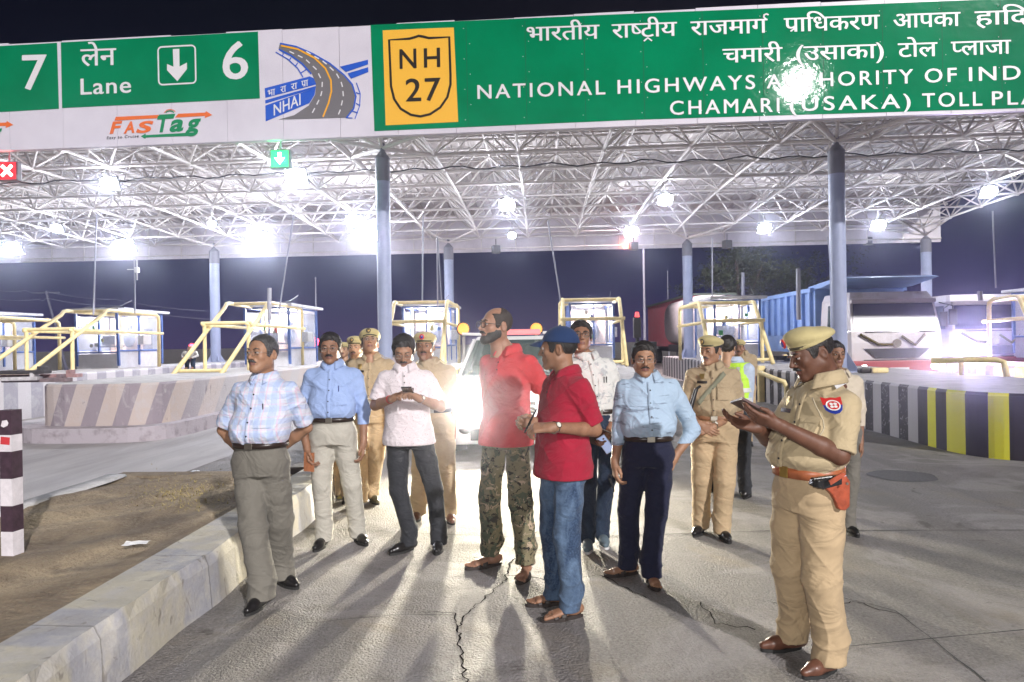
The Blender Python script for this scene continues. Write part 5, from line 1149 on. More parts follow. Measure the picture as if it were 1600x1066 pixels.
# ------------------------------------------------------------------ E constable with sling
E_ = person('E', 'khaki constable with a beret and a rifle sling clasping his hands in front', dict(d=5.78, H=1.68, rz=-14, h=.0045, feet=[(1093, 834, -32), (1131, 843, 4)], hip=(1117, 685), neck=(1113, 580), head=(1110, 549), hs=1.03, hyaw=-28, pitch=4, skin='c', hair='cap', mous=.9, mousm=M_hairg, fat=.98, belly=.05, sh=.20, ph=7.7,
    arms=[((1073, 646, .05), (1091, 662, -.22)), ((1154, 644, .05), (1112, 668, -.24))], hands=[((.8, -.2, -.45), (-.2, -1, .2), .5), ((-.85, -.25, -.25), (.2, -1, .3), .5)], top=dict(m=M_khaki, sleeve='short', slen=.9, fold=.007), tr=dict(m=M_khakit, r=(.102, .084, .072, .070), fold=.008), belt=mat('khaki_belt', (.25, .12, .06), .5)))
# ------------------------------------------------------------------ F near officer
Fo = person('F', 'heavy moustached officer in khaki and tan beret reading a brown tablet case', dict(d=3.46, H=1.665, rz=-66, h=.0036, feet=[(1228, 1015, -80), (1287, 1052, -62)], hip=(1262, 775), neck=(1283, 598), head=(1268, 552), hs=1.10, hyaw=-16, pitch=20, skin='d', hair='cap', mous=1.25, fat=1.0, belly=.075, sh=.20, armr=1.16, csc=1.28, coff=(0, .0, .022), ph=8.3, face=dict(fat=.006, neck=.060),
    arms=[((1206, 690, .34), (1180, 668, .06)), ((1312, 712, -.20), (1216, 664, -.22))], hands=[((-1, .1, .25), (-.1, .5, -.8), (.35, .4, .5, .5), 'w', 1, .2), ((-.9, .05, .32), (-.2, -.55, -.6), (.3, .4, .5, .6), 'w', 1, .1)], top=dict(m=M_khaki2, sleeve='short', slen=.92, fold=.006), tr=dict(m=M_khakit, r=(.108, .090, .078, .080), fold=.009, hem=.05), belt=mat('tan_leather_belt', (.33, .10, .04), .4, var=.2, vscale=20), beltw=.055, buckm=mat('brass_buckle', (.55, .40, .12), .3, metal=1), shoem=M_brown))
# ------------------------------------------------------------------ hi-vis man, seen from behind
Hv = person('H', 'dark haired man in a yellow green high visibility vest turned away behind the constable', dict(d=7.2, H=1.67, rz=138, h=.006, feet=[(1166, 778, 150), (1118, 768, 100)], hip=(1146, 665), neck=(1148, 572), head=(1137, 544), hs=1.05, hyaw=10, pitch=2, skin='e', hair='thick', mous=0, fat=1.0, sh=.19, ph=9.1,
    arms=[((1168, 640, .0), (1165, 672, .05)), ((1115, 640, .1), (1118, 672, .0))], hands=[hang(-1), hang(1)], top=dict(m=cloth('pale_blue_work_shirt', (.42, .50, .64)), sleeve='long', fold=.006), tr=dict(m=M_black_t, r=(.094, .072, .064, .064), fold=.007)))
P1 = person('P1', 'distant policeman in khaki and a peaked beret beyond the man in the high visibility vest', dict(d=10.8, H=1.68, rz=-12, h=.008, feet=[(1152, 698, -10), (1170, 696, 5)], hip=(1162, 622), neck=(1160, 560), head=(1155, 544), hs=1.05, hyaw=-8, pitch=2, skin='b', hair='cap', mous=.8, fat=1.0, sh=.19,
    arms=[((1141, 598, 0), (1143, 622, 0)), ((1177, 598, 0), (1176, 622, 0))], hands=[hang(-1), hang(1)], top=dict(m=M_khaki, sleeve='short', fold=.006), tr=dict(m=M_khakit)))
Xm = person('X', 'man in a cream long sleeved shirt almost hidden behind the nearest officer', dict(d=5.9, H=1.58, rz=10, h=.006, feet=[(1300, 836, -5), (1328, 834, 5)], hip=(1314, 690), neck=(1312, 585), head=(1305, 554), hs=1.0, hyaw=-8, pitch=4, skin='b', hair='full', mous=0, fat=.98, sh=.195,
    arms=[((1282, 650, 0), (1285, 685, 0)), ((1343, 640, 0), (1344, 688, -.04))], hands=[hang(-1), hang(1)], top=dict(m=mat('cream_shirt', (.55, .48, .38), .8, wrinkle=.3), sleeve='long', fold=.006), tr=dict(m=M_grey_t)))
P6 = person('P6', 'policeman in a tan beret looking upward behind the man with the phone', dict(d=7.1, H=1.79, rz=6, h=.0055, feet=[(560, 792, -10), (584, 785, 30)], hip=(578, 660), neck=(580, 566), head=(578, 537), hs=1.05, hyaw=8, pitch=-22, skin='c', hair='cap', mous=0, fat=1.02, sh=.20, ph=3.3, glasses='thin',
    arms=[((547, 630, 0), (552, 668, -.05)), ((613, 630, 0), (608, 668, -.05))], hands=[hang(-1), hang(1)], top=dict(m=M_khaki, sleeve='short', fold=.007), tr=dict(m=M_khakit), belt=M_brown, shoem=mat('olive_boot', (.10, .09, .05), .5)))
P5 = person('P5', 'policeman in an olive beret half hidden behind the man with the wallet', dict(d=7.7, H=1.72, rz=-4, h=.006, feet=[(520, 782, -5), (542, 784, 5)], hip=(545, 665), neck=(556, 570), head=(556, 545), hs=1.04, hyaw=2, pitch=-4, skin='e', hair='cap', mous=.8, fat=1.0, sh=.20, ph=5.0,
    arms=[((520, 625, 0), (522, 662, -.05)), ((584, 625, 0), (582, 662, -.05))], hands=[hang(-1), hang(1)], top=dict(m=M_khaki, sleeve='short', fold=.007), tr=dict(m=M_khakit)))
P4 = person('P4', 'most distant policeman peering over shoulders beside the thick left column', dict(d=11, H=1.62, rz=0, h=.008, feet=[(532, 704, -5), (546, 704, 5)], hip=(539, 622), neck=(539, 560), head=(538, 547), hs=1.0, hyaw=0, pitch=0, skin='e', hair='cap', mous=0, fat=.95, sh=.19,
    arms=[((521, 598, 0), (523, 622, 0)), ((556, 598, 0), (555, 622, 0))], hands=[hang(-1), hang(1)], top=dict(m=M_khaki, sleeve='short', fold=.006), tr=dict(m=M_khakit)))
P8 = person('P8', 'policeman in a pale beret standing directly behind the man with the phone', dict(d=6.4, H=1.74, rz=2, h=.005, feet=[(652, 812, -5), (703, 815, 18)], hip=(678, 685), neck=(671, 572), head=(664, 543), hs=1.05, hyaw=0, pitch=-2, skin='b', hair='cap', mous=.9, fat=1.04, sh=.205, ph=1.1,
    arms=[((641, 640, .1), (650, 680, .02)), ((707, 635, .0), (708, 678, .0))], hands=[hang(-1), hang(1)], top=dict(m=M_khaki, sleeve='short', fold=.007), tr=dict(m=M_khakit), shoem=M_brown))
for I in (E_, Fo, P1, P5, P6, P4, P8): beret(I, badge='big' if I in (Fo, P8) else True)
for I in (E_, Fo, P6, P8, P5): police_kit(I)
# ------------------------------------------------------------------ accessories and held things
def ltag(o, label, cat, group=None): return tag(o, label, cat, group)
def held(name, label, cat, loc, al, up_, build, mats, group=None):
    "thing placed in the world with axes: x along al, z along up_"
    a = Vector(al).normalized(); u = Vector(up_); u = (u - a * u.dot(a)).normalized(); b = u.cross(a); M = Matrix((a, b, u)).transposed().to_4x4(); M.translation = loc
    o = build(MB()).build(name, mats, None, bevel=.0015); o.matrix_world = M; return tag(o, label, cat, group)
def wl(I, p): return I['inv'].inverted() @ Vector(p)
# baseball cap of the man in jeans
I = RB; HT, HR, hs = I['HT'], I['HR'], I['hs']
Fl = cap_field(.004, .016); Fl.cutf(lambda X, Y, Z: (.040 - .10 * Y) - Z + 0 * X); Fl.cutf(lambda X, Y, Z: .020 - Z + 0 * X + 0 * Y); V, Q = Fl.mesh(); V = relax(V, Q, 2)
cp = obj_np('baseball_cap', [(xf(V * hs, HR, I['hc']), Q)], M_navycap, I['root'])
mb = MB(); R1, R2 = [], []
for i in range(7):
    v = i / 6; row = []
    for t in np.linspace(-1, 1, 13):
        x = .068 * t * (1 - .12 * v); yb = -.066 - .028 * math.sqrt(max(0, 1 - t * t)); y = yb - v * (.072 * math.sqrt(max(0, 1 - (t * .97) ** 2)) + .004); z = .052 - .012 * v - .016 * t * t * v - .03 * v * v * .3; row.append(HT((x, y, z)))
    R1.append(row)
mb.loft(R1, closed=False, caps=False); br = mb.build('cap_brim', M_navycap, cp); br.modifiers.new('s', 'SOLIDIFY').thickness = .004
mb = MB(); mb.sphere(HT((0, .014, .134)), .006 * hs, 8, 6); mb.build('cap_button', M_navycap, cp)
# wrist watch on his left wrist
def wband(I, i, m, r=.031, w=.022, t0=.93, name='wrist_watch', face=True):
    s_, e_, w_ = I['arms'][i]; c = e_.lerp(w_, t0); d = (w_ - e_).normalized(); x = d.orthogonal().normalized(); y = d.cross(x); k = I['k']; mb = MB()
    rs = [[c + d * dz + (x * math.cos(t) + y * math.sin(t)) * (r * k + do) for t in np.linspace(0, 2 * math.pi, 25)[:-1]] for dz, do in ((-w / 2, 0), (-w / 2, .004), (w / 2, .004), (w / 2, 0))]
    mb.loft(rs, caps=False); o = mb.build(name, m, I['root'])
    if face:
        cd = (I['inv'].to_3x3() @ (CAMP - (I['inv'].inverted() @ c))).normalized(); cd = (cd - d * cd.dot(d)).normalized(); cd = (cd + Vector((0, 0, .5))).normalized(); mb = MB(); mb.cyl(c + cd * (r * k), c + cd * (r * k + .010), .018, seg=18, mi=0); mb.cyl(c + cd * (r * k + .010), c + cd * (r * k + .0105), .014, seg=18, mi=1); mb.build('watch_case', [M_steelw, M_dial], o)
    return o
M_steelw = mat('watch_steel', (.55, .5, .42), .25, metal=1); M_dial = mat('watch_dial', (.6, .58, .52), .3); M_thread = mat('red_thread', (.5, .03, .03), .8)
wband(RB, 1, M_steelw); wband(E_, 1, M_steelw); wband(C_, 0, M_thread, r=.029, w=.008, t0=.82, name='wrist_thread', face=False); wband(C_, 1, M_shoe, r=.029, w=.016, t0=.9)
# phone of C
I = C_; p = D(637, 610, I['dep'] - .37)
M_ph = mat('phone_black', (.02, .02, .022), .2); M_scr = emis('phone_screen', (.5, .6, .9), .5)
def phone(mb): mb.box((0, 0, 0), (.076, .155, .010), mi=0); mb.box((0, 0, .0056), (.069, .146, .0008), mi=1); mb.cyl((.022, .055, -.005), (.022, .055, -.0075), .012, mi=0); mb.cyl((-.005, .055, -.005), (-.005, .055, -.0075), .008, mi=0); return mb
held('mobile_phone', 'dark mobile phone held in both hands of the man in the white dotted polo', 'phone', p, (1, .05, 0), (.05, .35, .94), phone, [M_ph, M_scr])
# wallet of B
def wallet(mb): mb.box((0, 0, 0), (.085, .15, .018)); mb.box((0, 0, .0095), (.078, .143, .001), mi=0); return mb
held('wallet', 'tan leather wallet in the right hand of the man in the light blue shirt', 'wallet', D(483, 722, B_['dep'] - .14), (.93, -.25, -.05), (.25, -1, -.05), wallet, [mat('tan_wallet', (.34, .13, .06), .5, var=.2, vscale=40)])
# diary / phone of G
def diary(mb): mb.box((0, 0, 0), (.15, .21, .016), mi=0); mb.box((.003, 0, 0), (.147, .204, .012), mi=1); return mb
held('diary', 'dark brown diary held low by the young man in thick glasses', 'diary', D(936, 683, Gm['dep'] - .19), (.55, -.3, .75), (.5, -.85, -.05), diary, [mat('diary_cover', (.07, .035, .03), .5), mat('diary_pages', (.6, .57, .5), .8)])
held('mobile_phone', 'small silver edged phone held against the diary of the young man in thick glasses', 'phone', D(946, 694, Gm['dep'] - .22), (.8, -.2, .5), (.3, -.9, 0), phone, [mat('silver_phone', (.4, .42, .5), .3, metal=.5), M_scr])
# keys of D
def keys(mb): mb.cyl((0, 0, 0), (.02, 0, -.06), .008); mb.box((.024, 0, -.075), (.01, .004, .03)); mb.tube([(.012 * math.cos(t), .0, .012 + .012 * math.sin(t)) for t in np.linspace(0, 6.28, 12)[:-1]], .0018, 5, closed=True); return mb
held('car_key', 'small dark car key in the right hand of the blue brush print shirt man', 'key', D(953, 748, Dm['dep'] - .08), (1, 0, 0), (0, 0, 1), keys, [M_ph])
# small thing in RB's hands
held('mobile_phone', 'black phone gripped in the hands of the man in the navy cap', 'phone', D(829, 658, RB['dep'] - .12), (.3, .6, .5), (-.6, .3, .6), phone, [M_ph, M_ph])
# tablet case of F
def tablet(mb):
    mb.box((0, 0, 0), (.145, .24, .012), mi=0); mb.box((0, 0, .0065), (.125, .215, .001), mi=1); mb.box((-.076, 0, .002), (.012, .24, .02), mi=0); return mb
fh = Fo
held('tablet_case', 'dark brown tablet case open in the hands of the officer in the foreground', 'tablet', D(1172, 637, Fo['dep'] - .10), (-.80, .1, .46), (.46, .12, .86), tablet, [mat('case_brown', (.055, .018, .018), .45, bump=.2), mat('tablet_glass', (.03, .02, .03), .15)])
mb = MB(); I = Fo
# holster on belt
def Fl_local(px, py, dd): return I['Lp'](px, py, dd)
k = I['k']; inv3 = I['inv'].to_3x3()
c = I['Lp'](1308, 765, -.24); xw = inv3 @ Vector((1, .12, 0)); zw = Vector((0, 0, 1)); nw = inv3 @ Vector((.1, -1, 0))
M_hol = mat('holster_leather', (.32, .065, .03), .38, var=.25, vscale=25, bump=.25)
pts = [(-.035, .045), (.055, .06), (.075, .03), (.072, -.085), (.05, -.105), (.022, -.10), (-.01, -.03), (-.05, .01)]
mb = MB(); mb.prism(pts, c - nw * .02, xw, zw, -.04); ho_ = mb.build('holster', M_hol, I['root'], bevel=.006)
mb = MB(); mb.prism([(-.04, .025), (.02, .06), (.03, .075), (.012, .08), (-.05, .045)], c + nw * .022, xw, zw, -.006); mb.build('holster_strap', M_hol, ho_)
mb = MB(); mb.prism([(-.118, .022), (-.105, .052), (-.02, .06), (.03, .062), (.03, .02), (-.06, .0)], c - nw * .008, xw, zw, -.03); mb.box(c + xw * -.09 + zw * .03 + nw * .0, (.04, .03, .035)); mb.build('pistol_grip', M_ph, ho_, bevel=.004)
mb = MB(); mb.cyl(c + xw * .035 + zw * .03 + nw * .02, c + xw * .035 + zw * .03 + nw * .026, .006, seg=10); mb.build('holster_stud', M_buck, ho_)
# left sleeve crest, shoulder rank of F
def decal(mb, I, c, nrm, poly, off, mi=0, SVn=None):
    n = Vector(nrm).normalized(); x = Vector((0, 0, 1)).cross(n).normalized(); z = n.cross(x); V = I['SV']; vs = []
    for (u, v) in poly:
        p = c + x * u + z * v; A_ = V - np.array(p); al = A_ @ np.array(n); lat_ = np.linalg.norm(A_ - al[:, None] * np.array(n), axis=1); m_ = (lat_ < .012) & (al > -.15) & (al < .15); dd = al[m_].max() if m_.any() else 0; vs.append(p + n * (dd + off))
    mb.add(vs, [tuple(range(len(vs)))], False, mi)
def disc(mb, I, c, n, r, off, mi, rx=None, seg=20): decal(mb, I, c, n, [(math.cos(t) * (rx or r), math.sin(t) * r) for t in np.linspace(0, 2 * math.pi, seg + 1)[:-1]], off, mi)
I = Fo; nv = (inv3 @ Vector((.05, -1, .12))).normalized(); c = I['Lp'](1308, 633, -.22)
mb = MB()
decal(mb, I, c, nv, [(-.034, .040), (-.015, .034), (0, .038), (.015, .034), (.034, .040), (.033, .002), (-.033, .002)], .006, 0); decal(mb, I, c, nv, [(-.033, .002), (.033, .002), (.028, -.022), (.015, -.036), (0, -.041), (-.015, -.036), (-.028, -.022)], .006, 1)
disc(mb, I, c, nv, .025, .0085, 2); disc(mb, I, c, nv, .0195, .0105, 0)
for a in range(4):
    t = a * math.pi / 2 + .78; disc(mb, I, c + Vector((0, 0, math.sin(t) * .009)) + Vector((0, 0, 1)).cross(nv) * math.cos(t) * .009, nv, .0062, .0125, 2, seg=8)
mb.build('sleeve_crest', [M_bred, M_bblue, M_white], I['shirt'])
cs_ = I['SH'][1]
mb = MB(); vs = []; n_ = 5
A0 = I['Lp'](1287, 578, -.14); A1 = I['Lp'](1316, 606, -.22)
def top_z(V, x, y, r=.022):
    m_ = (np.abs(V[:, 0] - x) < r) & (np.abs(V[:, 1] - y) < r) & (V[:, 2] > 1.15); return V[m_, 2].max() if m_.any() else 1.35
def pixpt(I, px, py, off=.006, V=None):
    "point of the cloth surface seen at a photo pixel, lifted by off towards the viewer, in local coordinates"
    V = I['SV'] if V is None else V; c = np.array(I['inv'] @ CAMP); d = np.array((I['inv'].to_3x3() @ ray(px, py)).normalized()); A_ = V - c; t = A_ @ d; r = np.linalg.norm(A_ - t[:, None] * d, axis=1); m_ = r < .014
    tt = t[m_].min() if m_.any() else t[np.argmin(r)]; return Vector(c + d * (tt - off))
def pixpatch(I, quad, off, nx=4, ny=4, mi=0, mb=None):
    mb = mb or MB(); vs = []; q = [Vector((*p, 0)) for p in quad]
    for j in range(ny):
        for i in range(nx):
            u, v = i / (nx - 1), j / (ny - 1); p = q[0].lerp(q[1], u).lerp(q[3].lerp(q[2], u), v); vs.append(pixpt(I, p.x, p.y, off))
    mb.add(vs, [(j * nx + i, j * nx + i + 1, (j + 1) * nx + i + 1, (j + 1) * nx + i) for j in range(ny - 1) for i in range(nx - 1)], True, mi); return mb
mb = pixpatch(I, [(1292, 584), (1308, 578), (1320, 592), (1303, 601)], .008); pixpatch(I, [(1303, 601), (1320, 592), (1323, 599), (1307, 608)], .009, mi=1, mb=mb)
mb.build('rank_slide', [mat('rank_felt', (.17, .15, .12), .8), mat('rank_white', (.7, .7, .72), .6)], I['shirt'])
mb = MB()
for px, py in ((1302, 586), (1308, 585), (1304, 591), (1310, 590)): p = pixpt(I, px, py, .012); mb.sphere(p, .006, 6, 4)
mb.build('rank_stars', M_white, I['shirt'])
# lanyard whistle cord of F: thin pale cord from the shoulder to the pocket
mb = MB(); pts = []
for t in np.linspace(0, 1, 14):
    x = .055 + .10 * math.sin(t * 2.2); z = I['H'] * (.80 - .13 * t) ; y = surf_y(I['SV'], I['cxy'](z)[0] + x, z, .014) - .006; pts.append((I['cxy'](z)[0] + x, y, z))
mb.tube(pts, .0035, 6); mb.build('lanyard', mat('cord', (.42, .36, .25), .8), I['shirt'])
# rifle sling of E: strap from left shoulder across to the right hip, black muzzle piece
I = E_; mb = MB(); L_, R_ = [], []
for t in np.linspace(0, 1, 16):
    x = .095 - .215 * t; z = I['H'] * (.800 - .145 * t); cx_ = I['cxy'](z)[0]; y = surf_y(I['SV'], cx_ + x, z, .016) - .009; L_.append((cx_ + x - .012, y, z + .018)); R_.append((cx_ + x + .012, y, z - .012))
mb.add(L_ + R_, [(i, i + 1, i + 17, i + 16) for i in range(15)], True); mb.build('sling', mat('olive_webbing', (.20, .20, .14), .85), I['shirt']).modifiers.new('s', 'SOLIDIFY').thickness = .0015
p0, p1 = I['Lp'](1088, 608, -.20), I['Lp'](1074, 655, -.20)
o = thing('rifle', 'black rifle fore-end slung across the chest of the constable', 'rifle', wl(I, p0)); a_, b_ = Vector((0, 0, 0)), wl(I, p1) - wl(I, p0)
mb = MB(); mb.cyl(a_, b_, .016, .02); mb.cyl(a_ + Vector((.035, 0, .025)), a_, .009, .012); mb.build('barrel', M_ph, o); mb = MB(); mb.box(b_ * .75, (.035, .03, .07)); mb.box(b_ * .15, (.02, .02, .02)); mb.build('handguard', M_ph, o, bevel=.004)
# chevron on E's left sleeve
# hi-vis vest
I = Hv; M_hv = mat('hi_vis_yellow', (.45, .75, .06), .6, wrinkle=.3, emit=None); M_rf = mat('reflective_tape', (.6, .62, .6), .3)
V, Q = None, None; H = I['H']; Fv = Fld((-.5, -.5, .52 * H), (.5, .5, .86 * H), .009); SVv = I['SV']
kk = I['k']; cx0 = I['cxy']
sec_ = [(z * H, cx0(z * H)[0], cx0(z * H)[1] + .0, rx * kk + .026, ry * kk + .026) for z, rx, ry in ((.545, .165, .125), (.62, .152, .118), (.72, .163, .118), (.765, .165, .112), (.80, .155, .095), (.825, .12, .078))]
Fv.loft(sec_, k=0); Fv.rc((cx0(.83 * H)[0], cx0(.83 * H)[1] + .0, .78 * H), (cx0(.83 * H)[0], cx0(.83 * H)[1] + .01, .90 * H), .085, .10, k=.01, sub=True); V, Q = Fv.mesh(); vz = obj_np('high_visibility_vest', [(V, Q)], M_hv, I['root'])
for z in (.60, .66):
    mb = MB(); bc = cx0(z * H); R0 = ring(V, z * H, bc[0], bc[1], off=.003, tol=.02); mb.loft([[Vector((bc[0] + math.cos(t) * r, bc[1] + math.sin(t) * r, z * H + dz)) for t, r in R0] for dz in (-.022, .022)], caps=False); mb.build('reflective_band', M_rf, vz)
for s_ in (-1, 1):
    mb = MB(); vs = []
    for z in np.linspace(.67 * H, .80 * H, 8):
        Vb = V.copy(); Vb[:, 1] *= -1; y = -(surf_y(Vb, cx0(z)[0] + s_ * .10, z, .02)) + .004; vs += [(cx0(z)[0] + s_ * .10 - .02, y, z), (cx0(z)[0] + s_ * .10 + .02, y, z)]
    mb.add(vs, [(2 * i, 2 * i + 1, 2 * i + 3, 2 * i + 2) for i in range(7)]); mb.build('reflective_band', M_rf, vz)
# pockets and pens on civil shirts
for I, sx, pen in ((A, 1, 1), (B_, 1, 1), (Gm, 1, 2)):
    H = I['H']; cx_ = I['cxy'](.72 * H)[0] + sx * .085 * I['k']; patch(I['SV'], 0, cx_ - .055, cx_ + .055, .655 * H, .735 * H, .003).build('chest_pocket', I['q']['top']['m'], I['shirt'])
    for j in range(pen):
        x = cx_ - .01 + .02 * j; mb = MB(); y = surf_y(I['SV'], x, .735 * H) - .010; mb.cyl((x, y, .715 * H), (x, y, .742 * H), .004, seg=6); mb.build('pen', mat('pen_ink', (.03, .05, .2) if I is B_ else (.03, .03, .03), .3), I['shirt'])
I = C_; H = I['H']; cx_ = I['cxy'](.72 * H)[0] + .06; mb = MB(); y = surf_y(I['SV'], cx_, .735 * H) - .005; mb.box((cx_, y, .738 * H), (.018, .002, .022)); mb.box((cx_, y, .722 * H), (.024, .002, .008)); mb.build('embroidered_mark', M_sk, I['shirt'])
# ------------------------------------------------------------------ booths and yellow pipe frames
M_yel = mat('yellow_pipe', (.80, .66, .33), .45, var=.12, vscale=6, bump=.15); M_bfr = mat('booth_blue_frame', (.10, .17, .42), .5); M_bwall = mat('booth_white_panel', (.62, .62, .66), .5, var=.08)
M_glass = mat('booth_glass', (.75, .80, .9), .08, alpha=.28, spec=.6); M_lit = emis('booth_inside_light', (1, .93, .9), 9); M_int = mat('booth_interior', (.55, .42, .36), .7, var=.3, vscale=4); M_dkd = mat('booth_dark_items', (.05, .06, .10), .5)
def booth(px, dep, label, w_=1.35, L_=2.6, h0=.95, ht=1.75, power=230, white=False):
    c = W((px - 800) / F * dep, dep, h0); t = thing('toll_booth', label, 'toll booth', c, 0, 'toll booths between the lanes')
    mb = MB(); mb.box((0, L_ / 2, .06), (w_, L_, .12)); mb.box((0, L_ - .02, .12 + ht / 2), (w_ - .1, .04, ht - .02)); mb.box((-w_ / 2 + .02, L_ / 2, .35), (.035, L_ - .1, .5)); mb.box((w_ / 2 - .02, L_ / 2, .35), (.035, L_ - .1, .5)); mb.box((0, .02, .30), (w_ - .1, .035, .40)); mb.build('wall', M_bwall, t)
    mb = MB()
    for x in (-w_ / 2, w_ / 2):
        for y in (0, L_ * .45, L_): mb.box((x, y, .12 + ht / 2), (.07, .07, ht), M=Matrix.Rotation(.05 if y == 0 else 0, 3, 'X'))
    mb.box((0, -.02, .55), (w_ - .08, .05, .05)); mb.box((0, -.0, ht + .09), (w_ - .08, .06, .06)); mb.box((.06, -.01, 1.2), (.045, .045, 1.25))
    for x in (-w_ / 2, w_ / 2): mb.box((x, L_ / 2, .60), (.05, L_ - .1, .05)); mb.box((x, L_ / 2, ht + .09), (.05, L_ - .1, .05))
    mb.build('window_frame', M_bfr, t)
    mb = MB(); mb.box((0, .0, 1.17), (w_ - .14, .006, 1.1))
    for x in (-w_ / 2, w_ / 2): mb.box((x, L_ / 2, 1.17), (.006, L_ - .2, 1.1))
    mb.build('window_pane', M_glass, t)
    mb = MB(); mb.box((0, L_ / 2, ht + .17), (w_ + .35, L_ + .5, .08)); mb.box((.1, .9, ht + .24), (w_ * .6, .6, .07), rz=.05); mb.box((-.2, .2, ht + .225), (.5, .3, .04)); mb.build('roof', mat('booth_roof', (.48, .48, .5), .6, var=.15, vscale=5), t)
    mb = MB(); mb.box((0, L_ / 2, ht + .08), (w_ * .6, .2, .03)); mb.build('ceiling_lamp', M_lit, t)
    mb = MB(); mb.box((-.2, 1.0, .75), (w_ * .5, .5, .06)); mb.box((-.25, 1.0, .95), (.4, .06, .3)); mb.box((.25, L_ - .3, .9), (.35, .3, .9)); mb.sphere((.15, 1.5, 1.0), (.2, .16, .3)); mb.sphere((.15, 1.5, 1.4), .11); mb.build('desk', [M_dkd], t)
    mb = MB(); mb.add([(-w_ * .42, L_ * .62, .5), (w_ * .42, L_ * .62, .5), (w_ * .42, L_ * .62, 1.7), (-w_ * .42, L_ * .62, 1.7)], [(0, 1, 2, 3)]); mb.build('curtain', M_int, t)
    rb = random.Random(int(px) + 7)
    for k in range(5):
        x = rb.uniform(-w_ * .38, w_ * .38); z = rb.uniform(.75, 1.6); sw, sh2 = rb.uniform(.06, .13), rb.uniform(.08, .18); mb = MB(); mb.box((x, -.008, z), (sw, .003, sh2)); mb.build('sticker', mat('sticker_' + str(k), rb.choice([(.6, .1, .08), (.1, .2, .5), (.65, .6, .3), (.6, .6, .6), (.08, .35, .15)]), .5), t)
    mb = MB(); mb.box((w_ / 2 + .12, L_ * .5, .95), (.22, .5, .32)); mb.build('air_conditioner', mat('ac_unit', (.5, .5, .5), .5, var=.2, vscale=30), t, bevel=.02)
    mb = MB(); Pp = [(-w_ * .4, -.05, ht + .2), (-w_ * .2, -.1, ht + .26), (w_ * .2, -.08, ht + .21), (w_ * .45, .3, ht + .3), (w_ * .5, .8, ht + .5)]; mb.tube(Pp, .012, 5); mb.build('roof_cable', M_house, t)
    l = bpy.data.lights.new('booth_light', 'POINT'); l.energy = power; l.color = (1, .93, .95); l.shadow_soft_size = .15; lo = bpy.data.objects.new('booth_light', l); COL.objects.link(lo); lo.parent = t; lo.location = (0, L_ * .45, ht - .15)
    return t
def pipe_frame(px0, px1, dep, label, ztop=2.75, z0=.95, L1=1.6, L2=2.8, grp='yellow pipe guard frames'):
    u0, u1 = (px0 - 800) / F * dep, (px1 - 800) / F * dep; c = W((u0 + u1) / 2, dep, 0); w_ = (u1 - u0) / 2; t = thing('pipe_guard', label, 'guard frame', c, 0, grp); r = .055
    for s_ in (-1, 1):
        x = s_ * w_; mb = MB(); mb.tube([(x, -L1, z0), (x, -.12, ztop - .12), (x, -.02, ztop - .02), (x, .12, ztop), (x, L2 - .15, ztop - .04), (x, L2 - .03, ztop - .1), (x, L2, ztop - .22), (x, L2, z0)], r, 10); mb.build('side_pipe', M_yel, t)
        mb = MB(); mb.cyl((x, -L1 * .45, z0), (x, -L1 * .45, z0 + (ztop - z0) * .70), r * .9); mb.tube([(x, -L1 * .48, z0 + (ztop - z0) * .66), (x, L2 + .25, z0 + (ztop - z0) * .64)], r * .85, 8); mb.sphere((x, L2 * .8, ztop - .02), r * 1.25, 8, 6); mb.build('brace', M_yel, t)
    mb = MB(); mb.cyl((-w_, .4, ztop), (w_, .4, ztop), r * .9); mb.build('cross_pipe', M_yel, t); mb = MB(); mb.cyl((-w_ - .08, -L1 * .45, z0 + (ztop - z0) * .68), (w_ + .08, -L1 * .45, z0 + (ztop - z0) * .68), r * .9); mb.build('cross_pipe', M_yel, t); mb = MB(); mb.cyl((-w_, L2 * .75, ztop - .03), (w_, L2 * .75, ztop - .03), r * .9); mb.build('cross_pipe', M_yel, t); mb = MB(); mb.cyl((-w_, -L1 * .9, z0 + .1), (w_, -L1 * .9, z0 + .1), r * .8); mb.build('cross_pipe', M_yel, t)
    return t
booth(152, 22.5, 'glazed booth with blue posts and a bright interior inside the leftmost full pipe frame'); booth(418, 21.5, 'blue framed booth above the plaid shirt man'); booth(664, 22.3, 'white booth just right of the tall left column'); booth(925, 22.0, 'white booth behind the young man with thick glasses'); booth(1152, 21.5, 'cluttered booth with reddish curtain left of the dump truck'); booth(-70, 22.5, 'booth cut off by the left edge of the frame'); booth(1735, 17.8, 'booth cut off by the right edge of the frame')
pipe_frame(100, 168, 20.6, 'pipe guard around the leftmost full booth', L1=3.4); pipe_frame(355, 420, 19.8, 'pipe guard around the booth behind the plaid shirt man', L1=3.0, ztop=2.85); pipe_frame(617, 700, 21.0, 'pipe guard around the booth right of the tall left column', ztop=2.88); pipe_frame(880, 968, 20.5, 'pipe guard around the booth behind the young man in thick glasses', ztop=2.85)
pipe_frame(1093, 1178, 20.3, 'pipe guard around the booth left of the dump truck', ztop=2.68); pipe_frame(-90, -8, 20.6, 'pipe guard poking in at the left edge', L1=2.5, ztop=2.6); pipe_frame(1592, 1690, 17.2, 'pipe guard cut by the right edge', ztop=2.55, L2=1.1, L1=.9)
def rail(label, P, r=.05, mats=None):
    b = P[0]; t = thing('pipe_rail', label, 'rail', (b.x, b.y, 0)); mb = MB(); mb.tube([p - Vector((b.x, b.y, 0)) for p in P], r, 10); mb.build('bar', mats or M_yel, t); return t
p0, p1 = G(1190, 628), G(1232, 640); 
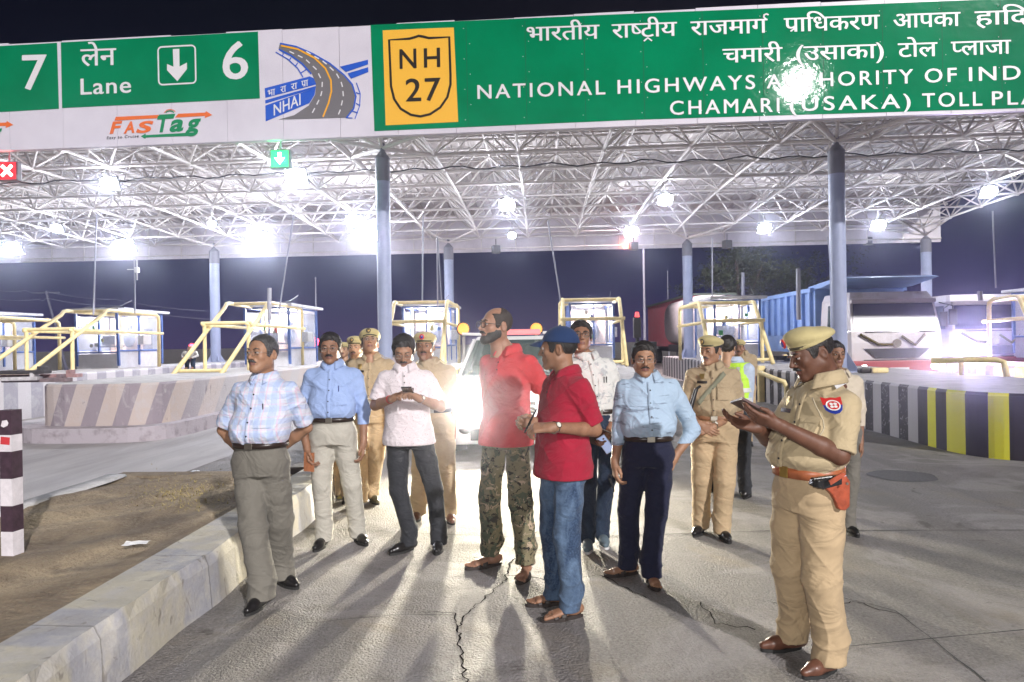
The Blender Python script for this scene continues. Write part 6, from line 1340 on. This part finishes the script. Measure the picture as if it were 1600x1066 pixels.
t = thing('pipe_rail', 'low yellow hoop rail and post between the constable and the nearest officer', 'rail', (p0.x, p0.y, 0)); q = W((1228 - 800) / F * 15.5, 15.5) - Vector((p0.x, p0.y, 0)); q.z = 0
mb = MB(); mb.tube([(-.95, .9, .82), (-.1, .0, .78), (q.x - .2, q.y, .70), (q.x - .06, q.y, .66), (q.x, q.y, .52), (q.x, q.y, 0)], .055, 10); mb.build('bar', M_yel, t); mb = MB(); mb.box((0, 0, .46), (.16, .16, .92)); mb.box((-.4, .3, .5), (.1, .1, .9)); mb.build('post', M_yel, t)
t = thing('pipe_rail', 'low u shaped yellow hoop on top of the striped right island', 'rail', W((1536 - 800) / F * 12.8, 12.8, .86)); mb = MB(); mb.tube([(-.60, .6, .28), (-.05, .2, .30), (.22, 0, .30), (.30, -.1, .26), (.33, -.12, 0)], .055, 10); mb.cyl((-.1, .5, 0), (-.1, .5, .3), .05); mb.build('bar', M_yel, t)
t = thing('wheel_stop', 'short black and yellow painted kerb block at the foot of the thick right column', 'kerb block', W((1368 - 800) / F * 14.6, 14.6, .86)); mb = MB(); mb.box((-.24, 0, .06), (.22, .2, .11)); mb.build('black_end', M_sk, t, bevel=.03); mb = MB(); mb.box((.05, 0, .06), (.34, .2, .11)); mb.build('yellow_end', M_yel, t, bevel=.03)
# ------------------------------------------------------------------ the white car
M_carw = mat('car_white', (.74, .74, .76), .25, coat=.8); M_cg = mat('car_glass', (.04, .07, .065), .05, alpha=.85); M_tyre = mat('tyre', (.02, .02, .02), .85); M_rim = mat('rim', (.35, .35, .37), .35, metal=.8); M_dark = mat('dark_plastic', (.03, .03, .035), .5)
M_head = emis('headlamp_on', (1, .97, .93), 300)
def wheel(mb_, x, y, r, w_, parent):
    mb = MB(); mb.cyl((x - w_ / 2, y, r), (x + w_ / 2, y, r), r, seg=24); wh = mb.build('wheel', M_tyre, parent, bevel=.02); mb = MB(); mb.cyl((x - w_ / 2 - .006, y, r), (x + w_ / 2 + .006, y, r), r * .6, seg=18); mb.build('rim', M_rim, wh)
def car():
    c = W((795 - 800) / F * 9.75, 9.75); t = thing('parked_car', 'white car facing the camera behind the men with its headlights blazing', 'car', c, math.radians(1))
    def sec(y, hw, zt, zb, ws=1.0): return y, hw, zt, zb
    # body by rings across the length: profile half widths at heights
    rings = []
    for y, zh, hw, zl in ((-.02, .74, .62, .30), (0, .80, .76, .22), (.08, .90, .83, .20), (.35, 1.0, .87, .20), (1.0, 1.08, .89, .20), (1.25, 1.10, .90, .2), (2.2, 1.10, .90, .2), (3.6, 1.10, .90, .2), (4.3, 1.08, .88, .22), (4.42, 1.0, .82, .3)):
        pr = [(-hw * .94, zl), (-hw, zl + .12), (-hw, zh - .22), (-hw * .96, zh - .06), (-hw * .80, zh), (0, zh + .03), (hw * .80, zh), (hw * .96, zh - .06), (hw, zh - .22), (hw, zl + .12), (hw * .94, zl)]
        rings.append([Vector((x, y, z)) for x, z in pr])
    mb = MB(); mb.loft(rings, caps=True); mb.build('body', M_carw, t)
    rings = []
    for y, z, hw in ((1.02, 1.10, .80), (1.75, 1.64, .60), (2.0, 1.72, .60), (3.6, 1.73, .60), (4.3, 1.10, .74)):
        pass
    mb = MB(); zt = 1.72
    mb.loft([[Vector(p) for p in ((-.60, 1.72, zt - .06), (.60, 1.72, zt - .06), (.60, 4.0, zt - .06), (-.60, 4.0, zt - .06))], [Vector(p) for p in ((-.56, 1.80, zt), (.56, 1.80, zt), (.56, 3.9, zt), (-.56, 3.9, zt))]], smooth=False); mb.build('roof', M_carw, t, bevel=.02)
    for s_ in (-1, 1):
        mb = MB()
        mb.tube([(s_ * .80, 1.02, 1.09), (s_ * .61, 1.70, 1.66)], .035, 6); mb.build('pillar', M_carw, t); mb = MB(); mb.tube([(s_ * .82, 2.4, 1.09), (s_ * .62, 2.45, 1.66)], .035, 6); mb.build('pillar', M_carw, t); mb = MB(); mb.tube([(s_ * .80, 4.25, 1.09), (s_ * .61, 3.98, 1.66)], .05, 6); mb.build('pillar', M_carw, t)
        mb = MB(); mb.add([(s_ * .81, 1.1, 1.10), (s_ * .81, 4.2, 1.10), (s_ * .615, 3.95, 1.66), (s_ * .615, 1.74, 1.66)], [(0, 1, 2, 3) if s_ > 0 else (3, 2, 1, 0)]); mb.build('side_window', M_cg, t)
        mb = MB(); mb.sphere((s_ * 1.0, 1.3, 1.16), (.11, .06, .08)); mb.cyl((s_ * .84, 1.32, 1.1), (s_ * .95, 1.3, 1.14), .02); mb.build('mirror', M_carw, t)
        wheel(None, s_ * .78, .85, .34, .22, t); wheel(None, s_ * .78, 3.5, .34, .22, t)
        hl = MB(); hl.sphere((s_ * .62, .02, .80), (.18, .07, .10), 16, 10); h_ = hl.build('headlight', mat('lamp_housing_chrome', (.6, .6, .6), .2, metal=.6), t)
        m2 = MB(); m2.sphere((s_ * .60, -.045, .80), (.10, .03, .075), 16, 10); m2.build('bulb', M_head, h_)
        m2 = MB(); m2.sphere((s_ * .62, -.03, .42), (.09, .04, .06)); m2.build('fog_lamp', M_dark, t)
    mb = MB(); mb.add([(-.77, 1.0, 1.12), (.77, 1.0, 1.12), (.58, 1.72, 1.66), (-.58, 1.72, 1.66)], [(0, 1, 2, 3)]); mb.build('windscreen', M_cg, t)
    mb = MB(); mb.box((-.05, 1.3, 1.14), (1.1, .03, .02), rz=.1); mb.build('wiper', M_dark, t)
    mb = MB(); mb.box((0, -.03, .72), (.72, .03, .16)); mb.box((0, -.02, .36), (1.1, .05, .18)); mb.build('grille', M_dark, t, bevel=.01)
    for k in range(4):
        mb = MB(); mb.box((0, -.05, .665 + .037 * k), (.70, .012, .012)); mb.build('grille_slat', M_steelw, t)
    mb = MB(); mb.box((0, .0, .50), (1.66, .16, .14)); mb.build('bumper', M_carw, t, bevel=.03)
    mb = MB(); mb.box((0, -.10, .50), (.46, .012, .10)); mb.build('number_plate', M_white, t)
    mb = MB(); mb.box((0, 1.5, 1.2), (1.2, .5, .1)); mb.sphere((-.35, 2.0, 1.35), (.18, .12, .26)); mb.sphere((.35, 2.0, 1.35), (.18, .12, .26)); mb.build('seats', mat('car_seat', (.25, .24, .22), .8), t)
    mb = MB(); mb.box((0, 2.1, 1.79), (.95, .22, .09)); mb.build('light_bar', mat('light_bar_red', (.5, .12, .14), .3, emit=(1, .25, .25), estr=.7), t, bevel=.02)
    for s_, pw in ((-1, 1.0), (1, .8)):
        l = bpy.data.lights.new('headlight_beam', 'SPOT'); l.energy = 1600 * pw; l.color = (1, .91, .70); l.spot_size = math.radians(105); l.spot_blend = .9; l.shadow_soft_size = .06; lo = bpy.data.objects.new('headlight_beam', l); COL.objects.link(lo); lo.parent = t; lo.location = (s_ * .60, -.12, .80); lo.rotation_euler = (math.radians(87), 0, 0)
        lo.rotation_euler = Vector((0, 1, .03)).to_track_quat('Z', 'Y').to_euler()
    return t
car()
# ------------------------------------------------------------------ dump truck and other lorries
M_tw = mat('truck_white', (.66, .62, .64), .35, coat=.4, dirt=(.42, .36, .33), vscale=3); M_tb = mat('tipper_blue', (.22, .34, .62), .5, var=.12, vscale=2); M_tred = mat('truck_red_band', (.40, .08, .09), .4)
def lorry(c, rz, label, body='tipper', lamp=(1, .82, .78), pw=500):
    t = thing('dump_truck' if body == 'tipper' else 'lorry', label, 'truck', c, rz)
    mb = MB(); w_ = 1.22; rings = []
    for z, y0, hw in ((.62, .02, w_), (1.45, -.03, w_), (1.75, 0, w_), (2.62, .22, w_ * .95), (2.82, .38, w_ * .88)):
        rings.append([Vector(p) for p in ((-hw + .06, y0, z), (hw - .06, y0, z), (hw, y0 + .12, z), (hw, 1.9, z), (-hw, 1.9, z), (-hw, y0 + .12, z))])
    mb.loft(rings, smooth=False); mb.build('cab', M_tw, t)
    mb = MB(); mb.add([(-1.10, -.005, 1.80), (1.10, -.005, 1.80), (1.04, .165, 2.50), (-1.04, .165, 2.50)], [(0, 1, 2, 3)]); mb.build('windscreen', mat('truck_glass', (.02, .02, .06), .25, spec=.3), t)
    for s_ in (-1, 1):
        mb = MB(); mb.add([(s_ * 1.225, .25, 1.8), (s_ * 1.225, 1.4, 1.8), (s_ * 1.19, 1.4, 2.5), (s_ * 1.19, .4, 2.5)], [(0, 1, 2, 3)]); mb.build('side_window', M_cg, t)
        mb = MB(); mb.tube([(s_ * 1.2, .15, 2.5), (s_ * 1.45, -.05, 2.4), (s_ * 1.45, -.05, 1.9)], .02, 5); mb.box((s_ * 1.45, -.05, 2.1), (.2, .06, .42)); mb.build('mirror', M_dark, t, bevel=.01)
        m2 = MB(); m2.box((s_ * .9, -.09, .82), (.34, .06, .2)); h_ = m2.build('headlight', M_dark, t, bevel=.01); m2 = MB(); m2.sphere((s_ * .9, -.13, .82), (.11, .03, .08), 14, 8); m2.build('bulb', emis('truck_bulb', lamp, 250 if s_ * pw > 0 else 20), h_)
        wheel(None, s_ * 1.0, 1.1, .5, .32, t); wheel(None, s_ * 1.0, 4.6, .5, .5, t); wheel(None, s_ * 1.0, 5.9, .5, .5, t)
        m2 = MB(); m2.tube([(s_ * .12, -.06, 1.62), (s_ * .45, -.09, 1.38), (s_ * .72, -.06, 1.66)] if s_ > 0 else [(s_ * .12, -.06, 1.40), (s_ * .5, -.09, 1.42), (s_ * .95, -.06, 1.68)], .035, 6); m2.build('garland', mat('marigold_garland', (.12, .10, .03), .8, var=.6, vscale=30, bump=.5), t)
    mb = MB(); mb.prism([(-.85, 1.30), (.85, 1.30), (.55, 1.05), (-.55, 1.05)], (0, -.035, 0), (1, 0, 0), (0, 0, 1), .02); mb.build('grille', M_dark, t)
    mb = MB(); mb.box((0, -.06, .80), (2.4, .18, .36)); mb.build('bumper', M_tred, t, bevel=.03); mb = MB(); mb.box((0, -.03, .98), (1.7, .03, .05)); mb.build('bumper_trim', M_dark, t)
    mb = MB(); mb.box((-.3, -.0, 1.74), (1.0, .04, .025), rz=.04); mb.box((.55, .0, 1.74), (.9, .04, .025), rz=-.04); mb.build('wiper', M_dark, t)
    mb = MB(); mb.cyl((0, -.05, 1.44), (0, -.075, 1.44), .11, seg=16); mb.build('emblem', M_steelw, t); mb = MB(); mb.box((0, -.16, .74), (.5, .01, .12)); mb.build('number_plate', M_white, t); mb = MB(); mb.box((0, .14, 2.56), (2.2, .1, .10)); mb.build('visor', mat('visor_paint', (.45, .4, .42), .5), t)
    mb = MB(); mb.box((0, 4.2, .75), (1.0, 6.8, .25)); mb.build('chassis', M_dark, t)
    if body == 'tipper':
        mb = MB(); rings = []
        for y, zt in ((2.1, 3.0), (2.15, 3.05), (7.8, 3.0)):
            rings.append([Vector(p) for p in ((-1.0, y, 1.15), (1.0, y, 1.15), (1.28, y, 1.7), (1.28, y, zt), (-1.28, y, zt), (-1.28, y, 1.7))])
        mb.loft(rings, smooth=False); mb.prism([(1.6, 3.05), (2.6, 3.02), (2.6, 3.14), (.45, 3.25), (.25, 3.2)], (-1.28, 0, 0), (0, 1, 0), (0, 0, 1), 2.56); tp = mb.build('tipper_body', M_tb, t)
        for s_ in (-1, 1):
            for k in range(9): mb = MB(); mb.box((s_ * 1.33, 2.35 + k * .64, 2.35), (.10, .14, 1.3)); mb.build('rib', M_tb, tp, bevel=.01)
            mb = MB(); mb.box((s_ * 1.33, 5, 3.02), (.14, 5.7, .12)); mb.build('top_rail', M_tb, tp)
    if pw:
        l = bpy.data.lights.new('truck_beam', 'SPOT'); l.energy = abs(pw); l.color = lamp; l.spot_size = math.radians(110); l.spot_blend = .9; l.shadow_soft_size = .08; lo = bpy.data.objects.new('truck_beam', l); COL.objects.link(lo); lo.parent = t; lo.location = ((.9 if pw > 0 else -.9), -.25, .95); lo.rotation_euler = Vector((0, 1, .06)).to_track_quat('Z', 'Y').to_euler()
    return t
lorry(W((1400 - 800) / F * 18.6, 18.6), 0.0, 'dump truck with a white cab garland and blue ribbed tipper body in the right lane', pw=500)
t2 = lorry(W((1553 - 800) / F * 20.5, 20.5), 0.0, 'white lorry at the far right washed out by violet glare', body='box', lamp=(.72, .62, 1), pw=-3800)
mb = MB(); mb.box((0, 5.0, 1.9), (2.4, 5.8, 1.8)); mb.build('cargo_box', mat('cargo_white', (.6, .6, .68), .5), t2, bevel=.03)
# container lorry far behind
c = W((1079 - 800) / F * 38, 38); u0, u1 = (1013 - 800) / F * 51, (1079 - 800) / F * 38
p0, p1 = W((1079 - 800) / F * 38, 38), W((1013 - 800) / F * 51, 51); t = thing('container_lorry', 'long red ribbed container lorry far down the lane behind the men', 'truck', p0, math.atan2((p1 - p0).y, (p1 - p0).x) - math.pi / 2)
L_ = (p1 - p0).length; M_cr = mat('container_red', (.42, .10, .13), .6, dirt=(.3, .2, .2), vscale=1.5)
mb = MB(); nr = 44
rings = [[Vector(p) for p in ((0 + (.04 if i % 2 else 0), L_ * i / nr, 1.2), (2.45, L_ * i / nr, 1.2), (2.45, L_ * i / nr, 4.0), (0 + (.04 if i % 2 else 0), L_ * i / nr, 4.0))] for i in range(nr + 1)]; mb.loft(rings, smooth=False); mb.build('container', M_cr, t)
mb = MB(); mb.box((1.2, L_ / 2, 4.04), (2.6, L_ + .1, .12)); mb.build('tarpaulin_edge', mat('dark_green_edge', (.05, .07, .06), .8), t)
mb = MB()
for v in (.3, .36, .42): mb.box((-.012, L_ * v, 3.05), (.02, .35, .6))
mb.build('faded_letters', mat('faded_white', (.5, .35, .38), .7), t)
mb = MB(); mb.box((1.2, L_ / 2, 1.0), (1.0, L_, .3)); mb.build('chassis', M_dark, t)
for yy in (1.2, 2.4, L_ - 1.5): wheel(None, .4, yy, .5, .4, t); wheel(None, 2.0, yy, .5, .4, t)
t = thing('tanker', 'grey lorry with a rounded top visible over the booth beside the red container', 'truck', W((1112 - 800) / F * 34, 34)); mb = MB(); mb.loft([[Vector((1.2 * math.copysign(abs(math.cos(a)) ** .5, math.cos(a)), y, 2.55 + 1.2 * math.copysign(abs(math.sin(a)) ** .6, math.sin(a)))) for a in np.linspace(0, 2 * math.pi, 29)[:-1]] for y in (0, 6)]); mb.build('barrel', mat('tank_grey', (.45, .43, .44), .6, var=.15), t); mb = MB(); mb.box((0, -.9, 2.0), (2.2, 1.6, 1.9)); mb.build('cab', M_tw, t, bevel=.08); mb = MB(); mb.box((0, -1.72, 2.35), (1.9, .03, .7)); mb.build('windscreen', M_cg, t); mb = MB(); mb.box((0, -1.72, 1.3), (2.1, .06, .4)); mb.build('bumper', M_tred, t); mb = MB(); mb.box((0, 3, 1.2), (2.0, 6, .3)); mb.build('chassis', M_dark, t); wheel(None, .9, 1.2, .5, .4, t); wheel(None, -.9, 1.2, .5, .4, t)
t = thing('lane_camera_post', 'dark equipment cabinet post with a red beacon in front of the red container', 'equipment', W((1105 - 800) / F * 0 + (996 - 800) / F * 21, 21, 0)); mb = MB(); mb.cyl((0, 0, 0), (0, 0, 2.2), .06); mb.build('pole', M_dark, t); mb = MB(); mb.box((-.02, -.1, 2.0), (.22, .16, .62)); mb.box((.3, 0, 1.35), (.5, .3, .45)); mb.build('cabinet', M_dark, t, bevel=.02); mb = MB(); mb.cyl((0, 0, 2.3), (0, 0, 2.46), .07, .05); mb.build('beacon', emis('beacon_red', (1, .05, .05), 3), t)
# amber lamps on posts
for px, py, lb in ((724, 514, 'round amber warning lamp on a post left of the bearded man'), (838, 514, 'round amber warning lamp on a post above the navy cap')):
    dep = 14; p = D(px, py, dep); t = thing('warning_lamp', lb, 'warning lamp', (p.x, p.y, 0), 0, 'amber warning lamps beside the car lane'); mb = MB(); mb.cyl((0, 0, 0), (0, 0, p.z - .12), .035); mb.build('post', M_steel2, t); mb = MB(); mb.cyl((0, .04, p.z), (0, .0, p.z), .14, seg=20); mb.build('housing', M_dark, t); mb = MB(); mb.sphere((0, -.01, p.z), (.115, .03, .115), 16, 8); mb.build('lens', emis('amber_glow', (1, .33, .05), 1.6), t)
for pts, lb in (([(722, 522), (752, 523)], 'white barrier bar below the left amber lamp'), ([(848, 520), (880, 520)], 'white barrier bar beside the right amber lamp')):
    P = [D(x, y, 13.9) for x, y in pts]; o = MB().cyl((0, 0, 0), P[1] - P[0], .03).build('barrier_bar', M_white); o.location = P[0]; tag(o, lb, 'barrier')
# red beacons on posts, left
for px, py, dep, lb in ((300, 542, 24, 'red beacon on a post in the gap between the two left booths'), (593, 541, 30, 'red tail light glowing beside the tall left column'), (490, 534, 26, 'red light glowing at the shoulder of the light blue shirt man')):
    p = D(px, py, dep); t = thing('red_beacon', lb, 'beacon', (p.x, p.y, 0), 0, 'red beacons on the left'); mb = MB(); mb.cyl((0, 0, 0), (0, 0, p.z - .05), .03); mb.build('post', M_steel2, t); mb = MB(); mb.sphere((0, 0, p.z), .10 if px != 490 else .2, 12, 8); mb.build('lens', emis('red_glow', (1, .03, .06), 14), t)
# ------------------------------------------------------------------ lane signals
def signal(px, py, label, kind):
    p = D(px, py, 14.6); t = thing('lane_signal', label, 'traffic signal', p, 0, 'overhead lane signals'); mb = MB(); mb.box((0, .08, 0), (.42, .14, .40)); mb.build('housing', M_house, t, bevel=.02); mb = MB(); mb.cyl((0, .08, .2), (0, .08, .5), .02); mb.build('hanger', M_steel2, t)
    col = (.02, 1, .22) if kind == 'arrow' else (1, .02, .03); mb = MB(); mb.box((0, .003, 0), (.36, .01, .34)); mb.build('face', mat('signal_face', tuple(c * .3 for c in col), .5, emit=col, estr=1.0), t)
    mb = MB()
    if kind == 'arrow': mb.prism([(-.035, .12), (.035, .12), (.035, 0), (.11, .02), (0, -.12), (-.11, .02), (-.035, 0)], (0, -.004, 0), (1, 0, 0), (0, 0, 1), .008)
    else: mb.box((0, -.008, 0), (.30, .012, .06), M=Matrix.Rotation(.785, 3, 'Y')); mb.box((0, -.010, 0), (.30, .012, .06), M=Matrix.Rotation(-.785, 3, 'Y'))
    mb.build('symbol', emis('signal_glow', (.6, 1, .75) if kind == 'arrow' else (1, .35, .3), 12), t)
    l = bpy.data.lights.new('signal_light', 'POINT'); l.energy = 14; l.color = col; l.shadow_soft_size = .12; lo = bpy.data.objects.new('signal_light', l); COL.objects.link(lo); lo.parent = t; lo.location = (0, -.25, 0)
signal(437, 248, 'green arrow lane signal under the sign below lane six', 'arrow'); signal(11, 267, 'red cross lane signal at the left edge under the sign', 'cross')
# small rear facing signals under the rear fascia
for px, py, g_ in ((775, 390, 0), (990, 385, 2), (1136, 382, 1), (1357, 377, 1), (1431, 374, 0)):
    p = D(px, py, 30.2); t = thing('rear_signal', ['dark rear facing lane signal above the bearded man', '', ''][0] if px == 775 else 'dark rear lane signal ' + {990: 'with a red glow beside it', 1136: 'with green glow between rear column and thick column', 1357: 'with green glow just right of the thick column', 1431: 'beside the rearmost right column'}[px], 'traffic signal', p, 0, 'rear facing lane signals'); mb = MB(); mb.box((0, 0, 0), (.34, .3, .34), rz=.3); mb.cyl((0, 0, .15), (0, 0, .45), .02); mb.build('housing', M_house, t, bevel=.03)
    if g_:
        l = bpy.data.lights.new('signal_light', 'POINT'); l.energy = 30; l.color = (.05, 1, .3) if g_ == 1 else (1, .2, .1); l.shadow_soft_size = .1; lo = bpy.data.objects.new('signal_light', l); COL.objects.link(lo); lo.parent = t; lo.location = (-.3, .35, .1)
# ------------------------------------------------------------------ poles, dangling cables
def add_mast_fill(t, a):
    l = bpy.data.lights.new('added_mast_fill', 'POINT'); l.energy = 14000; l.color = (1, .82, .84); l.shadow_soft_size = .4; lo = bpy.data.objects.new('added_mast_fill', l); COL.objects.link(lo); lo.parent = t; lo.location = (0, -.4, 9.6); l.energy = 7000  # fill lamp added on the mast to brighten the far lorries, its source unseen
def pole(name, cat, P0, P1, dep, r, label, m=None, grp=None, extra=None):
    a, b = D(*P0, dep), D(*P1, dep); t = thing(name, label, cat, a, 0, grp); mb = MB(); mb.cyl((0, 0, 0), b - a, r, seg=8); mb.build('rod', m or M_steel2, t); return t
M_pl = mat('pole_pale', (.36, .36, .42), .5)
for P0, P1, dep, r, lb in (((146, 492), (151, 335), 19, .022, 'thin conduit hanging down to the leftmost booth'), ((211, 490), (210, 405), 21, .022, 'pole with a small camera over the leftmost booth roof'), ((434, 500), (459, 335), 19, .022, 'slanting conduit dropping to the second booth'), ((660, 470), (661, 335), 20, .022, 'vertical conduit dropping to the booth right of the tall column'), ((684, 480), (683, 370), 20, .02, 'conduit directly right of the vertical one at the middle left booth'), ((690, 470), (684, 372), 20, .015, 'thin leaning wire beside the twin conduits'), ((876, 470), (856, 345), 20, .022, 'slanting conduit dropping to the booth behind the young man'), ((1113, 465), (1113, 372), 22, .02, 'conduit hanging in front of the distant tree'), ((1300, 440), (1293, 370), 22, .02, 'conduit close to the left of the thick right column'), ((1556, 450), (1551, 330), 18, .02, 'conduit hanging near the right edge'), ((421, 500), (421, 450), 15, .05, 'stubby reddish pole in front of the second booth'), ((1248, 500), (1247, 420), 19, .06, 'white upright height pole in front of the tipper body'), ((1161, 500), (1161, 426), 24, .05, 'short white mast with a rounded tip above the booth left of the dump truck'), ((1532, 470), (1531, 455), 18, .06, 'pinkish stub pole at the far right')):
    pole('conduit_pole', 'pole', P0, P1, dep, r, lb, M_pl, 'thin poles and conduits around the booths')
p = D(214, 422, 21); t = thing('camera_unit', 'small white camera clamped to the pole above the leftmost booth', 'camera', p); mb = MB(); mb.box((0, 0, 0), (.10, .14, .16)); mb.cyl((0, 0, -.3), (0, 0, .3), .02); mb.box((-.15, 0, .02), (.3, .03, .02)); mb.build('housing', M_white, t, bevel=.01)
for px, py0, dep, r, lb in ((493, 435, 60, .09, 'distant lamp mast left of the tall column'), (1005, 372, 33, .07, 'distant lamp mast right of the middle'), (1043, 425, 60, .06, 'short distant mast above the red container'), (1247, 430, 70, .05, 'far mast beyond the tipper')):
    a = D(px, py0, dep); t = thing('lamp_mast', lb, 'mast', (a.x, a.y, 0), 0, 'distant masts'); mb = MB(); mb.cyl((0, 0, 0), (0, 0, a.z if px != 1005 else 9.5), r, r * .5); mb.build('shaft', M_pl, t); add_mast_fill(t, a) if px == 1005 else None; zt_ = a.z if px != 1005 else 9.5; mb = MB(); mb.cyl((0, 0, zt_ - .05), (0, 0, zt_ + .1), r * .9, r * .5); mb.build('cap', M_pl, t)
# electricity pole with wires, far left
t = thing('electricity_pole', 'leaning electricity pole with wires far off on the left', 'pole', W((105 - 800) / F * 45, 45)); mb = MB(); a_ = Vector((0, 0, 0)); b_ = D(72, 455, 45) - t.location; mb.cyl(a_, b_, .1, .07); mb.cyl(b_ + Vector((-.9, 0, -.1)), b_ + Vector((.9, 0, -.1)), .05); mb.build('shaft', mat('pole_grey', (.1, .1, .15), .8), t)
for k, (pts, lb) in enumerate((([(-20, 451), (40, 454), (72, 456), (180, 468), (320, 486)], 'upper'), ([(-20, 465), (62, 468), (72, 466), (180, 478), (330, 500)], 'middle'), ([(-20, 510), (70, 511), (180, 511)], 'lower'))):
    P = [D(x, y, 44 + .2 * k) for x, y in pts]; Q_ = []
    for i in range(len(P) - 1):
        for j in range(5): q = P[i].lerp(P[i + 1], j / 5); q.z -= .12 * math.sin(math.pi * j / 5); Q_.append(q - P[0])
    Q_.append(P[-1] - P[0]); mb = MB(); mb.tube(Q_, .02, 4); o = mb.build('overhead_wire', mat('wire_grey', (.16, .16, .2), .7)); o.location = P[0]; tag(o, lb + ' overhead wire crossing the night sky at far left', 'wire', 'overhead wires at far left')
# ------------------------------------------------------------------ trees in the dark
def tree(px, py_top, dep, rad, label, seed):
    rr = random.Random(seed); top = D(px, py_top, dep); b = Vector((top.x, top.y, 0)); h = top.z; t = thing('tree', label, 'tree', b, 0, 'dark trees beyond the plaza'); mb = MB(); mb.cyl((0, 0, 0), (.2, 0, h * .5), .28, .16)
    ends = []
    for k in range(9):
        a = rr.uniform(0, 6.28); q = Vector((math.cos(a) * rad * rr.uniform(.3, .8), math.sin(a) * rad * .6, h * rr.uniform(.55, .95))); mb.cyl((.15, 0, h * rr.uniform(.3, .5)), q, .09, .025, seg=6); ends.append(q)
    mb.build('trunk', mat('bark', (.11, .09, .08), .9), t); mb = MB()
    for k in range(26):
        c_ = (rr.choice(ends) if rr.random() < .75 else Vector((0, 0, h * .75))) + Vector((rr.gauss(0, rad * .28), rr.gauss(0, rad * .28), rr.gauss(0, h * .08))); rc_ = rad * rr.uniform(.14, .3)
        for j in range(150):
            d_ = Vector((rr.gauss(0, 1), rr.gauss(0, 1), rr.gauss(0, .7))); p_ = c_ + d_ * rc_ * .6; s_ = rr.uniform(.07, .15); a1 = Vector((rr.uniform(-1, 1), rr.uniform(-1, 1), rr.uniform(-1, 1))).normalized() * s_; a2 = a1.orthogonal().normalized() * s_ * .6
            if p_.z > .5: mb.add([p_ - a1, p_ + a2, p_ + a1, p_ - a2], [(0, 1, 2, 3)])
    mb.build('crown', mat('foliage', (.03, .042, .022), .8, var=.4, vscale=2), t)
tree(1150, 385, 48, 4.0, 'tall dim tree behind the tanker and the booth left of the dump truck', 3); tree(1240, 400, 60, 5.5, 'broad dim tree behind the tipper body', 5); tree(1010, 560, 75, 1, 'tiny bush far off', 6) if False else None
# ------------------------------------------------------------------ small far people
def far_person(px, py_head, dep, z0, label, m):
    p = D(px, py_head, dep); h = p.z - z0 + .12; k = h / 1.72; Fp = Fld((-.4, -.3, 0), (.4, .3, h + .1), .02); Fp.loft([(.86 * k, 0, 0, .15, .1), (1.1 * k, 0, 0, .15, .11), (1.38 * k, 0, 0, .19, .11), (1.46 * k, 0, 0, .08, .07)], k=0)
    for s_ in (-1, 1): Fp.rc((s_ * .19, 0, 1.36 * k), (s_ * .25, -.02, 1.1 * k), .055, .045, k=.02); Fp.rc((s_ * .25, -.02, 1.1 * k), (s_ * .16, -.18, .95 * k), .042, .032, k=.02)
    V, Q = Fp.mesh(); t = thing('person', label, 'person', (p.x, p.y, z0)); obj_np('shirt', [(V, Q)], m, t)
    Fp = Fld((-.3, -.3, 0), (.3, .3, .95 * k), .02)
    for s_ in (-1, 1): Fp.rc((s_ * .09, 0, .88 * k), (s_ * .10, -.02, .48 * k), .095, .07, k=.03); Fp.rc((s_ * .10, -.02, .48 * k), (s_ * .11, 0, .05), .07, .06, k=.02)
    V, Q = Fp.mesh(); obj_np('trousers', [(V, Q)], M_dkjean, t); Fp = Fld((-.3, -.35, 0), (.35, .3, h + .1), .015); Fp.rc((0, 0, 1.4 * k), (0, 0, 1.52 * k), .055, k=.01); Fp.ell((0, -.01, 1.61 * k), (.078, .095, .115), k=.02); Fp.ell((0, -.10, 1.60 * k), (.014, .02, .02), k=.01)
    for s_ in (-1, 1): Fp.ell((s_ * .14, -.22, .93 * k), (.035, .05, .03), k=.01); Fp.rc((s_ * .1, -.02, .1), (s_ * .11, -.14, .04), .04, .035)
    V, Q = Fp.mesh(); obj_np('body', [(V, Q)], SK['b'], t); Fp = Fld((-.15, -.15, 1.5 * k), (.15, .18, h + .12), .015); Fp.ell((0, .012, 1.65 * k), (.083, .098, .09), k=0); Fp.cut((0, 0, 1.63 * k), (0, -.6, -1)); V, Q = Fp.mesh(); obj_np('hair', [(V, Q)], M_hair, t)
far_person(297, 549, 23.5, .86, 'small far man in a white shirt under the red beacon between the left booths', M_shirtw)
